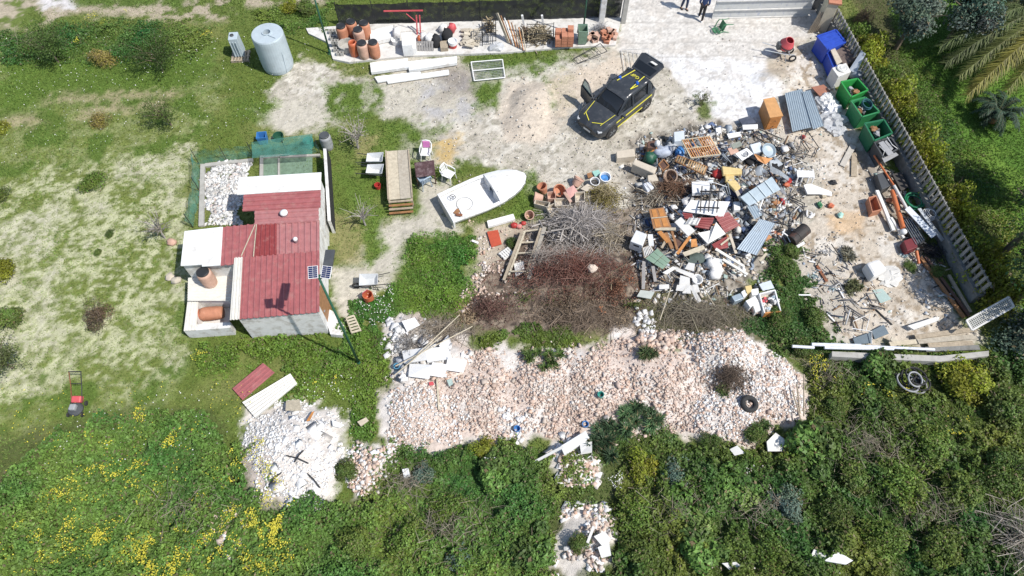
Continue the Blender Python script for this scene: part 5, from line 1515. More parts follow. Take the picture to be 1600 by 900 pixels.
# wheelie bin
wb = P(909, 66, .12); bn_ = thing("wheelie_bin", "open green wheelie bin in front of the thin lamp pole", "bin", wb)
mb = MB(); o_, i_ = [], []
def open_box(mb, c, w, d, h, t, R=None, taper=.85):
    R = R or Matrix.Identity(3); c = Vector(c)
    def ring(z, k, ins): return [c + R @ Vector((sx * (w / 2 * k - ins), sy * (d / 2 * k - ins), z)) for sx, sy in ((-1, -1), (1, -1), (1, 1), (-1, 1))]
    rings = [ring(0, taper, 0), ring(h, 1, 0), ring(h, 1, t), ring(t, taper, t)]
    n = len(mb.v); mb.v += [v for r in rings for v in r]
    for k in range(3):
        for j in range(4): mb.f.append((n + k * 4 + j, n + k * 4 + (j + 1) % 4, n + k * 4 + 4 + (j + 1) % 4, n + k * 4 + 4 + j))
    mb.f.append((n + 3, n + 2, n + 1, n)); mb.f.append((n + 12, n + 13, n + 14, n + 15)); return mb
open_box(mb, wb + Vector((0, 0, .06)), .50, .55, .85, .03); mb.build("body", sage, bn_)
mb = MB(); mb.box(wb + Vector((0, .42, .55)), (.5, .04, .62), Matrix.Rotation(.15, 3, 'X')); mb.build("lid", green_dark, bn_)
for s in (-1, 1): mb = MB(); mb.lathe([(.09, -.02), (.09, .02)], wb + Vector((s * .2, .22, .09)), 12, Vector((1, 0, 0))); mb.build("wheel", rubber, bn_)
# rusty chairs and bricks at the right end
for i, (x, y, m, l) in enumerate([(925, 62, terracotta_pale, "stack of pinkish hollow bricks left at the end of the concrete strip"), (946, 63, brick_m, "stack of hollow bricks at the very end of the concrete strip"), (955, 56, terracotta_pale, "loose pinkish bricks beside the grey gate post")]):
    mb = MB()
    for k in range(9): mb.box(P(x + random.uniform(-7, 7), y + random.uniform(-5, 5), .12) + Vector((0, 0, .09 + .16 * (k // 4))), (.28, .2, .15), random.uniform(0, 3))
    mb.thing("brick_stack", m, l, "bricks", None)["kind"] = "stuff"
heap("scrap_wire", "tangle of grey wire mesh lying on the bricks at the end of the strip", "wire", 938, 50, [('t', 938, 52, 220, .5, .6, .6, .7, .010, (.36, .36, .37)), ('t', 945, 58, 60, .4, .5, .5, .6, .014, (.3, .17, .11))])
# long white panels and beams in the grass
for pts, h_, l in [([(578, 98), (637, 91), (638, 105), (580, 113)], .22, "long white ribbed panel, left of two in line on the grass"), ([(637, 96), (714, 88), (714, 98), (639, 110)], .22, "long white ribbed panel, right of two in line on the grass"), ([(585, 120), (657, 112), (658, 117), (590, 128)], .14, "thin white panel on the grass, lower left"), ([(604, 124), (701, 109), (702, 116), (606, 130)], .12, "thin white beam on the grass, lowest of the white panels")]:
    w = [P(x, y, h_) for x, y in pts]; mb = MB(); mb.corr(w[3], w[0], w[1], w[2], 3, .025, h_ - .06); mb.thing("ribbed_panel", white_sheet, l, "panel")
# white bed frame lying on the grass
bf = thing("bed_frame", "white steel bed frame with wire mesh lying on the grass", "bed frame", P(763, 110))
w = [P(x, y, .12) for x, y in ((736, 97), (785, 93), (789, 121), (741, 126))]
mb = MB()
for i in range(4): mb.tube([w[i], w[(i + 1) % 4]], .03, 8)
mb.build("frame", white_paint, bf)
mb = MB(); mb.tube([w[0].lerp(w[3], .47), w[1].lerp(w[2], .47)], .025, 8); mb.build("crossbar", white_paint, bf)
mb = MB()
for i in range(1, 22): mb.tube([w[0].lerp(w[1], i / 22), w[3].lerp(w[2], i / 22)], .005, 4)
for i in range(1, 12): mb.tube([w[0].lerp(w[3], i / 12), w[1].lerp(w[2], i / 12)], .005, 4)
mb.build("mesh", steel, bf)
for pts, l, m in [([(896, 92), (938, 68), (949, 80), (903, 99)], "thin dark wire mesh frame leaning on the weeds left of the car", dark_steel), ([(971, 78), (1013, 76), (1016, 95), (976, 112)], "pale tubular gate frame lying behind the car", off_white)]:
    t = thing("tube_frame", l, "frame", P(*pts[0])); w = [P(x, y, z) for (x, y), z in zip(pts, (.1, .5, .45, .08))]
    mb = MB()
    for i in range(4): mb.tube([w[i], w[(i + 1) % 4]], .02, 6)
    mb.build("frame", m, t); mb = MB()
    for i in range(1, 5): mb.tube([w[0].lerp(w[1], i / 5), w[3].lerp(w[2], i / 5)], .012, 5)
    mb.build("bars", m, t)

# ================================================================ CAR
pa, pb_ = P(953, 212), P(1006, 170)
fw_ = (pa - pb_); fw_.z = 0; wbase = fw_.length; fw_.normalize(); lf = Vector((-fw_.y, fw_.x, 0))
cc = (pa + pb_) / 2 - lf * .80
car = thing("patrol_car", "dark grey and yellow striped patrol car with an open door and raised tailgate", "car", cc)
RC = Matrix((fw_, lf, Vector((0, 0, 1)))).transposed()
WB = wbase / 2
def CW(x, y, z): return cc + RC @ Vector((x, y, z))
car_paint = M("dark_grey_car_paint", (.040, .045, .052), .12, 3, .25, dirt=(.10, .10, .10), dirt_amt=.3, dscale=3)
car_yellow = M("yellow_stripe", (.72, .66, .06), .06, 5, .45)


def loft(mb, secs, close=True):
    n = len(mb.v); k = len(secs[0])
    for s in secs: mb.v += [CW(*p) for p in s]
    for i in range(len(secs) - 1):
        for j in range(k - 1): mb.f.append((n + i * k + j, n + i * k + j + 1, n + (i + 1) * k + j + 1, n + (i + 1) * k + j))
    if close: mb.f.append(tuple(n + j for j in range(k))); mb.f.append(tuple(n + (len(secs) - 1) * k + j for j in range(k - 1, -1, -1)))


def bsec(x, w, z0, zs, zt):
    h = [(w * .90, z0), (w * .99, z0 + .12), (w, .58), (w * .985, zs), (w * .90, zt - .02), (w * .5, zt + .015)]
    return [(x, -y, z) for y, z in h] + [(x, 0, zt + .02)] + [(x, y, z) for y, z in reversed(h)]


F0 = WB + .85; R0 = -(WB + .72)
secs = [bsec(F0, .58, .36, .55, .62), bsec(F0 - .10, .74, .27, .66, .76), bsec(F0 - .35, .86, .24, .78, .88), bsec(WB + .1, .90, .24, .86, .96), bsec(WB - .55, .90, .23, .92, 1.02), bsec(0, .90, .23, .94, 1.03), bsec(-WB + .3, .91, .23, .97, 1.05), bsec(-WB - .25, .90, .26, .98, 1.05), bsec(R0 + .10, .84, .30, .95, 1.02), bsec(R0, .76, .36, .85, .95)]
mb = MB(); loft(mb, secs); bevel(mb.build("body", car_paint, car, True), .02)


def csec(x, wb_, wt_, zb, zt):
    h = [(wb_, zb), (wt_ + (wb_ - wt_) * .35, zb + (zt - zb) * .62), (wt_, zt - .05), (wt_ * .85, zt)]
    return [(x, -y, z) for y, z in h] + [(x, 0, zt + .02)] + [(x, y, z) for y, z in reversed(h)]


cs_ = [csec(WB - .42, .76, .70, .99, 1.03), csec(WB - .95, .80, .62, 1.0, 1.40), csec(WB - 1.25, .82, .62, 1.0, 1.55), csec(-.25, .83, .63, 1.01, 1.62), csec(-WB + .3, .82, .62, 1.02, 1.60), csec(-WB - .35, .78, .60, 1.02, 1.50), csec(R0 + .12, .74, .58, 1.0, 1.20)]
mb = MB(); loft(mb, cs_); mb.build("glasshouse", dark_glass, car, True)
rs = [csec(WB - 1.12, .0, .58, 1.50, 1.535), csec(WB - 1.3, .0, .63, 1.53, 1.60), csec(-.25, .0, .655, 1.58, 1.655), csec(-WB + .3, 0, .65, 1.57, 1.635), csec(-WB - .35, 0, .62, 1.48, 1.54)]
def rsec(x, w, z): return [(x, -w, z - .10), (x, -w * .98, z - .03), (x, -w * .8, z), (x, 0, z + .02), (x, w * .8, z), (x, w * .98, z - .03), (x, w, z - .10)]
mb = MB(); loft(mb, [rsec(WB - 1.02, .60, 1.475), rsec(WB - 1.25, .655, 1.595), rsec(-.25, .665, 1.66), rsec(-WB + .3, .655, 1.64), rsec(-WB - .30, .63, 1.56)]); mb.build("roof", car_paint, car, True)
for s in (-1, 1):          # pillars
    for a_, b_, w_ in (((WB - .45, s * .76, 1.03), (WB - 1.05, s * .63, 1.48), .06), ((-.15, s * .845, 1.0), (-.22, s * .655, 1.60), .07), ((-WB - .05, s * .84, 1.02), (-WB - .2, s * .64, 1.56), .14)):
        mb = MB(); mb.bar(CW(*a_), CW(*b_), w_); mb.build("pillar", car_paint, car)
for x in (WB, -WB):
    for s in (-1, 1):
        c = CW(x, s * .82, .33); ax = lf * s
        mb = MB(); mb.lathe([(.20, -.1), (.31, -.1), (.335, -.06), (.335, .07), (.31, .10), (.23, .095)], c, 24, ax); wh = mb.build("wheel", rubber, car)
        mb = MB(); mb.lathe([(.23, .085), (.20, .07), (.05, .05), (.04, .09), (0, .09)], c, 20, ax)
        for k in range(5):
            a = k * 1.2566; q = ax.to_track_quat('Z', 'Y').to_matrix(); mb.bar(c + q @ Vector((.04 * math.cos(a), .04 * math.sin(a), .09)), c + q @ Vector((.21 * math.cos(a), .21 * math.sin(a), .085)), .05, .02)
        mb.build("rim", steel, wh)
        mb = MB(); mb.lathe([(.40, -.07), (.40, .092), (.335, .094), (.335, -.07)], c, 24, ax); mb.build("wheel_arch", black_plastic, car)
# open front door on the far side, raised tailgate
hx = WB - .50
mb = MB(); d0 = CW(hx, -.90, 0); dd = (RC @ Vector((-.28, -.96, 0))).normalized()
mb.prism([d0 + Vector((0, 0, .30)), d0 + dd * .95 + Vector((0, 0, .33)), d0 + dd * 1.0 + Vector((0, 0, .98)), d0 + Vector((0, 0, .96))], .08, n=dd.cross(Vector((0, 0, 1)))); dr = mb.build("door", car_paint, car)
mb = MB(); w = [d0 + dd * .05 + Vector((0, 0, 1.0)), d0 + dd * .98 + Vector((0, 0, 1.0)), d0 + dd * .85 + Vector((0, 0, 1.46)), d0 + dd * .5 + Vector((0, 0, 1.44))]
for i in range(4): mb.bar(w[i], w[(i + 1) % 4], .05)
mb.build("window_frame", car_paint, dr)
mb = MB(); mb.prism(w, .012, n=dd.cross(Vector((0, 0, 1)))); mb.build("pane", glass_m, dr)
tg = [CW(-WB - .30, .60, 1.60), CW(-WB - .30, -.60, 1.60), CW(-WB - 1.15, -.72, 1.92), CW(-WB - 1.28, -.50, 1.95), CW(-WB - 1.28, .50, 1.95), CW(-WB - 1.15, .72, 1.92)]
mb = MB(); mb.prism(tg, .08); tgo = bevel(mb.build("tailgate", car_paint, car), .03, 2)
mb = MB(); mb.prism([CW(-WB - .40, .50, 1.65), CW(-WB - .40, -.50, 1.65), CW(-WB - .80, -.56, 1.80), CW(-WB - .80, .56, 1.80)], .02); mb.build("rear_window", dark_glass, tgo)
mb = MB(); mb.bar(CW(-WB - 1.22, -.55, 1.965), CW(-WB - 1.22, .55, 1.965), .03, .01); mb.build("trim", steel, tgo)
mb = MB(); mb.box(CW(-WB - 1.0, .2, 1.905), (.24, .34, .02), RC @ Matrix.Rotation(-.36, 3, 'Y')); mb.build("plate", off_white, tgo)
mb = MB(); mb.box(CW(R0 + .02, 0, .62), (.16, 1.2, .5), RC); bevel(mb.build("boot_sill", black_plastic, car), .05)


def stripe(pts, w=.05, name="stripe"):
    mb = MB()
    for i in range(len(pts) - 1): mb.bar(CW(*pts[i]), CW(*pts[i + 1]), w, .012)
    mb.build(name, car_yellow, car)


stripe([(-.3, .42, 1.70), (-WB - .22, .30, 1.645)], .04); stripe([(-.3, .42, 1.70), (-.75, .52, 1.69)], .04)
stripe([(-.3, -.42, 1.70), (-WB - .22, -.30, 1.645)], .04)
stripe([(WB + .55, .52, .88), (WB - .35, .66, 1.045)], .022); stripe([(WB + .55, -.52, .88), (WB - .35, -.66, 1.045)], .022)
stripe([(WB + .66, .10, .86), (WB + .40, .55, .92)], .03); stripe([(WB + .66, -.10, .86), (WB + .40, -.55, .92)], .03)
mb = MB()
for a_, b_ in (((WB - .2, .909, .80), (.05, .912, .82)), ((.05, .912, .82), (-WB - .25, .918, .86))): mb.bar(CW(*a_), CW(*b_), .012, .07)
mb.build("stripe", car_yellow, car)
mb = MB(); mb.bar(CW(WB - .35, .915, .42), CW(-WB + .38, .922, .44), .012, .06); mb.build("stripe", car_yellow, car)
for y in (-.45, .38):
    mb = MB(); mb.lathe([(.09, 0), (.09, .05), (.06, .11), (0, .12)], CW(-.55 if y < 0 else -.85, y, 1.655), 14); mb.build("beacon", M("blue_lamp", (.02, .10, .45), .1, 5, .2), car)
tx = bpy.data.curves.new("lettering", 'FONT'); tx.body = "GdF"; tx.size = .27; tx.extrude = .004; tx.align_x = 'CENTER'; tx.align_y = 'CENTER'
to = bpy.data.objects.new("lettering_curve", tx); COL.objects.link(to)
lm_ = bpy.data.meshes.new_from_object(to.evaluated_get(bpy.context.evaluated_depsgraph_get())); bpy.data.objects.remove(to)
lm_.materials.clear(); lm_.materials.append(car_yellow)
to = link("lettering", lm_, CW(-WB + .12, 0, 1.675) - cc, car)
to.rotation_euler = (0, 0, math.atan2(fw_.y, fw_.x) + math.pi / 2 + math.pi)
for s in (-1, 1):
    mb = MB(); mb.box(CW(F0 - .16, s * .62, .68), (.22, .26, .10), RC @ Matrix.Rotation(-s * .5, 3, 'Z')); bevel(mb.build("headlight", M("headlight_glass", (.5, .52, .54), .05, 4, .15), car), .03)
    mb = MB(); mb.box(CW(WB - .62, s * 1.0, 1.02), (.12, .2, .12), RC); bevel(mb.build("mirror", car_paint, car), .03)
mb = MB(); mb.box(CW(F0 + .01, 0, .45), (.02, .42, .10), RC); mb.build("number_plate", off_white, car)
mb = MB(); mb.box(CW(F0 - .005, 0, .60), (.04, .6, .10), RC); mb.build("grille", black_plastic, car)
for s in (-1, 1): mb = MB(); mb.box(CW(-.02 + WB * .25, s * .38, 1.0), (.5, .45, .2), RC); mb.box(CW(-.25 + WB * .25, s * .38, 1.2), (.12, .45, .45), RC); mb.build("seat", dark_grey, car)

# ================================================================ PEOPLE
def skin_mesh(name, joints, edges, mat, parent, sub=2):
    me = bpy.data.meshes.new(name); me.from_pydata([Vector(j[0]) for j in joints], edges, [])
    o = bpy.data.objects.new(name, me); COL.objects.link(o)
    sk = o.modifiers.new("skin", 'SKIN'); sk.use_smooth_shade = True
    for i, j in enumerate(joints):
        r = j[1]; me.skin_vertices[0].data[i].radius = r if hasattr(r, '__len__') else (r, r)
    me.skin_vertices[0].data[0].use_root = True
    ss = o.modifiers.new("sub", 'SUBSURF'); ss.levels = sub; ss.render_levels = sub
    dg = bpy.context.evaluated_depsgraph_get(); nm = bpy.data.meshes.new_from_object(o.evaluated_get(dg))
    for p in nm.polygons: p.use_smooth = True
    nm.materials.clear(); nm.materials.append(mat); nm.name = name
    bpy.data.objects.remove(o); q = bpy.data.objects.new(name, nm); COL.objects.link(q); q.parent = parent
    return q


def person(label, base, rz, stride, jacket, trousers, shoes):
    t = thing("person", label, "person", base, None, rz)
    s = stride
    hipL, hipR = (.09, 0, .92), (-.09, 0, .92); kL, kR = (.10, -s * .5 - .03, .49), (-.10, s * .4 - .03, .49); aL, aR = (.11, -s * .8, .09), (-.11, s * .9, .10)
    J = [((0, 0, .96), (.13, .10)), ((0, 0, 1.18), (.135, .10)), ((0, 0, 1.40), (.15, .10)), ((0, 0, 1.51), .055), ((0, -.01, 1.58), .06), ((0, -.02, 1.68), (.078, .095)), ((0, -.01, 1.76), .05),
         (hipL, .09), (kL, .062), (aL, .042), ((aL[0], aL[1] - .16, .04), .035), (hipR, .09), (kR, .062), (aR, .042), ((aR[0], aR[1] - .16, .04), .035),
         ((.19, 0, 1.43), .06), ((.25, .05, 1.14), .042), ((.22, -.12, .93), .034), ((.215, -.17, .86), .036), ((-.19, 0, 1.43), .06), ((-.25, .05, 1.14), .042), ((-.22, -.12, .93), .034), ((-.215, -.17, .86), .036)]
    E = [(0, 1), (1, 2), (2, 3), (3, 4), (4, 5), (5, 6), (0, 7), (7, 8), (8, 9), (9, 10), (0, 11), (11, 12), (12, 13), (13, 14), (2, 15), (15, 16), (16, 17), (17, 18), (2, 19), (19, 20), (20, 21), (21, 22)]
    for sx, b in ((1, 18), (-1, 22)):
        for k in range(4):
            J.append(((sx * (.235 - k * .014), -.19 - .005 * k, .80 - (.0 if k in (1, 2) else -.01)), .009)); E.append((b, len(J) - 1))
        J.append(((sx * .19, -.21, .85), .010)); E.append((b, len(J) - 1))
    skin_mesh("body", J, E, skin, t)
    skin_mesh("jacket", [((0, 0, .90), (.155, .125)), ((0, 0, 1.18), (.16, .125)), ((0, 0, 1.41), (.175, .125)), ((0, 0, 1.50), .075), ((.20, 0, 1.43), .078), ((.255, .05, 1.14), .058), ((.225, -.11, .95), .05), ((-.20, 0, 1.43), .078), ((-.255, .05, 1.14), .058), ((-.225, -.11, .95), .05)], [(0, 1), (1, 2), (2, 3), (2, 4), (4, 5), (5, 6), (2, 7), (7, 8), (8, 9)], jacket, t)
    skin_mesh("trousers", [((0, 0, .96), (.15, .12)), (hipL, .108), (kL, .08), (aL, .062), (hipR, .108), (kR, .08), (aR, .062)], [(0, 1), (1, 2), (2, 3), (0, 4), (4, 5), (5, 6)], trousers, t)
    for a in (aL, aR):
        mb = MB(); mb.box((a[0], a[1] - .07, .045), (.10, .28, .09), None, .8); o = mb.build("shoe", shoes, t, local=True); bevel(o, .03, 2)
    mb = MB(); mb.blob((0, .01, 1.73), (.095, .11, .09), 4, .05, 12, 8); mb.build("hair", black_plastic, t, True, local=True)
    return t


person("person in dark blue jacket and black trousers walking with white shoes", P(1094, 31), math.radians(160), .22, M("navy_jacket", (.03, .06, .16), .2, 10, .8), cloth_black, white_paint)
person("person in dark blue jeans standing left of the other person", P(1068, 14), math.radians(20), .12, M("grey_blue_jumper", (.06, .08, .13), .2, 10, .8), M("blue_jeans", (.035, .05, .10), .2, 12, .9), M("brown_shoe", (.05, .035, .03), .2, 8, .6))

# ================================================================ CHAIRS, MIXER, BOAT, BENCH
def plastic_chair(label, base, rz, mat, seat_mat=None, tip=None, cushion=None):
    t = thing("plastic_chair", label, "chair", base, None, rz)
    if tip: t.rotation_euler = (tip[0], tip[1], rz); t.location = base + Vector((0, 0, tip[2]))
    def part(n, mb, m): return mb.build(n, m, t, local=True)
    mb = MB(); mb.box((0, 0, .42), (.46, .46, .03)); bevel(part("seat", mb, seat_mat or mat), .02)
    mb = MB(); mb.tube([(-.22, .22, .42), (-.24, .30, .70), (-.18, .33, .84), (0, .34, .88), (.18, .33, .84), (.24, .30, .70), (.22, .22, .42)], .028, 6)
    for x in (-.12, -.04, .04, .12): mb.bar((x, .23, .43), (x, .33, .84), .05, .012)
    part("backrest", mb, mat)
    for s in (-1, 1):
        mb = MB(); mb.tube([(s * .24, .29, .66), (s * .27, .05, .66), (s * .25, -.2, .64), (s * .23, -.22, .42)], .028, 6); part("armrest", mb, mat)
        for y in (-.21, .21): mb = MB(); mb.tube([(s * .20, y, .42), (s * .25, y * 1.2, 0)], .026, 6, .02); part("leg", mb, mat)
    if cushion: mb = MB(); mb.box((0, .27, .66), (.34, .05, .34), Matrix.Rotation(-.22, 3, 'X')); bevel(part("cushion", mb, cushion), .02)
    return t


plastic_chair("white plastic armchair with a pink cushion behind the brown table", P(667, 247), math.radians(-4), white_paint, None, None, M("pink_cloth", (.55, .18, .42), .12, 8, .9))
plastic_chair("white plastic garden chair right of the brown table", P(702, 281), math.radians(60), white_paint)
plastic_chair("pale blue tubular chair in front of the brown table", P(664, 290), math.radians(215), M("pale_blue_paint", (.36, .44, .52), .1, 5, .5), M("blue_seat", (.28, .36, .45), .15, 5, .6))
plastic_chair("green plastic chair tipped over on the concrete apron", P(1137, 46), math.radians(110), green_dull, None, (math.radians(-75), 0, .25))
tbp = P(664, 281); tb_ = thing("table", "square brown worn table beside the white plastic chairs", "table", tbp)
mb = MB(); mb.prism([P(x, y, .74) for x, y in ((647, 254), (678, 250), (680, 273), (650, 277))], .04); bevel(mb.build("tabletop", M("worn_brown_top", (.085, .045, .045), .3, 6, .6, dirt=(.28, .22, .22), dirt_amt=.4, dscale=3), tb_), .01)
for x, y in ((649, 257), (677, 253), (679, 272), (651, 275)):
    q = P(x, y, .70); mb = MB(); mb.box(Vector((q.x, q.y, .35)), (.05, .05, .70)); mb.build("leg", dark_wood, tb_)
# cement mixer
mx = P(1222, 90); cm = thing("cement_mixer", "cement mixer with a red drum and long steel handles", "cement mixer", mx)
mb = MB(); ax = Vector((.15, -.25, 1)); mb.lathe([(.0, -.32), (.22, -.32), (.36, -.08), (.36, .06), (.22, .34), (.19, .34), (.32, .05), (0, -.2)], mx + Vector((0, .1, .78)), 20, ax); mb.build("drum", pink_red, cm)
mb = MB(); mb.torus(mx + Vector((0, .1, .76)), .37, .025, 24, 6, ax); mb.build("ring_gear", dark_steel, cm)
mb = MB()
for s in (-.22, .22): mb.tube([mx + Vector((.5, s, .35)), mx + Vector((-.1, s, .42)), mx + Vector((-1.15, s * 1.3 + .15, .62))], .022, 6)
mb.bar(mx + Vector((.2, -.3, .4)), mx + Vector((.2, .3, .4)), .05); mb.tube([mx + Vector((0, -.25, .4)), mx + Vector((.1, -.42, 0))], .02); mb.tube([mx + Vector((0, .25, .4)), mx + Vector((.1, .42, 0))], .02)
mb.build("frame", steel, cm)
for s in (-.3, .3): mb = MB(); mb.torus(mx + Vector((.42, s, .2)), .16, .045, 18, 8, Vector((0, 1, 0))); mb.build("wheel", rubber, cm)
mb = MB(); mb.box(mx + Vector((-.36, .1, .7)), (.25, .3, .35)); bevel(mb.build("motor_box", dark_grey, cm), .03)

# boat: hull with open cockpit and closed foredeck
bow, sternL, sternR = P(822, 276, .55), P(684, 304, .62), P(707, 348, .62)
ster = (sternL + sternR) / 2; ster.z = 0; bw = Vector((bow.x, bow.y, 0)); bx = bw - ster; BL = bx.length; bx.normalize(); by = Vector((-bx.y, bx.x, 0)); BW = (sternL - sternR).length / 2
boat = thing("motor_boat", "small white motor boat with an open cockpit aground on the gravel", "boat", ster + bx * BL / 2)
RB = Matrix((bx, by, Vector((0, 0, 1)))).transposed()
def BP(x, y, z): return ster + RB @ Vector((x, y, z))
hw = [(0, 1.), (.2, 1.06), (.4, 1.10), (.6, 1.06), (.75, .93), (.87, .70), (.95, .42), (1., .02)]
gel = M("white_gelcoat", (.77, .77, .76), .05, 3, .3, dirt=(.50, .47, .41), dirt_amt=.42, dscale=3.5)
mb = MB(); rings = []
for u, w_ in hw:
    W = BW * w_ * 1.02; kz = .04 + .30 * max(0, u - .6) ** 1.5; zt = .62 + .10 * u
    rings.append([(u * BL, -W, zt), (u * BL, -W * .96, zt - .12), (u * BL - .02 * BL * u, -W * .80, .20 + kz), (u * BL - .05 * BL * u, 0, .03 + kz), (u * BL - .02 * BL * u, W * .80, .20 + kz), (u * BL, W * .96, zt - .12), (u * BL, W, zt)])
n = 0
for r in rings: mb.v += [BP(*p) for p in r]
for i in range(len(rings) - 1):
    for j in range(6): mb.f.append((i * 7 + j, i * 7 + j + 1, (i + 1) * 7 + j + 1, (i + 1) * 7 + j))
mb.f.append(tuple(range(6, -1, -1)))
hull = mb.build("hull", gel, boat, True)
# side decks and foredeck
def ring(u): 
    for (a, wa), (b, wb2) in zip(hw, hw[1:]):
        if a <= u <= b: return BW * (wa + (wb2 - wa) * (u - a) / (b - a)) * 1.02
for s in (-1, 1):
    mb = MB(); us = np.linspace(0, .66, 9)
    for u0, u1 in zip(us, us[1:]):
        mb.prism([BP(u0 * BL, s * ring(u0), .632 + .10 * u0), BP(u1 * BL, s * ring(u1), .632 + .10 * u1), BP(u1 * BL, s * (ring(u1) - .16), .632 + .10 * u1), BP(u0 * BL, s * (ring(u0) - .16), .632 + .10 * u0)], .05)
    mb.build("side_deck", gel, boat)
mb = MB(); us = [.57, .65, .75, .85, .93, .985]; pts = []
for u in us: pts.append([BP(u * BL, q * ring(u) * .99, .64 + .10 * u + .17 * (1 - abs(q) ** 2.5) * min(1, (1.02 - u) * 5) ) for q in (-1, -.8, -.4, 0, .4, .8, 1)])
for r in pts: mb.v += r
k = 7
for i in range(len(us) - 1):
    for j in range(6): mb.f.append((i * k + j, i * k + j + 1, (i + 1) * k + j + 1, (i + 1) * k + j))
mb.build("foredeck", gel, boat, True)
mb = MB(); mb.prism([BP(.57 * BL, -.98 * ring(.57), .69), BP(.57 * BL, .98 * ring(.57), .69), BP(.57 * BL, .5 * ring(.57), .83), BP(.57 * BL, -.5 * ring(.57), .83)], .03, n=bx * -1); mb.prism([BP(.575 * BL, -.85 * ring(.57), .69), BP(.575 * BL, -.18 * ring(.57), .69), BP(.575 * BL, -.18 * ring(.57), .26), BP(.575 * BL, -.85 * ring(.57), .26)], .03, n=bx); mb.prism([BP(.575 * BL, .85 * ring(.57), .69), BP(.575 * BL, .25 * ring(.57), .69), BP(.575 * BL, .25 * ring(.57), .26), BP(.575 * BL, .85 * ring(.57), .26)], .03, n=bx); mb.build("bulkhead", gel, boat)
mb = MB(); mb.prism([BP(.02 * BL, -BW * .8, .30), BP(.64 * BL, -BW * .85, .30), BP(.64 * BL, BW * .85, .30), BP(.02 * BL, BW * .8, .30)], .05); mb.build("cockpit_floor", gel, boat)
mb = MB(); mb.prism([BP(.03 * BL, -BW * .84, .55), BP(.40 * BL, -BW * .90, .57), BP(.40 * BL, BW * .90, .57), BP(.03 * BL, BW * .84, .55)], .24); bevel(mb.build("bench_seat", gel, boat), .03)
mb = MB(); mb.prism([BP(.004, -BW, .66), BP(.004, BW, .66), BP(.09, BW, .66), BP(.09, -BW, .66)], .5); bevel(mb.build("transom", gel, boat), .015)
mb = MB(); mb.torus(BP(.22 * BL, -.15 * BW, .575), .36, .012, 30, 6); mb.build("hatch_ring", M("grey_rubber_seal", (.30, .30, .29), .1, 5, .7), boat)
mb = MB(); mb.torus(BP(.135 * BL, .42 * BW, .72), .13, .012, 18, 6, Vector((.2, 0, 1)))
for k in range(3): a = k * 2.09; mb.bar(BP(.135 * BL, .42 * BW, .72), BP(.135 * BL + .12 * math.cos(a), .42 * BW + .12 * math.sin(a), .72), .016)
mb.build("steering_wheel", dark_steel, boat)
mb = MB(); mb.box(BP(.62 * BL, -.45 * BW, .86), (.26, .12, .06), RB); bevel(mb.build("deck_fitting", off_white, boat), .02)
for i, (u, v, m, l, sx, sy) in enumerate([(.10, -.45, brown_wood, "small brown board lying in the stern of the boat", .3, .2), (.16, -.62, white_paint, "white board lying in the stern of the boat", .42, .25), (.10, -.72, rust, "rusty piece of metal in the stern corner of the boat", .28, .14)]):
    mb = MB(); mb.box(BP(u * BL, v * BW, .595 + .02 * i), (sx, sy, .03), RB @ Matrix.Rotation(.5 + i, 3, 'Z')); mb.thing("board", m, l, "board")
heap("rope", "grey rope and rags lying on the boat's stern seat", "rope", 700, 322, [('t', 700, 322, 1, .01, .01, .01, .1, .004, (.3, .3, .3))])
bpy.data.objects["rope"].location += Vector((0, 0, .6))
# long plank platform
bn2 = thing("timber_trough", "long weathered plank platform with a slatted end standing on the grass", "platform", P(624, 300))
mb = MB(); z = .62
w = [P(x, y, z) for x, y in ((604, 236), (637, 234), (643, 309), (608, 312))]
mid = [w[0].lerp(w[1], .49), w[3].lerp(w[2], .49)]; mid2 = [w[0].lerp(w[1], .50), w[3].lerp(w[2], .50)]
mb.prism([w[0], mid[0], mid[1], w[3]], .04); mb.build("deck_board", pale_wood, bn2); mb = MB(); mb.prism([mid2[0], w[1], w[2], mid2[1]], .04); mb.build("deck_board", M("greyed_wood", (.40, .36, .29), .2, 8, .85, bump=.3, dirt=(.28, .23, .17), dirt_amt=.3), bn2)
for s, (a, b) in enumerate(((w[0], w[3]), (w[1], w[2]))):
    mb = MB(); o_ = Vector((.035 if s else -.035, 0, .01)); mb.bar(a + o_, b + o_, .06, .09); mb.build("edge_rail", old_wood, bn2)
for i in range(4):
    t0 = w[3].lerp(w[2], 0) + Vector((-.02, -.09 - i * .12, -.06 - i * .12)); t1 = w[2] + Vector((.06, -.09 - i * .12, -.06 - i * .12)); mb = MB(); mb.bar(t0, t1, .09, .05); mb.build("end_slat", brown_wood if i % 2 else old_wood, bn2)
for q in w: mb = MB(); mb.box(Vector((q.x, q.y, .29)) + (Vector((0, 0, 0))), (.08, .08, .56)); mb.build("leg", old_wood, bn2)
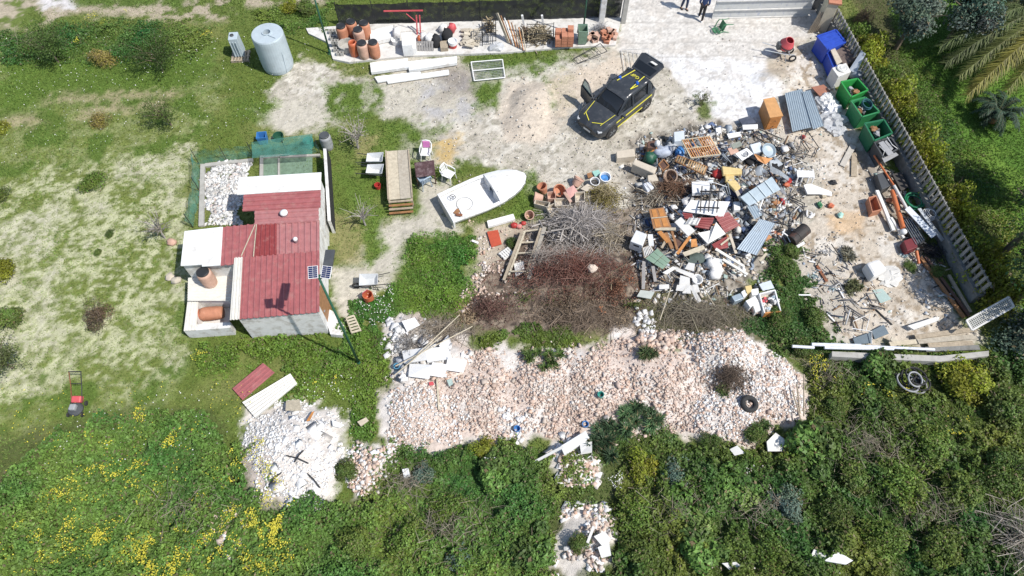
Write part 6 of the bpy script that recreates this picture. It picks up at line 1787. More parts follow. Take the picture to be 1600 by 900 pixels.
# wheelbarrows
def wheelbarrow(label, base, rz, mat):
    t = thing("wheelbarrow", label, "wheelbarrow", base, None, rz)
    def part(n, mb, m, par=t): return mb.build(n, m, par, local=True)
    mb = MB(); n = 0
    rings = [[(-.36, -.26, .60), (.42, -.29, .64), (.42, .29, .64), (-.36, .26, .60)], [(-.18, -.17, .36), (.22, -.17, .32), (.22, .17, .32), (-.18, .17, .36)]]
    rin = [[(x * .94, y * .94, z + .004) for x, y, z in rings[0]], [(x * .96, y * .95, z + .02) for x, y, z in rings[1]]]
    for r in (rings[1], rings[0], rin[0], rin[1]): mb.v += [Vector(p) for p in r]
    for k in range(3):
        for j in range(4): mb.f.append((k * 4 + j, k * 4 + (j + 1) % 4, k * 4 + 4 + (j + 1) % 4, k * 4 + 4 + j))
    mb.f += [(3, 2, 1, 0), (12, 13, 14, 15)]; bevel(part("tray", mb, mat), .03)
    for s in (-1, 1):
        mb = MB(); mb.tube([(.62, s * .06, .19), (.1, s * .16, .32), (-.35, s * .24, .50), (-.85, s * .28, .58)], .018, 6); part("handle", mb, dark_steel)
        mb = MB(); mb.tube([(-.2, s * .2, .42), (-.32, s * .22, 0.02), (-.1, s * .2, .36)], .016, 5); part("leg", mb, dark_steel)
    mb = MB(); mb.torus((.62, 0, .19), .15, .04, 18, 8, Vector((0, 1, 0))); part("wheel", mb, rubber)
    return t


tray_m = M("galvanised_tray", (.55, .57, .58), .12, 4, .5, dirt=(.62, .60, .57), dirt_amt=.4)
wheelbarrow("pale metal wheelbarrow left of the plank platform, the farther of two", P(588, 259), math.radians(0), tray_m)
wheelbarrow("pale metal wheelbarrow left of the plank platform, the nearer of two", P(588, 277), math.radians(-3), tray_m)
wheelbarrow("pale metal wheelbarrow beside the red drum near the shed", P(581, 448), math.radians(185), tray_m)
dr_ = P(577, 468); dd_ = thing("drum", "open orange red metal drum beside the wheelbarrow near the shed", "drum", dr_)
mb = MB(); mb.lathe([(.20, 0), (.21, .2), (.215, .21), (.21, .23), (.215, .42), (.19, .42), (.18, .05), (0, .04)], dr_, 20); mb.build("body", orange_plastic, dd_)
mb = MB(); mb.prism([dr_ + Vector((-.20, .02, .44)), dr_ + Vector((0, .2, .44)), dr_ + Vector((.02, .12, .66)), dr_ + Vector((-.18, -.06, .62))], .015); mb.build("lid", pink_red, dd_)
mb = MB(); mb.lathe([(.12, 0), (.15, .26), (.13, .26), (.10, .03), (0, .03)], P(591, 294), 14); mb.thing("bucket", red_paint, "small red bucket at the left side of the plank platform", "bucket")
# wooden steps near the shed corner
stp = thing("wooden_ladder", "short pale wooden ladder lying in the weeds beside the lamp pole", "ladder", P(552, 505))
w = [P(x, y, .35) for x, y in ((541, 497), (553, 493), (564, 517), (550, 521))]
for a, b in ((w[0], w[3]), (w[1], w[2])): mb = MB(); mb.bar(a, b, .05, .06); mb.build("rail", pale_wood, stp)
for i in range(6): mb = MB(); k = .04 + i / 5.4; mb.bar(w[0].lerp(w[3], k) + Vector((0, 0, .04)), w[1].lerp(w[2], k) + Vector((0, 0, .04)), .085, .03); mb.build("rung", pale_wood, stp)
# lawn mower
lm = P(123, 640); mw = thing("lawn_mower", "red and black push lawn mower standing in the grass", "lawn mower", lm)
mb = MB(); mb.lathe([(.27, .12), (.28, .2), (.24, .27), (.12, .29), (0, .29)], lm + Vector((0, -.05, 0)), 18); mb.build("deck", dark_grey, mw)
mb = MB(); mb.box(lm + Vector((0, -.05, .37)), (.24, .24, .18)); bevel(mb.build("engine", grey_paint, mw), .04)
mb = MB(); mb.box(lm + Vector((.02, .30, .30)), (.36, .26, .22), Matrix.Rotation(.3, 3, 'X')); bevel(mb.build("hood", pink_red, mw), .04)
for s in (-1, 1):
    mb = MB(); mb.tube([lm + Vector((s * .2, .2, .25)), lm + Vector((s * .21, .75, .62)), lm + Vector((s * .23, 1.15, .95))], .018, 6); mb.build("handle", dark_steel if s > 0 else rust, mw)
    for y in (-.24, .22): mb = MB(); mb.lathe([(.09, -.025), (.10, 0), (.09, .025)], lm + Vector((s * .27, y, .10)), 14, Vector((1, 0, 0))); mb.build("wheel", rubber, mw)
mb = MB(); mb.bar(lm + Vector((-.25, 1.16, .955)), lm + Vector((.25, 1.16, .955)), .035); mb.bar(lm + Vector((-.22, .80, .66)), lm + Vector((.22, .80, .66)), .025); mb.build("grip", dark_steel, mw)
# things near the net yard
b = P(413, 222); mb = MB(); open_box(mb, b, .46, .42, .5, .025, Matrix.Rotation(.1, 3, 'Z'), .8); mb.thing("crate", mid_blue, "blue plastic crate behind the green net yard", "crate")
b = P(437, 218); mb = MB(); mb.lathe([(.2, 0), (.26, .3), (.24, .3), (.18, .04), (0, .03)], b, 16); mb.thing("bucket", green_dark, "dark green bucket right of the blue crate", "bucket")
b = P(484, 228); mb = MB(); mb.lathe([(.2, 0), (.25, .4), (.23, .4), (.18, .04), (0, .03)], b, 16); mb.thing("bucket", teal, "teal bucket inside the net beside the grey barrel", "bucket")
for x, y, m, l in [(266, 433, beige, "cream stone lying in the grass left of the shed annexe, left of two"), (276, 438, stone_m, "round cream stone at the shed annexe's left wall, right of two"), (268, 378, terracotta_pale, "broken pale pot beside the left end of the shed roof")]:
    mb = MB(); mb.blob(P(x, y, .08), (.22, .2, .14), int(x), .22); mb.thing("stone", m, l, "stone", smooth_=True)
sh = [P(x, y, z) for (x, y), z in zip(((363, 607), (411, 567), (429, 582), (379, 625)), (.16, .22, .22, .16))]
mb = MB(); mb.corr(sh[0], sh[3], sh[2], sh[1], 4, .03, .03); mb.thing("roof_sheet", red_sheet, "dark red corrugated sheet lying on the weeds above the white heap", "roof sheet")
sh = [P(x, y, z) for (x, y), z in zip(((379, 629), (454, 584), (465, 600), (400, 654)), (.22, .26, .2, .16))]
mb = MB(); mb.corr(sh[0], sh[3], sh[2], sh[1], 6, .04, .03, False); mb.thing("roof_sheet", cream_sheet, "white corrugated sheet lying beside the dark red sheet", "roof sheet")
# ================================================================ CLAY POTS AND PAINT BUCKETS
def pot(label, px, py, r, h, mat, axis=None, z=0., name="clay_pot"):
    mb = MB(); mb.lathe([(r * .65, 0), (r * .92, h * .8), (r * 1.0, h * .8), (r * 1.0, h), (r * .86, h), (r * .8, h * .78), (r * .6, h * .12), (0, h * .1)], G(px, py, z), 18, axis)
    return mb.thing(name, mat, label, "pot")


pot("terracotta pot, leftmost of the clay pots beside the branch heap", 850, 300, .24, .42, terracotta, Vector((-.3, .1, 1)))
pot("open terracotta pot right of the leftmost one", 870, 300, .30, .42, terracotta, Vector((.3, -.5, 1)))
pot("pale terracotta pot lying below the leftmost one", 848, 310, .24, .4, terracotta_pale, Vector((-1, .1, .15)), .2)
pot("square necked terracotta pot standing alone on the weeds", 827, 338, .22, .35, terracotta_pale, Vector((0, -.5, 1)))
pot("pale pink pot lying behind the pink panels", 899, 290, .26, .4, terracotta_pale, Vector((.4, .5, .6)), .1)


def planter(label, pts, h, mat, cat="planter"):
    w = [G(x, y, h) for x, y in pts]; c = sum(w, Vector()) / 4; g = c.z - h
    mb = MB(); n = 0; t = .86
    inn = [c + (p - c) * t for p in w]
    rings = [[Vector((c.x + (p.x - c.x) * .9, c.y + (p.y - c.y) * .9, g - .02)) for p in w], w, inn, [Vector((p.x, p.y, g + .06)) for p in inn]]
    for r in rings: mb.v += r
    for k in range(3):
        for j in range(4): mb.f.append((k * 4 + j, k * 4 + (j + 1) % 4, k * 4 + 4 + (j + 1) % 4, k * 4 + 4 + j))
    mb.f += [(3, 2, 1, 0), (12, 13, 14, 15)]
    return mb.thing("planter", mat, label, cat)


planter("long beige stone planter below the clay pots", [(836, 312), (860, 316), (857, 324), (834, 318)], .34, beige)
planter("long beige planter right of the first one below the clay pots", [(866, 310), (891, 309), (892, 321), (867, 322)], .32, beige)
planter("tall beige stone trough right of the long planters", [(898, 300), (914, 299), (914, 315), (899, 316)], .36, beige)
planter("small beige planter in front of the long ones", [(853, 323), (866, 317), (873, 326), (860, 336)], .30, beige)
planter("small square terracotta planter among the clay pots", [(855, 300), (868, 298), (869, 310), (856, 311)], .36, terracotta_pale)
SL("panel", "pale pink panel leaning over the clay pots", "panel", [(884, 296), (896, 289), (903, 300), (890, 311)], (.5, .55, .3, .3), .03, M("pink_panel", (.50, .28, .25), .12, 5, .8))
SL("panel", "thin pink board between the open pot and the planter", "panel", [(880, 301), (884, 299), (894, 314), (890, 316)], .42, .03, terracotta_pale)
SL("board", "pale stone edging board behind the yellow brushwood", "board", [(907, 295), (918, 287), (930, 294), (916, 299)], .3, .06, beige)
for x, y, r, l, inner in ((927, 285, .22, "white paint bucket stained blue inside, left of two", dark_steel), (943, 278, .26, "white paint bucket full of blue, right of two", mid_blue)):
    b = G(x, y + 5); t = thing("paint_bucket", l, "bucket", b)
    mb = MB(); mb.lathe([(r * .8, 0), (r, .36), (r * 1.05, .36), (r * 1.05, .40), (r * .92, .40), (r * .85, .22), (0, .22)], b, 18, Vector((.1, -.15, 1))); mb.build("body", white_paint, t)
    mb = MB(); mb.lathe([(r * .84, .23), (r * .5, .27), (0, .25)], b, 14, Vector((.1, -.15, 1))); mb.build("paint", inner, t)
SL("bucket_cover", "pale mint plastic lid behind the paint buckets", "lid", [(925, 268), (935, 265), (941, 273), (930, 276)], .25, .03, M("mint_plastic", (.30, .52, .45), .1, 5, .5))
SL("tile", "small brown tile left of the mint lid", "tile", [(917, 271), (924, 269), (927, 276), (919, 278)], .2, .04, brown_wood)
# left middle: ramp of planks, toys, sheets
rp_ = thing("plank_ramp", "old plank ramp of grey boards on cross bars beside the dark red brushwood", "ramp", G(820, 395))
for i, (a, b, w_, m) in enumerate([((816, 362), (787, 438), .12, old_wood), ((820, 362), (795, 430), .08, pale_wood), ((846, 357), (822, 430), .14, old_wood), ((851, 355), (826, 436), .16, M("greyed_wood2", (.34, .31, .26), .2, 8, .85))]):
    mb = MB(); mb.bar(G(*a, .42), G(*b, .22), w_, .06); mb.build("plank", m, rp_)
for a, b in (((817, 362), (846, 358)), ((812, 379), (838, 378)), ((806, 396), (838, 394)), ((798, 424), (822, 424))):
    mb = MB(); mb.bar(G(*a, .33), G(*b, .33), .06, .04); mb.build("crossbar", pale_wood, rp_)
SL("panel", "white crumpled panel under the plank ramp", "panel", [(803, 412), (818, 408), (820, 424), (806, 432)], (.2, .15, .1, .2), .03, off_white)
pallet("small white slatted pallet left of the plank ramp", G(791, 397, .05), .55, .4, .7, off_white, .1, 5)
SL("red_sheet", "flat red plastic panel lying on the pale gravel", "panel", [(761, 362), (778, 359), (784, 381), (768, 386)], .12, .04, M("red_orange_panel", (.44, .075, .035), .12, 6, .6))
SL("beam", "white painted beam lying between the boat and the red panel", "beam", [(761, 345), (802, 334), (805, 342), (763, 354)], .18, .14, white_paint)
for i, (x, y, r, m, l) in enumerate([(803, 352, .13, red_paint, "red toy ball lying on the weeds, left of the toys"), (811, 354, .11, M("pink_toy", (.6, .22, .2), .1, 5, .5), "pink toy lying in the middle of the toys"), (818, 349, .10, red_paint, "small red toy lying on the right of the toys")]):
    mb = MB(); mb.blob(G(x, y, r * .8), (r * 1.3, r, r), i, .2, 10, 7); mb.thing("toy", m, l, "toy", smooth_=True)
SL("board", "white chipped board on the gravel left of the plank ramp", "board", [(738, 374), (748, 378), (747, 381), (737, 377)], .08, .03, white_paint)
# canal of small white things in the weeds
box_px("styrofoam_box", "white foam block lying alone in the weeds", "block", [(628, 733), (638, 731), (640, 742), (631, 746)], .4, white_paint, .1)
wf = [G(x, y, .4) for x, y in ((757, 716), (779, 716), (778, 727))]; mb = MB(); mb.bar(wf[0], wf[1], .06); mb.bar(wf[1], wf[2], .06); mb.thing("window_frame", white_paint, "bent white frame bar in the weeds under the rubble bank", "frame")
SL("board", "pale wooden board lying in the weeds beside the rubble bank's left end", "board", [(558, 659), (572, 652), (576, 657), (564, 666)], .3, .04, pale_wood)
SL("panel", "cardboard coloured panel at the top of the white plaster heap", "panel", [(447, 626), (468, 624), (470, 640), (446, 640)], .3, .05, pale_wood)
SL("board", "orange brown board standing on the white plaster heap", "board", [(487, 644), (491, 642), (484, 656), (479, 657)], .3, .05, orange_wood)
SL("panel", "pale grey panel at the right edge of the white plaster heap", "panel", [(519, 656), (538, 664), (532, 668), (520, 665)], .25, .04, white_sheet)
for a, b, l in (((448, 712), (482, 724), "dark iron bar lying across the white plaster heap"), ((460, 722), (474, 704), "short dark iron bar crossing the long one on the plaster heap"), ((420, 758), (440, 738), "dark iron bar at the lower left of the plaster heap"), ((480, 740), (500, 762), "thin iron rod at the right of the plaster heap")):
    mb = MB(); mb.tube([G(*a, .1), G((a[0] + b[0]) / 2, (a[1] + b[1]) / 2 - 2, .2), G(*b, .1)], .028, 6); mb.thing("iron_bar", dark_steel, l, "iron bar")
for i, (pts, l) in enumerate([([(876, 697), (915, 673), (921, 684), (882, 711)], "big white board slanting out of the weeds below the rubble bank"), ([(905, 690), (925, 690), (925, 705), (908, 708)], "broken white board right of the big slanting one"), ([(928, 838), (945, 830), (955, 842), (945, 858)], "white slab on the lower rubble spill, upper one"), ([(934, 855), (952, 848), (955, 868), (940, 872)], "white slab on the lower rubble spill, lower one"),
                              ([(1258, 888), (1272, 858), (1292, 868), (1280, 880)], "pale slab standing on edge at the bottom right, left of two"), ([(1288, 876), (1310, 862), (1333, 876), (1322, 882)], "white slab lying at the bottom right, right of two"), ([(1140, 702), (1152, 696), (1164, 708), (1148, 712)], "pale grey slab in the weeds under the tyre"),
                              ([(1128, 880), (1150, 878), (1160, 886), (1140, 890)], "white flat slab at the bottom edge below the leafy shrub"), ([(1198, 690), (1212, 676), (1226, 686), (1228, 705), (1200, 705)], "big pale boulder slab under the long iron rods")]):
    SL("slab", l, "slab", pts, [.35, .4, .45, .35, .4][:len(pts)] if i != 5 else .5, .09, white_sheet if i in (0, 5) else off_white)
for a, b, l in (((835, 722), (880, 698), "pale grey timber beam slanting below the rubble bank"), ((918, 848), (928, 822), "white pipe standing out of the lower rubble spill")):
    mb = MB(); mb.bar(G(*a, .25), G(*b, .45), .09, .07); mb.thing("beam", off_white, l, "beam")
for a, b, l in (((1238, 610), (1252, 658), "long iron rod at the right end of the rubble bank, left of three"), ((1245, 600), (1250, 645), "long iron rod at the right end of the rubble bank, middle of three"), ((1256, 585), (1256, 650), "long iron rod at the right end of the rubble bank, right of three")):
    mb = MB(); mb.tube([G(*a, .35), G(*b, .3)], .03, 6); mb.thing("iron_bar", old_wood, l, "iron bar")
mb = MB(); mb.torus(G(1171, 631, .12), .25, .10, 26, 10, Vector((.1, -.1, 1))); mb.thing("tyre", rubber, "old black car tyre lying on the rubble bank", "tyre")
for x, y, m, l in ((938, 619, teal, "turquoise bucket on the pink rubble bank"), (808, 672, mid_blue, "blue plastic scrap at the lower edge of the rubble bank"), (621, 575, M("sky_blue_plastic", (.12, .35, .5), .1, 5, .5), "small light blue object at the left of the smashed boards"), (914, 665, mid_blue, "blue plastic scrap above the big slanting board")):
    mb = MB(); mb.lathe([(.1, 0), (.13, .2), (.11, .2), (.09, .03), (0, .03)], G(x, y), 12); mb.thing("bucket", m, l, "bucket")
SL("plastic_scrap", "crimson plastic scrap on the smashed white boards", "plastic", [(670, 597), (677, 596), (678, 601), (671, 602)], .12, .03, pink_red)
SL("plastic_scrap", "orange scrap on the smashed white boards", "plastic", [(652, 576), (662, 572), (663, 576), (654, 581)], .2, .03, orange_plastic)
SL("glass_sheet", "pale green glass sheet on the smashed white boards", "glass", [(698, 594), (706, 591), (708, 600), (702, 604)], .2, .02, glass_m)
mb = MB(); mb.bar(G(683, 592, .2), G(686, 640, .1), .07, .05); mb.thing("beam", pale_wood, "pale wooden post lying across the left end of the rubble bank", "beam")
for i, (pts, l) in enumerate([([(628, 548), (664, 543), (668, 562), (632, 568)], "smashed white board, left of the pile on the rubble bank"), ([(660, 545), (700, 541), (706, 560), (668, 566)], "smashed white board, top of the pile on the rubble bank"), ([(700, 558), (730, 563), (724, 582), (696, 578)], "smashed white board, right of the pile on the rubble bank"), ([(640, 568), (676, 570), (670, 592), (638, 588)], "smashed white board, lower left of the pile on the rubble bank"), ([(676, 566), (702, 570), (692, 590), (668, 586)], "smashed white board, lower middle of the pile on the rubble bank"), ([(628, 502), (648, 496), (656, 508), (636, 518)], "white board at the upper left above the dry canes")]):
    SL("plasterboard", l, "board", pts, [.28 + .06 * (i % 3), .36, .3 + .05 * (i % 2), .26], .03, white_paint)
x0 = G(1425, 598, .2); hp = thing("hose_bundle", "bundle of black pipes and hoses dumped in the weeds below the low wall", "hoses", x0)
for k in range(7):
    mb = MB(); mb.torus(x0 + Vector((random.uniform(-.25, .25), random.uniform(-.2, .2), .05 * k)), .36 + random.uniform(-.08, .08), .035, 26, 6, Vector((random.uniform(-.3, .3), random.uniform(-.3, .3), 1))); mb.build("coil", rubber if k % 3 else grey_paint, hp)

# ================================================================ THE JUNK HEAP
def slats(name, label, cat, corners, h, n, mat, fmat, rows=1, w=.6, gaps=()):
    hs = h if hasattr(h, '__len__') else [h] * 4
    q = [G(x, y, z) for (x, y), z in zip(corners, hs)]
    t = thing(name, label, cat, (q[0] + q[1] + q[2] + q[3]) / 4)
    mb = MB()
    for i in range(4): mb.bar(q[i], q[(i + 1) % 4], .05, .05)
    mb.build("frame", fmat, t)
    if rows == 2: mb = MB(); mb.bar(q[0].lerp(q[3], .5), q[1].lerp(q[2], .5), .05, .05); mb.build("crossbar", fmat, t)
    for r in range(rows):
        for i in range(n):
            if (r, i) in gaps: continue
            u = (i + .5) / n; a, b = q[0].lerp(q[1], u), q[3].lerp(q[2], u)
            s, e = a.lerp(b, r / rows + .02), a.lerp(b, (r + 1) / rows - .02)
            mb = MB(); mb.bar(s + Vector((0, 0, .03)), e + Vector((0, 0, .03)), (q[1] - q[0]).length / n * w, .025); mb.build("slat", mat, t)
    return t


slats("slatted_screen", "orange slatted wooden panel on top of the junk heap", "slatted panel", [(1065, 219), (1109, 213), (1126, 241), (1080, 247)], (1.0, 1.0, .8, .8), 13, orange_wood, pale_wood, 2, .42, ((0, 5), (0, 6), (0, 3)))
slats("slatted_screen", "slatted wooden bed base hanging below the orange panel", "slatted panel", [(1059, 243), (1105, 261), (1100, 273), (1055, 252)], (.7, .7, .45, .45), 13, M("honey_wood", (.55, .36, .18), .15, 7, .6), brown_wood, 1, .5, ((0, 4),))
slats("pallet", "white slatted pallet leaning against the green boards", "pallet", [(1004, 388), (1016, 384), (1022, 395), (1007, 403)], .45, 6, off_white, old_wood)
box_px("stone_block", "pale stone block at the left edge of the junk heap", "block", [(963, 236), (991, 232), (993, 244), (964, 247)], .35, beige, 0)
box_px("sofa_base", "long beige sofa base tipped at the left of the junk heap", "sofa", [(992, 248), (1027, 262), (1022, 271), (988, 256)], .62, beige, .05, bev=.04)
box_px("box", "small beige box below the long sofa base", "box", [(1012, 274), (1025, 272), (1029, 282), (1013, 284)], .55, beige, .1)
box_px("cabinet", "dark red wooden cabinet at the upper left of the junk heap", "cabinet", [(1012, 221), (1025, 219), (1026, 230), (1012, 231)], .7, dark_wood, .1)
SL("shelf", "orange brown shelf in front of the dark red cabinet", "shelf", [(1011, 231), (1026, 229), (1027, 236), (1012, 238)], .45, .05, orange_wood)
mb = MB(); mb.blob(G(1027, 224, .8), (.13, .13, .18), 2, .05, 14, 9); mb.thing("jar", white_paint, "white rounded jar on the dark red cabinet", "jar", smooth_=True)
box_px("appliance", "pale blue grey appliance behind the orange slatted panel", "appliance", [(1053, 206), (1069, 204), (1070, 219), (1054, 221)], .8, M("pale_blue_enamel", (.55, .60, .64), .08, 4, .4), .1)
for i, (x, y, r, m, l) in enumerate([(1036, 238, (.45, .35, .28), M("blue_grey_bag", (.38, .42, .50), .2, 6, .6, bump=.4), "heap of bluish plastic bags left of the orange panel"), (1048, 231, (.3, .25, .25), clear_sheet, "grey translucent bag behind the bluish bags"), (1062, 238, (.3, .22, .2), mid_blue, "blue plastic bag under the orange slatted panel"), (1017, 246, (.32, .4, .3), green_dark, "dark green cover beside the dark red cabinet"), (1122, 272, (.28, .25, .2), red_paint, "red fabric bundle in the middle of the junk heap"),
                                    (1112, 412, (.35, .3, .28), bag_white, "white plastic sack on the right of the green boards, upper of two"), (1118, 424, (.4, .3, .25), bag_white, "white plastic sack above the dry mat, lower of two"), (1106, 404, (.22, .2, .2), bag_white, "small white bag touching the two white sacks"), (1255, 214, (.12, .1, .1), red_paint, "small red rag on the black tube frames"), (1084, 404, (.5, .3, .1), M("dark_green_tarp", (.07, .095, .085), .2, 5, .8), "dark green tarpaulin beside the green boards"), (1174, 252, (.3, .24, .14), cloth_black, "black bag between the stove top and the orange board"), (1150, 300, (.35, .3, .2), M("dark_blue_cloth", (.03, .035, .07), .3, 8, .9, bump=.4), "dark blue cloth bundle beside the yellow foam"), (1214, 262, (.3, .3, .12), cloth_black, "black sack under the twisted grey bars")]):
    mb = MB(); mb.blob(G(x, y, r[2] * .7), r, 20 + i, .25, 12, 8, i * .7); mb.thing("bundle", m, l, "bag", smooth_=True)
pot("brown cardboard barrel tipped over under the slatted bed base", 1049, 276, .32, .55, M("brown_card", (.40, .29, .22), .15, 6, .8), Vector((-.3, -.6, .8)), .1, "cardboard_drum")
mb = MB()
cf = thing("chair_frame", "brown wooden chair frame left of the slatted bed base", "chair", G(1037, 257)); w = [G(x, y, .6) for x, y in ((1029, 257), (1037, 249), (1045, 259), (1036, 267))]
mb = MB()
for i in range(4): mb.bar(w[i], w[(i + 1) % 4], .05)
mb.build("seat_frame", brown_wood, cf)
for v in w: mb = MB(); mb.bar(v, Vector((v.x, v.y, v.z - .5)), .04); mb.build("leg", brown_wood, cf)
mb = MB(); mb.prism([v - Vector((0, 0, .03)) for v in w], .03); mb.build("seat", dark_wood, cf)
ctab = [(1005, 287), (1015, 283), (1022, 293), (1012, 300)]
box_px("cabinet", "small white cabinet with a blue edge beside the olive brushwood", "cabinet", ctab, .5, M("white_blue_cabinet", (.62, .64, .68), .1, 4, .5, dirt=(.15, .2, .35), dirt_amt=.15), .05)
for i, (pts, l, h_) in enumerate([([(1128, 259), (1159, 263), (1160, 271), (1130, 272)], "long yellow foam block, uppermost of three", .75), ([(1133, 273), (1147, 271), (1148, 281), (1134, 282)], "small yellow foam block, middle of three", .65), ([(1135, 283), (1149, 280), (1158, 292), (1150, 299)], "yellow foam cushion, lowest of three", .7)]):
    bevel(SL("foam_block", l, "foam", pts, h_ - .25, .16, yellow_foam), .04, 2)
# white mattress boards and black grate
SL("mattress", "white mattress in the middle of the junk heap", "mattress", [(1081, 284), (1108, 283), (1111, 299), (1082, 302)], .55, .18, white_paint)
SL("board", "large white board under the black iron grate", "board", [(1079, 313), (1141, 315), (1130, 339), (1067, 330)], (.6, .6, .5, .5), .06, white_paint)
gr_ = thing("iron_grate", "black iron window grate lying on the large white board", "grate", G(1108, 312, .6))
mb = MB()
for a, b in (((1097, 291), (1094, 331)), ((1110, 292), (1107, 331)), ((1124, 294), (1120, 332))): mb.bar(G(*a, .75), G(*b, .70), .045)
mb.build("upright", dark_steel, gr_); mb = MB()
for a, b in (((1094, 299), (1129, 299)), ((1090, 324), (1124, 325))): mb.bar(G(*a, .77), G(*b, .75), .05)
mb.build("crossbar", dark_steel, gr_)
# red sheets and grey boards
for pts, h_, n, l in [([(1090, 340), (1116, 340), (1110, 359), (1086, 355)], .42, 5, "dark red roof sheet under the black grate's board"), ([(1117, 338), (1138, 331), (1156, 352), (1133, 364)], .5, 5, "dark red roof sheet right of the grey boards"), ([(1112, 382), (1136, 369), (1138, 387), (1119, 391)], .35, 5, "dark red roof sheet below the grey boards"), ([(1066, 332), (1082, 334), (1083, 343), (1070, 342)], .45, 3, "small dark red sheet left of the larger red sheets")]:
    w = [G(x, y, h_) for x, y in pts]; mb = MB(); mb.corr(w[0], w[3], w[2], w[1], n, .03, .02); mb.thing("roof_sheet", red_new, l, "roof sheet")
SL("board", "grey angular board lying over the red roof sheets", "board", [(1119, 347), (1134, 365), (1106, 381), (1090, 364), (1110, 360)], (.62, .58, .5, .5, .55), .05, off_white)
SL("board", "pale grey board left of the striped cushion", "board", [(1064, 339), (1086, 360), (1075, 369), (1054, 347)], (.6, .55, .5, .55), .05, off_white)
SL("cushion", "white and grey striped cushion on the red roof sheet", "cushion", [(1077, 340), (1095, 341), (1090, 351), (1071, 349)], .65, .08, off_white)
for k in range(3):
    a = (1074 + k * 6.5, 349.5 + k * .3); b = (a[0] + 5.5, a[1] - 9)
    mb = MB(); mb.bar(G(*a, .66), G(*b, .665), .07, .012); o = mb.build("stripe", grey_paint, bpy.data.objects["cushion.001"] if "cushion.001" in bpy.data.objects and False else [o for o in SC.objects if o.name.startswith("cushion") and o.parent is None and o.get("category") == "cushion"][0])
# wooden door
dq = [G(x, y, z) for (x, y), z in zip(((1014, 327), (1037, 324), (1049, 355), (1021, 357)), (.6, .6, .42, .42))]
dt = thing("wooden_door", "brown panelled wooden door lying on the left of the junk heap", "door", sum(dq, Vector()) / 4)
mb = MB(); mb.prism(dq, .05); mb.build("leaf", M("brown_door", (.33, .165, .075), .2, 7, .6, dirt=(.42, .25, .12), dirt_amt=.3), dt)
def dlerp(u, v, up=.004): return dq[0].lerp(dq[1], u).lerp(dq[3].lerp(dq[2], u), v) + Vector((0, 0, up))
for u0 in (.14, .58):
    for v0, v1 in ((.06, .44), (.54, .94)):
        mb = MB(); mb.prism([dlerp(u0, v0, .02), dlerp(u0 + .3, v0, .02), dlerp(u0 + .3, v1, .02), dlerp(u0, v1, .02)], .015); mb.build("panel", orange_wood, dt)
mb = MB(); mb.bar(dlerp(0, .49, .03), dlerp(1, .49, .03), .04, .02); mb.build("rail", pale_wood, dt)
for i, (a, b, w_, m, l) in enumerate([((1024, 358), (1056, 358), .14, pale_wood, "pale plank at the foot of the brown door"), ((1030, 362), (1044, 378), .2, orange_wood, "orange plank below the brown door"), ((1040, 364), (1050, 388), .16, brown_wood, "brown plank slanting below the brown door"), ((1050, 362), (1058, 390), .1, brown_wood, "dark brown lath right of the slanting plank"), ((1078, 370), (1058, 397), .12, orange_wood, "bright orange batten below the grey boards"), ((1044, 368), (1034, 388), .1, old_wood, "grey lath beside the orange plank"), ((1118, 389), (1162, 416), .13, cream_sheet, "long cream beam pointing to the lower right, upper of two"), ((1129, 405), (1168, 429), .12, cream_sheet, "long cream beam pointing to the lower right, lower of two"), ((1068, 398), (1100, 386), .2, pale_wood, "pale plank between the tarpaulin and the orange batten"), ((1140, 366), (1150, 396), .12, beige, "beige post beside the lower red roof sheet"), ((1112, 352), (1154, 342), .05, orange_wood, "thin orange lath lying over the red roof sheets"), ((1126, 383), (1140, 372), .07, pale_wood, "pale lath on the lower red roof sheet"), ((1141, 281), (1158, 312), .16, beige, "beige stone post beside the yellow cushion"), ((1187, 408), (1198, 396), .1, pale_wood, "pale broken lath below the corrugated grey sheet")]):
    mb = MB(); mb.bar(G(*a, .38), G(*b, .42), w_, .05); mb.thing("plank", m, l, "plank")
SL("board", "orange square board below the grey angular board", "board", [(1080, 374), (1088, 373), (1090, 385), (1080, 386)], .4, .04, orange_wood)
SL("board", "dark red board beside the orange square board", "board", [(1056, 372), (1068, 380), (1062, 388), (1050, 382)], .3, .04, dark_wood)
# white fridge like cabinet
cq = [(994, 359), (1011, 366), (1004, 384), (985, 377)]
cb = thing("cabinet", "white cabinet with a dark slot lying on its back at the left of the heap", "cabinet", G(998, 372))
w = [G(x, y, .62) for x, y in cq]; mb = MB(); mb.prism(w, .55, n=Vector((0, 0, 1))); bevel(mb.build("body", white_paint, cb), .02)
n_ = ((w[3] - w[0]).normalized()); mb = MB(); p = w[3].lerp(w[2], .5) + Vector((0, 0, -.16)) + n_ * .004; mb.bar(w[3].lerp(w[2], .3) + Vector((0, 0, -.16)) + n_ * .006, w[3].lerp(w[2], .75) + Vector((0, 0, -.16)) + n_ * .006, .012, .09); mb.build("slot", dark_steel, cb)
SL("rack", "white slotted rack beside the white cabinet", "rack", [(1012, 366), (1020, 366), (1022, 384), (1014, 384)], .5, .06, white_sheet)
# green boards
gq = [G(x, y, z) for (x, y), z in zip(((1027, 388), (1048, 407), (1036, 421), (1008, 404)), (.6, .5, .4, .5))]
for i in range(3):
    for j in range(2):
        def gl(u, v): return gq[0].lerp(gq[3], u).lerp(gq[1].lerp(gq[2], u), v)
        u0, u1, v0, v1 = i / 3 + .012, (i + 1) / 3 - .012, j / 2 + .012, (j + 1) / 2 - .012
        mb = MB(); mb.prism([gl(u0, v0), gl(u0, v1), gl(u1, v1), gl(u1, v0)], .04); mb.thing("board", sage, "%s %s sage green board of the broken green panel" % (["upper", "middle", "lower"][i], ["left", "right"][j]), "board")
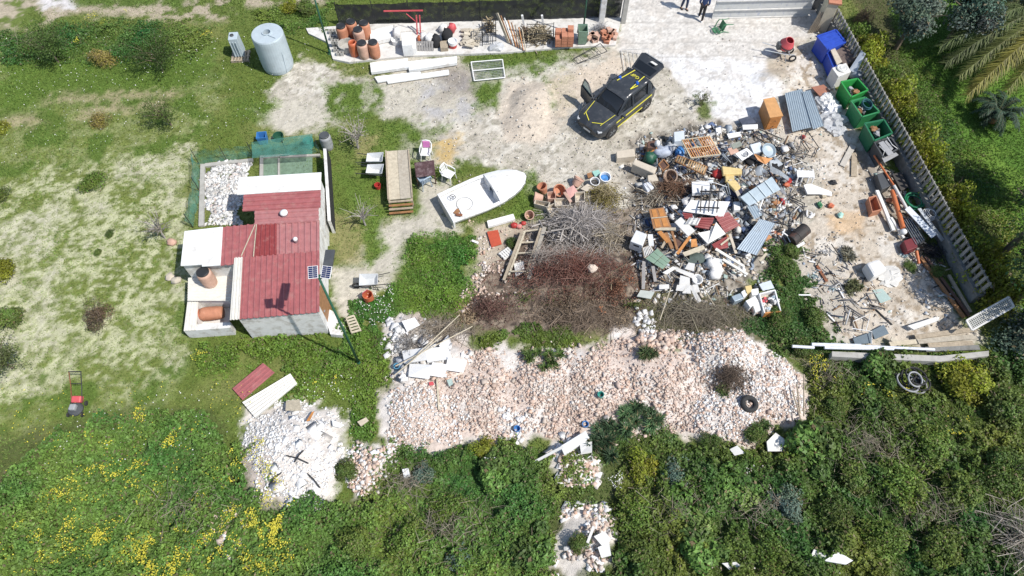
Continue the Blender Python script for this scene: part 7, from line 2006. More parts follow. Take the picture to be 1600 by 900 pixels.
# fan of white boards, ring, sheets
for i, (pts, l) in enumerate([([(1035, 426), (1052, 416), (1056, 420), (1042, 429)], "white board at the left of the fallen fan of boards"), ([(1054, 417), (1085, 428), (1082, 435), (1056, 423)], "long white board at the top of the fallen fan"), ([(1063, 430), (1078, 434), (1078, 446), (1061, 446)], "wide white board in the middle of the fallen fan"), ([(1058, 445), (1072, 446), (1067, 455), (1056, 454)], "white ribbed board at the lower left of the fallen fan"), ([(1072, 446), (1078, 446), (1080, 459), (1066, 458)], "triangular white board at the bottom of the fallen fan"), ([(1076, 446), (1082, 446), (1096, 470), (1090, 474)], "long narrow white board at the bottom right of the fallen fan"), ([(1082, 445), (1090, 444), (1094, 456), (1086, 458)], "short white board right of the fallen fan"), ([(1076, 410), (1086, 412), (1084, 424), (1070, 420)], "white plastic board above the fallen fan"), ([(1030, 445), (1045, 444), (1046, 451), (1030, 452)], "pale grey board left of the fallen fan")]):
    SL("board", l, "board", pts, [.35, .42, .38, .3], .03, off_white)
mb = MB(); c = G(1090, 436, .35); mb.lathe([(.2, -.3), (.23, 0), (.21, .02), (.18, 0), (.16, -.22), (0, -.22)], c, 22, Vector((0, -.2, 1))); mb.thing("tub", white_paint, "round white tub beside the fallen fan of boards", "tub")
SL("sheet", "flat grey green sheet at the lower left of the junk heap", "sheet", [(1001, 453), (1023, 456), (1017, 467), (995, 463)], .35, .03, M("grey_green_sheet", (.42, .45, .41), .1, 4, .6))
for a, b, l in (((1006, 408), (1005, 452), "dark upright board below the white pallet, left"), ((1020, 416), (1024, 440), "dark upright board below the green boards, right")):
    mb = MB(); mb.bar(G(*a, .3), G(*b, .15), .14, .04); mb.thing("plank", M("grey_wood", (.27, .26, .25), .2, 8, .9), l, "plank")
for a, b, l in (((1097, 447), (1118, 480), "thin pale cane right of the fallen fan"), ((1048, 450), (1031, 500), "thin greenish cane left of the fallen fan")):
    mb = MB(); mb.tube([G(*a, .4), G(*b, .3)], .022, 6); mb.thing("cane", pale_wood, l, "cane")
mb = MB(); mb.blob(G(926, 420, .75), (.22, .2, .16), 5, .2, 9, 6); mb.thing("stone", M("cream_stone", (.55, .46, .38), .12, 5, .85), "pale pink stone on the dark red brushwood", "stone")
# blue grey metal panels right of the middle
pq = [(1157, 308), (1206, 276), (1220, 296), (1171, 322)]
pw = [G(x, y, z) for (x, y), z in zip(pq, (.9, .9, .6, .6))]; pt = thing("striped_sheet", "blue grey metal panel with three pale strips in the junk heap", "panel", sum(pw, Vector()) / 4)
mb = MB(); mb.prism(pw, .06); mb.build("sheet", blue_grey, pt)
for u in (.25, .52, .76): mb = MB(); mb.bar(pw[0].lerp(pw[1], u) + Vector((0, 0, .035)), pw[3].lerp(pw[2], u) + Vector((0, 0, .035)), .05, .02); mb.build("strip", pale_blue, pt)
for pts, h_, n, l, m in [([(1167, 323), (1182, 321), (1191, 336), (1179, 343)], .55, 4, "small ribbed grey sheet below the striped metal panel", blue_grey), ([(1187, 342), (1211, 349), (1182, 399), (1151, 389)], .55, 9, "large corrugated grey sheet slanting at the lower right of the heap", M("zinc_sheet", (.42, .49, .55), .08, 4, .4, metal=.25, dirt=(.3, .31, .31), dirt_amt=.2)), ([(1226, 146), (1253, 139), (1268, 199), (1238, 206)], .3, 9, "corrugated grey sheet beside the wooden cabinet, left of two", blue_grey), ([(1253, 144), (1266, 141), (1287, 197), (1270, 202)], .34, 5, "corrugated grey sheet beside the plastic sheeting, right of two", blue_grey)]:
    w = [G(x, y, h_) for x, y in pts]; mb = MB(); mb.corr(w[0], w[1], w[2], w[3], n, .03, .012, False); mb.thing("corrugated_sheet", m, l, "roof sheet")
box_px("appliance", "small pale grey box under the striped metal panel", "box", [(1146, 315), (1156, 315), (1157, 327), (1147, 328)], .75, white_sheet, .2)
# orange brown cabinet
kq = [(1193, 156), (1210, 153), (1223, 181), (1203, 184)]
kw = [P(x, y, .85) for x, y in kq]; kt = thing("cabinet", "orange brown wooden cabinet standing beside the corrugated sheets", "cabinet", Vector(((kw[0] + kw[2]) / 2).xy.to_3d()))
mb = MB(); mb.prism(kw, .85, n=Vector((0, 0, 1))); bevel(mb.build("body", orange_wood, kt), .015)
mb = MB(); mb.prism([k + Vector((0, 0, .035)) + (k - (kw[0] + kw[2]) / 2) * .04 for k in kw], .035, n=Vector((0, 0, 1))); mb.build("top", M("honey_top", (.56, .30, .12), .15, 6, .5, dirt=(.45, .22, .08), dirt_amt=.3), kt)
fd = (kw[2] - kw[3]); fn = Vector((fd.y, -fd.x, 0)).normalized()
for z0, z1 in ((.08, .40), (.44, .80)):
    a, b = kw[3].lerp(kw[2], .06) + fn * .012, kw[3].lerp(kw[2], .94) + fn * .012; a.z = b.z = (z0 + z1) / 2; mb = MB(); mb.bar(a, b, .024, z1 - z0); dw = mb.build("drawer", M("cabinet_drawer", (.44, .18, .05), .2, 7, .55), kt)
    mb = MB(); m_ = (a + b) / 2 + fn * .03; mb.lathe([(.02, 0), (.025, .03), (0, .035)], m_, 8, fn); mb.build("knob", dark_steel, dw)
# plastic sheeting
rnd = random.Random(4)
for i, (x, y, r, m, l) in enumerate([(1293, 158, (.45, .5, .3), bag_white, "crumpled white plastic sheet beside the green bins, uppermost"), (1300, 172, (.55, .35, .28), M("bright_white_sheet", (.78, .78, .78), .05, 4, .5, bump=.4), "crumpled bright white plastic sheet beside the green bins, middle"), (1303, 188, (.6, .55, .25), clear_sheet, "crumpled translucent plastic sheet beside the green bins"), (1308, 203, (.45, .4, .15), clear_sheet, "thin torn translucent plastic sheet on the sand below the bins"), (1283, 165, (.3, .6, .2), clear_sheet, "torn translucent plastic sheet over the corrugated sheets")]):
    mb = MB(); mb.blob(G(x, y, r[2] * .45), r, 60 + i, .33, 16, 10, .5); mb.thing("plastic_sheet", m, l, "plastic sheet")
SL("board", "reddish brown board behind the plastic sheeting", "board", [(1268, 136), (1287, 132), (1298, 142), (1281, 150)], .3, .04, M("red_brown_board", (.32, .14, .09), .15, 6, .7))
# tube frames, twisted bars, white bench etc
def tubes(name, label, cat, polys, h, r, mat):
    p0 = G(*polys[0][0]); t = thing(name, label, cat, p0)
    for pl in polys:
        mb = MB(); mb.tube([G(q[0], q[1], q[2] if len(q) > 2 else h) for q in pl], r, 6); mb.build("tube", mat, t)
    return t


tubes("tube_frame", "black six sided tube frame on the sand right of the heap", "tube frame", [[(1241, 243), (1257, 247), (1265, 233), (1256, 220, .5), (1249, 216, .5)], [(1241, 243), (1250, 229, .4), (1253, 210, .6)]], .12, .022, dark_steel)
tubes("tube_frame", "black bent tube frame beside the six sided one", "tube frame", [[(1262, 205, .5), (1279, 230), (1272, 245), (1258, 241)], [(1262, 205, .5), (1252, 222, .4), (1264, 238)]], .12, .022, dark_steel)
tubes("tube_frame", "dark tube frame of a cage at the right end of the heap", "tube frame", [[(1228, 304, .7), (1257, 318, .7), (1252, 353, .5)], [(1232, 310, .6), (1254, 320, .6), (1250, 350, .5)], [(1188, 328, .7), (1243, 361, .5)]], .6, .024, dark_steel)
tubes("tube_frame", "thin upright bars inside the dark cage frame", "bars", [[(1215, 312, .5), (1212, 335, .4)], [(1231, 312, .5), (1226, 343, .4)], [(1241, 320, .5), (1236, 352, .4)], [(1215, 340, .4), (1238, 338, .4)]], .5, .016, dark_steel)
tubes("tube_frame", "long grey bars crossing the upper part of the heap", "bars", [[(1120, 222, .7), (1157, 214, .7)], [(1184, 201, .6), (1222, 217, .5)], [(1176, 210, .6), (1224, 244, .5)], [(1197, 206, .5), (1208, 228, .5)]], .6, .026, dark_steel)
tubes("chair_frame", "tangle of pale folding chair tubes right of the orange panel", "chair", [[(1128, 241, .8), (1137, 251, .6), (1131, 258, .4)], [(1130, 240, .8), (1142, 254, .6)], [(1126, 250, .5), (1137, 236, .8), (1131, 231, .8)]], .6, .02, steel)
tubes("bar_bundle", "bundle of twisted grey metal strips beside the white bench", "metal strips", [[(1203, 259 + k * 1.5, .5), (1219, 267 + k * 1.2, .45), (1232, 277 + k * .8, .25)] for k in range(7)], .4, .018, steel)
tubes("chair_frame", "tubular white chair legs on the right of the large white board", "chair", [[(1133, 288, .8), (1139, 306, .4)], [(1137, 286, .8), (1141, 304, .5)], [(1129, 290, .8), (1136, 308, .5)]], .6, .018, steel)
tubes("rake", "thin white rods across the white mattress", "rods", [[(1088, 282, .85), (1118, 286, .85), (1136, 292, .7)]], .8, .016, white_paint)
tubes("bent_pipe", "white bent pipe below the striped metal panel", "pipe", [[(1192, 312, .6), (1188, 322, .6), (1186, 338, .5)]], .6, .035, white_paint)
tubes("bent_pipe", "white bent pipe in front of the rusty oil drum", "pipe", [[(1222, 362, .5), (1230, 368, .4), (1235, 378, .2)], [(1226, 358, .5), (1222, 368, .4)]], .4, .03, white_paint)
wbn = [(1245, 266), (1272, 267), (1273, 277), (1246, 276)]
bt = thing("bench", "white bench with slatted legs at the right edge of the heap", "bench", G(1259, 282)); w = [G(x, y, .5) for x, y in wbn]
mb = MB(); mb.prism(w, .05); mb.build("seat", white_paint, bt)
for u in (.05, .32, .68, .95): mb = MB(); a = w[3].lerp(w[2], u); mb.bar(a, a + Vector((0, -.12, -.48)), .05); mb.bar(w[0].lerp(w[1], u), w[0].lerp(w[1], u) + Vector((0, 0, -.48)), .05); mb.build("leg", white_paint, bt)
SL("gutter", "long white curved gutter right of the cage frame", "gutter", [(1256, 289), (1266, 287), (1300, 300), (1300, 306), (1280, 303), (1262, 303)], (.4, .4, .15, .12, .2, .3), .08, white_paint)
mb = MB(); a, b = G(1236, 377, .26), G(1259, 357, .42); ax = b - a; mb.lathe([(.27, 0), (.28, .02), (.28, ax.length * .33), (.295, ax.length * .34), (.28, ax.length * .35), (.28, ax.length), (.25, ax.length), (.24, .1), (0, .1)], a, 22, ax); mb.thing("oil_drum", M("black_rust_drum", (.035, .03, .028), .3, 5, .7, dirt=(.18, .06, .03), dirt_amt=.4), "black rusty oil drum lying open at the right end of the heap", "drum")
mb = MB(); c = G(1212, 365, .1); mb.blob(c, (.2, .13, .08), 3, .2); mb.thing("brick", terracotta, "broken terracotta tile below the rusty oil drum", "tile")
for i, (x, y, m, l) in enumerate([(1229, 289, orange_plastic, "orange metal piece at the top of the cage frame"), (1233, 283, red_paint, "dark red round piece above the orange metal one"), (1222, 315, red_paint, "small red object inside the cage frame"), (1298, 321, orange_plastic, "small orange toy on the sand"), (1313, 336, M("mint_plastic", (.30, .52, .45), .1, 5, .5), "small mint green plastic piece on the sand"), (1281, 320, green_dull, "small green plastic piece on the sand right of the cage"), (1303, 285, dark_steel, "small dark stone on the sand above the gutter")]):
    mb = MB(); mb.blob(G(x, y, .1), (.17, .12, .1), i + 3, .3, 8, 6, i); mb.thing("plastic_piece", m, l, "plastic")
# stove top, tub, orange board
sq = [(1149, 240), (1167, 231), (1177, 240), (1160, 251)]
stv = thing("stove_top", "white stove top plate with a round ring in the junk heap", "stove", G(1163, 240, .7)); w = [G(x, y, .8) for x, y in sq]
mb = MB(); mb.prism(w, .06); mb.build("plate", white_paint, stv)
mb = MB(); cc_ = sum(w, Vector()) / 4 + Vector((0, 0, .012)); mb.torus(cc_, .17, .025, 22, 6); mb.lathe([(.12, 0), (0, .008)], cc_, 16); mb.build("ring", grey_paint, stv)
SL("appliance", "pale metal appliance panel left of the blue grey tub", "panel", [(1172, 226), (1188, 222), (1192, 236), (1178, 240)], .65, .12, M("pale_blue_enamel", (.55, .60, .64), .08, 4, .4))
mb = MB(); c = G(1200, 236, .65); mb.lathe([(0, 0), (.26, .02), (.34, .10), (.36, .10), (.30, -.02), (0, -.05)], c, 24, Vector((.25, -.35, 1))); mb.thing("wash_tub", blue_grey, "oval blue grey wash tub in the upper part of the heap", "tub")
SL("board", "orange chipboard leaning under the blue grey tub", "board", [(1177, 239), (1190, 245), (1208, 247), (1196, 257), (1184, 250)], (.6, .6, .55, .4, .45), .04, orange_wood)
SL("panel", "white printed panel at the edge of the concrete apron", "panel", [(1160, 195), (1184, 194), (1184, 201), (1161, 202)], .3, .04, white_paint)
SL("panel", "dark panel behind the white printed panel", "panel", [(1154, 186), (1172, 181), (1182, 192), (1160, 195)], .25, .05, M("dark_blue_panel", (.07, .08, .11), .3, 5, .5))
SL("board", "pale slab on the apron left of the heap's upper edge", "board", [(1136, 209), (1156, 206), (1158, 212), (1139, 216)], .25, .04, white_paint)
box_px("appliance", "white metal appliance between the stove top and the heap's edge", "appliance", [(1118, 200), (1126, 198), (1128, 209), (1120, 211)], .4, white_paint, .05)
SL("board", "grey green board above the stove top", "board", [(1142, 226), (1156, 220), (1160, 227), (1146, 233)], .7, .04, M("grey_green_board", (.24, .26, .22), .15, 5, .7))
SL("board", "pinkish board left of the stove top", "board", [(1137, 232), (1149, 229), (1155, 237), (1142, 242)], .65, .04, terracotta_pale)
for i, (pts, l, m) in enumerate([([(1329, 225), (1338, 229), (1320, 261), (1312, 257)], "pale grey plank on the sand beside the green bins", M("grey_plank", (.46, .43, .38), .15, 7, .85)), ([(1331, 239), (1339, 238), (1339, 275), (1330, 275)], "brown grey plank on the sand below the pale one", old_wood)]):
    SL("plank", l, "plank", pts, .08, .05, m)

# ================================================================ BINS AND SCRAP ALONG THE PICKET FENCE
def bin_px(label, pts, h, mat, junk_seed, cat="bin", name="garden_bin", fill=True):
    w = [P(x, y, h) for x, y in pts]; c = sum(w, Vector()) / 4; t = thing(name, label, cat, Vector((c.x, c.y, 0)))
    inn = [c + (p - c) * .90 for p in w]
    rings = [[Vector((c.x + (p.x - c.x) * .82, c.y + (p.y - c.y) * .82, .02)) for p in w], [p - Vector((0, 0, .12)) for p in w], w, inn, [Vector((c.x + (p.x - c.x) * .78, c.y + (p.y - c.y) * .78, .12)) for p in w]]
    rings[1] = [c + (p - c) * .97 - Vector((0, 0, .1)) for p in w]
    mb = MB()
    for r in rings: mb.v += r
    for k in range(4):
        for j in range(4): mb.f.append((k * 4 + j, k * 4 + (j + 1) % 4, k * 4 + 4 + (j + 1) % 4, k * 4 + 4 + j))
    mb.f += [(3, 2, 1, 0), (16, 17, 18, 19)]; mb.build("body", mat, t)
    mb = MB()
    for i in range(4): mb.bar(w[i], w[(i + 1) % 4], .07, .05)
    mb.build("rim", mat, t)
    for i in range(4):
        mb = MB(); a = rings[0][i]; b = rings[1][i]; mb.bar(a.lerp(b, .05) * 1, b, .05); mb.build("corner_rib", mat, t)
    return t, c


_, c1 = bin_px("bright green plastic bin with scrap inside, uppermost of three by the fence", [(1314, 128), (1340, 123), (1356, 141), (1330, 152)], .95, green_plastic, 1)
_, c2 = bin_px("mid green plastic bin with hoses inside, middle of three by the fence", [(1330, 158), (1352, 152), (1374, 175), (1347, 183)], .95, M("mid_green_plastic", (.035, .22, .08), .12, 4, .45), 2)
_, c3 = bin_px("dark green plastic bin with scrap inside, lowest of three by the fence", [(1351, 193), (1381, 187), (1394, 208), (1366, 220)], .95, M("deep_green_plastic", (.022, .15, .07), .12, 4, .45), 3)
for i, c in enumerate((c1, c2, c3)):
    for k in range(4):
        mb = MB(); o = Vector((random.uniform(-.22, .22), random.uniform(-.2, .2), -.35 + .06 * k)); mb.blob(c + o, (.18, .14, .12), i * 7 + k, .3, 9, 6, k)
        mb.thing("scrap_piece", [cloth_black, dark_grey, grey_paint, brown_wood][k], "%s scrap piece inside the %s green bin by the fence" % (["black", "dark grey", "grey", "brown"][k], ["bright", "mid", "dark"][i]), "scrap")
mb = MB()
for k in range(4): mb.torus(c2 + Vector((.12, .1, -.02 + .05 * k)), .24 + .02 * (k % 2), .025, 22, 6, Vector((.2, -.2, 1)))
mb.thing("hose_coil", M("teal_hose", (.03, .10, .12), .2, 6, .4), "dark teal hose coil inside the mid green bin", "hose")
mb = MB(); mb.tube([c2 + Vector((-.1, .3, .1)), c2 + Vector((.1, -.15, -.2))], .02); mb.thing("rod", steel, "steel rod standing in the mid green bin", "rod")
# metal cart with scrap below the bins
kt_, c4 = bin_px("dark metal cart full of grey scrap below the green bins", [(1366, 222), (1392, 215), (1404, 232), (1380, 246)], .85, dark_grey, 4, "cart", "metal_cart")
for i, (pts, l) in enumerate([([(1373, 223), (1380, 220), (1397, 240), (1388, 243)], "pale grey shelf lying on the metal cart"), ([(1382, 221), (1385, 219), (1396, 232), (1393, 235)], "narrow grey strip on the metal cart"), ([(1378, 246), (1400, 238), (1404, 242), (1382, 254)], "bent grey plate at the lower edge of the metal cart")]):
    SL("metal_plate", l, "metal plate", pts, 1.0 - .08 * i, .03, M("dull_aluminium", (.40, .40, .40), .12, 5, .5, metal=.3), on_ground=False)
tubes("bent_wire", "thin white wire frame sticking out of the metal cart", "wire", [[(1374, 228, 1.05), (1382, 236, 1.1), (1378, 248, .7)], [(1386, 214, 1.1), (1394, 226, 1.1), (1402, 232, .9)]], .9, .016, white_paint)
# blue container and cast off furniture
blu = thing("blue_container", "bright blue plastic container by the gate end of the picket fence", "container", P(1300, 85))
w = [P(x, y, .95) for x, y in ((1277, 57), (1306, 47), (1321, 66), (1294, 78))]; mb = MB(); mb.prism(w, .93, n=Vector((0, 0, 1))); bevel(mb.build("body", blue_plastic, blu), .06, 3)
mb = MB()
for i in range(4): mb.bar(w[i], w[(i + 1) % 4], .09, .07)
mb.build("rim", blue_plastic, blu)
for u in (.25, .5, .75): mb = MB(); a = w[0].lerp(w[3], u); b = w[1].lerp(w[2], u); mb.bar(a + Vector((0, 0, .01)), b + Vector((0, 0, .01)), .06, .03); mb.build("lid_rib", blue_plastic, blu)
blu2 = box_px("blue_container", "lower bright blue container in front of the first one", "container", [(1290, 77), (1296, 75), (1312, 104), (1302, 108)], .7, blue_plastic, .02, bev=.05)
box_px("cupboard", "dark brown open cupboard behind the blue containers", "cupboard", [(1304, 80), (1322, 70), (1338, 92), (1320, 104)], .75, M("dark_brown_board", (.14, .105, .09), .2, 6, .7), .02)
SL("board", "pale broken board on the edge of the brown cupboard", "board", [(1297, 76), (1304, 74), (1316, 96), (1308, 101)], .85, .05, beige, on_ground=False)
SL("board", "light grey blue board leaning on the picket fence", "board", [(1346, 79), (1353, 84), (1338, 114), (1326, 110)], (1.45, 1.45, .7, .7), .04, M("light_grey_blue", (.44, .48, .54), .06, 4, .5), on_ground=False)
box_px("washing_machine", "white washing machine standing beside the blue containers", "washing machine", [(1300, 106), (1322, 98), (1330, 112), (1310, 120)], .85, off_white, .02)
c = P(1316, 107, .87); mb = MB(); mb.lathe([(.27, 0), (.29, .03), (.25, .06), (.16, .04), (.12, .07), (.04, .05), (0, .05)], c, 24); mb.thing("washing_drum", M("pale_plastic", (.60, .60, .57), .06, 4, .5), "round pale washing drum on the white washing machine", "drum")
tubes("hoop", "pale metal hoop hanging beside the white washing machine", "hoop", [[(1318, 118, .9), (1308, 124, .7), (1303, 134, .4), (1304, 142, .2)]], .6, .03, off_white)
mb = MB(); mb.blob(P(1340, 118, .5), (.4, .25, .25), 5, .2); mb.thing("plastic_bag", M("grey_blue_bag", (.22, .26, .30), .2, 6, .5), "grey blue bag between the leaning board and the bright green bin", "bag", smooth_=True)
# orange post, gutters, pipes
def bar_px(name, label, cat, a, b, ha, hb, w_, mat, t=None, round_=False):
    mb = MB(); A_, B_ = G(*a, ha), G(*b, hb)
    mb.tube([A_, B_], w_ / 2, 14) if round_ else mb.bar(A_, B_, w_, t or w_ * .5)
    return mb.thing(name, mat, label, cat)


or_ = M("orange_pipe", (.55, .16, .055), .1, 5, .5, dirt=(.42, .2, .12), dirt_amt=.2)
bar_px("orange_pole", "thin orange pole rising out of the metal cart", "pole", (1366, 243), (1398, 292), .5, .55, .09, or_, round_=True)
bar_px("orange_pipe", "thick orange plastic pipe lying along the fence", "pipe", (1394, 298), (1411, 356), .45, .40, .20, or_, round_=True)
bar_px("orange_pipe", "short orange pipe standing beside the red box", "pipe", (1432, 392), (1436, 412), .30, .12, .13, or_, round_=True)
bar_px("white_gutter", "white gutter lying left of the thick orange pipe", "gutter", (1370, 298), (1396, 360), .28, .2, .15, white_sheet, .1)
bar_px("white_gutter", "second white gutter beside the thick orange pipe", "gutter", (1392, 340), (1412, 372), .28, .2, .10, off_white, .08)
bar_px("white_pipe", "white rod along the thick orange pipe's right side", "pipe", (1397, 290), (1417, 326), .6, .5, .13, off_white, round_=True)
SL("metal_sheet", "long white metal panel leaning by the fence", "panel", [(1414, 327), (1421, 322), (1464, 366), (1456, 372)], (.75, .8, .55, .5), .04, M("pale_blue_panel", (.60, .65, .70), .06, 4, .45))
SL("metal_sheet", "narrow ribbed metal strip right of the long white panel", "panel", [(1434, 326), (1439, 325), (1476, 374), (1471, 377)], (.8, .82, .5, .5), .04, steel)
SL("metal_sheet", "grey metal plate tucked behind the long white panel", "panel", [(1434, 338), (1442, 332), (1466, 362), (1460, 366)], (.6, .65, .45, .4), .03, M("dull_aluminium", (.40, .40, .40), .12, 5, .5, metal=.3))
hc = G(1427, 316, .25); hz_ = thing("hose_reel", "coiled green garden hose beside the fence", "hose", hc)
for k in range(4): mb = MB(); mb.torus(hc + Vector((0, 0, .05 * k)), .42 - .05 * (k % 3), .04, 28, 7); mb.build("coil", M("green_hose", (.015, .16, .075), .15, 6, .4), hz_)
wc = G(1452, 335, .6); wz_ = thing("cable_coil", "white cable coil lying on the metal panels", "cable", wc)
for k in range(4): mb = MB(); mb.torus(wc + Vector((.03 * k, 0, .03 * k)), .30 - .04 * k, .014, 26, 6, Vector((.2, -.1, 1))); mb.build("coil", white_paint, wz_)
planter("rectangular terracotta planter at the edge of the sand", [(1357, 308), (1369, 305), (1378, 328), (1363, 332)], .42, terracotta)
for nm, l, pts, h_, m in [("crate", "dark red plastic crate at the end of the metal panels", [(1412, 376), (1430, 370), (1434, 386), (1418, 392)], .4, M("dark_red_crate", (.16, .025, .03), .15, 5, .5)), ("box", "dark box left of the white gutter", [(1370, 272), (1382, 268), (1392, 290), (1378, 296)], .45, dark_grey), ("rack", "dark wire rack beneath the long white panel", [(1412, 345), (1424, 340), (1446, 378), (1432, 384)], .35, black_plastic), ("box", "low dark tray along the foot of the fence", [(1394, 272), (1408, 268), (1420, 292), (1408, 298)], .3, M("dark_tray", (.06, .055, .05), .2, 6, .8))]:
    box_px(nm, l, nm, pts, h_, m, .02)
tubes("wire_rack", "thin wire bars over the dark wire rack", "wire rack", [[(1410 + k * 3, 345 - k, .45), (1432 + k * 3, 382 - k * 1.6, .42)] for k in range(5)], .45, .014, steel)
mb = MB(); mb.blob(G(1412, 362, .35), (.14, .14, .13), 3, .06, 12, 8); mb.thing("ball", white_paint, "white ball at the lower end of the thick orange pipe", "ball", smooth_=True)
mb = MB(); mb.blob(G(1390, 313, .15), (.16, .12, .1), 3, .2); mb.thing("stone", terracotta, "terracotta shard beside the green hose", "shard")
heap("wire_tangle", "black tangle of wire and cables at the foot of the fence", "wire", 1455, 395, [('t', 1455, 395, 260, .75, .6, .3, .7, .010, (.05, .05, .055)), ('l', 1455, 395, 300, .7, .5, .15, .08, (.07, .065, .06))])
for i, (a, b, m, l) in enumerate([((1438, 402), (1506, 496), brown_wood, "long brown timber along the foot of the fence, left of three"), ((1446, 402), (1514, 494), dark_wood, "long dark timber along the foot of the fence, middle of three"), ((1482, 430), (1516, 488), old_wood, "long grey timber along the foot of the fence, right of three")]):
    bar_px("timber", l, "timber", a, b, .12, .12, .13, m, .09)
# sacks, glass, tarpaulin, sheets on the sand
box_px("white_sack", "full white builder's sack on the sandy yard", "sack", [(1353, 410), (1374, 403), (1388, 420), (1366, 432)], .6, bag_white, .0, bev=.12)
mb = MB(); mb.blob(G(1392, 432, .04), (.62, .40, .09), 8, .28, 16, 8, .7); mb.thing("tarpaulin", M("grey_white_tarp", (.58, .57, .54), .1, 5, .7, bump=.3), "pale tarpaulin crumpled on the sand beside the builder's sack", "tarpaulin")
SL("glass_sheet", "pale green glass sheet lying on the sand", "glass", [(1364, 453), (1379, 451), (1393, 467), (1376, 474)], .06, .015, glass_m)
SL("metal_sheet", "dark grey blue sheet at the lower edge of the sand, left of two", "sheet", [(1333, 529), (1360, 519), (1362, 536), (1336, 538)], .14, .03, M("slate_sheet", (.13, .17, .20), .1, 4, .6))
SL("metal_sheet", "dark grey blue sheet at the lower edge of the sand, right of two", "sheet", [(1362, 517), (1381, 507), (1389, 521), (1367, 530)], .12, .03, M("slate_sheet", (.13, .17, .20), .1, 4, .6))
tubes("white_tubes", "white bent tube frame over the dark sheets", "tube frame", [[(1331, 513, .3), (1362, 518, .3), (1362, 538, .2)], [(1333, 502, .1), (1360, 490, .2), (1353, 517, .15)]], .2, .02, white_paint)
SL("white_beam", "broad white board at the lower right of the sand", "board", [(1418, 509), (1462, 495), (1468, 500), (1428, 515)], .25, .07, off_white)
for i, (a, b, m, l) in enumerate([((1430, 527), (1525, 514), old_wood, "grey plank in the stack above the low wall, uppermost"), ((1434, 534), (1525, 526), M("greyed_wood", (.40, .36, .29), .2, 8, .85), "greyed plank in the stack above the low wall, second"), ((1450, 540), (1520, 536), old_wood, "grey plank in the stack above the low wall, third"), ((1390, 538), (1440, 533), pale_wood, "pale plank left of the plank stack above the low wall"), ((1446, 546), (1530, 543), dark_conc, "dark plank in the stack above the low wall, lowest"), ((1392, 529), (1412, 540), stone_m, "short pale slab left of the plank stack")]):
    bar_px("plank", l, "plank", a, b, .22 + .05 * (i % 2), .22, .2, m, .05)
for i, (a, b, w_, l) in enumerate([((1238, 541), (1272, 543), .12, "white tube in the bundle on the low wall, left end"), ((1268, 538), (1345, 540), .14, "white tube in the bundle on the low wall, uppermost"), ((1288, 543), (1396, 545), .13, "white tube in the bundle on the low wall, lower"), ((1330, 540), (1460, 546), .11, "white tube in the bundle on the low wall, right end")]):
    bar_px("white_tube", l, "tube", a, b, .52, .54, w_, M("silvery_plastic", (.68, .71, .76), .12, 6, .4, dirt=(.35, .37, .40), dirt_amt=.25), round_=True)
# lattice panel fallen over the fence end
lq = [P(x, y, z) for (x, y), z in zip(((1510, 501), (1576, 464), (1584, 479), (1519, 516)), (.9, 1.35, 1.35, .9))]
lt = thing("lattice_frame", "white framed lattice panel fallen over the lower end of the fence", "lattice panel", sum(lq, Vector()) / 4)
mb = MB()
for i in range(4): mb.bar(lq[i], lq[(i + 1) % 4], .07, .05)
mb.build("frame", off_white, lt)
mb = MB()
for i in range(1, 24): mb.bar(lq[0].lerp(lq[1], i / 24), lq[3].lerp(lq[2], i / 24), .014, .014)
for i in range(1, 6): mb.bar(lq[0].lerp(lq[3], i / 6), lq[1].lerp(lq[2], i / 6), .014, .014)
mb.build("lattice", off_white, lt)
mb = MB(); mb.prism([lq[0] * .96 + lq[2] * .04 - Vector((0, 0, .03)), lq[1] - Vector((0, 0, .03)), lq[2] - Vector((0, 0, .03)), lq[3] - Vector((0, 0, .03))], .01); mb.build("pane", M("mesh_pane", (.42, .44, .38), .5, 7, .5, alpha=.45), lt)
# drawer full of rubbish
dq = [(1187, 459), (1211, 453), (1220, 486), (1195, 489)]
w = [G(x, y, .45) for x, y in dq]; c = sum(w, Vector()) / 4; dz = thing("drawer_box", "white lined wooden drawer full of rubbish among the dark shrubs", "drawer", Vector((c.x, c.y, gh(c))))
for i in range(4):
    a, b = w[i], w[(i + 1) % 4]; mb = MB(); m_ = Vector((0, 0, -.17)); mb.bar(a + m_, b + m_, .05, .34); mb.build("side", white_paint if i != 2 else orange_wood, dz)
mb = MB(); mb.prism([p - Vector((0, 0, .30)) for p in w], .03); mb.build("base", pale_wood, dz)
for i in range(16):
    u, v = random.uniform(.12, .88), random.uniform(.1, .9); p = w[0].lerp(w[1], u).lerp(w[3].lerp(w[2], u), v); mb = MB(); mb.blob(p - Vector((0, 0, .12)), (.12, .1, .1), i, .3, 8, 6, i)
    mb.thing("rubbish_piece", [white_paint, bag_white, dark_grey, beige, blue_grey, pink_red][i % 6], "crumpled %s rubbish inside the white lined drawer" % ["white", "dull white", "dark", "beige", "blue grey", "red"][i % 6], "rubbish", "%s rubbish in the drawer" % ["white", "dull white", "dark", "beige", "blue grey", "red"][i % 6])
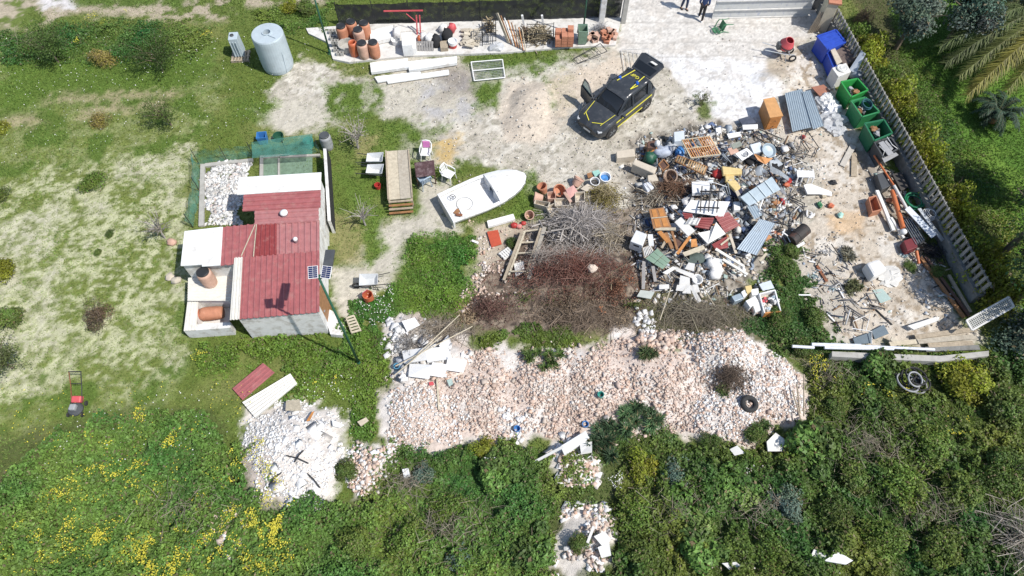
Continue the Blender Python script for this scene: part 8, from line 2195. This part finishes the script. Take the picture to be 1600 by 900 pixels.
for nm, l, pts, h_, m in [("box", "blue grey box left of the rubbish drawer", [(1143, 463), (1156, 458), (1162, 466), (1148, 471)], .4, blue_grey), ("drawer_unit", "white drawer unit tipped beside the rubbish drawer", [(1165, 470), (1180, 462), (1185, 470), (1172, 480)], .45, white_paint), ("box", "cardboard box above the white drawer unit", [(1164, 447), (1174, 445), (1176, 455), (1167, 458)], .4, yellow_foam), ("box", "pale grey box above the rubbish drawer", [(1173, 452), (1185, 450), (1186, 460), (1175, 461)], .4, white_sheet), ("box", "white box left of the cardboard box", [(1158, 456), (1164, 452), (1168, 460), (1162, 465)], .35, white_paint), ("microwave", "white metal appliance at the lower left of the rubbish drawer", [(1176, 474), (1187, 470), (1190, 484), (1180, 488)], .35, off_white)]:
    w = [G(x, y, h_) for x, y in pts]; mb = MB(); mb.prism(w, h_, n=Vector((0, 0, 1))); bevel(mb.thing(nm, m, l, nm.replace("_", " ")), .015)
SL("panel", "pinkish panel lying at the lower left of the rubbish drawer", "panel", [(1174, 482), (1186, 480), (1188, 490), (1176, 489)], .2, .03, terracotta_pale)
SL("board", "pale board leaning on the top of the rubbish drawer", "board", [(1186, 444), (1204, 438), (1210, 450), (1192, 454)], .5, .03, M("pale_blue_enamel", (.55, .60, .64), .08, 4, .4))
for i, (x, y) in enumerate(((1271, 433), (1300, 452), (1414, 400), (1288, 396))):
    heap("broken_glass", "%s patch of pale blue broken plastic on the sand" % ["left", "middle", "upper right", "upper left"][i], "broken glass", x, y, [('l', x, y, 90, .35, .25, .05, .12, (.40, .52, .56) if i != 3 else (.5, .5, .48))])["kind"] = "stuff"
for i, (a, b, l) in enumerate([((1276, 414), (1292, 440), "rusty brown plank on the littered sand"), ((1248, 461), (1267, 461), "thin white lath at the left edge of the littered sand"), ((1310, 450), (1319, 466), "white lath standing on the littered sand"), ((1264, 408), (1274, 410), "short white piece on the littered sand, upper"), ((1245, 386), (1257, 379), "white plank below the rusty oil drum"), ((1292, 490), (1304, 502), "white lath at the lower left of the sand")]):
    bar_px("lath", l, "lath", a, b, .06, .06, .13 if i in (0, 4) else .06, rust if i == 0 else white_paint, .03)
box_px("crate", "small pale wooden piece on the pale gravel beside the white gutter", "crate", [(1284, 303), (1290, 302), (1292, 307), (1286, 308)], .15, pale_wood, 0)
# brick sized lumps beside the shed, stool, barrel shade
plastic = None
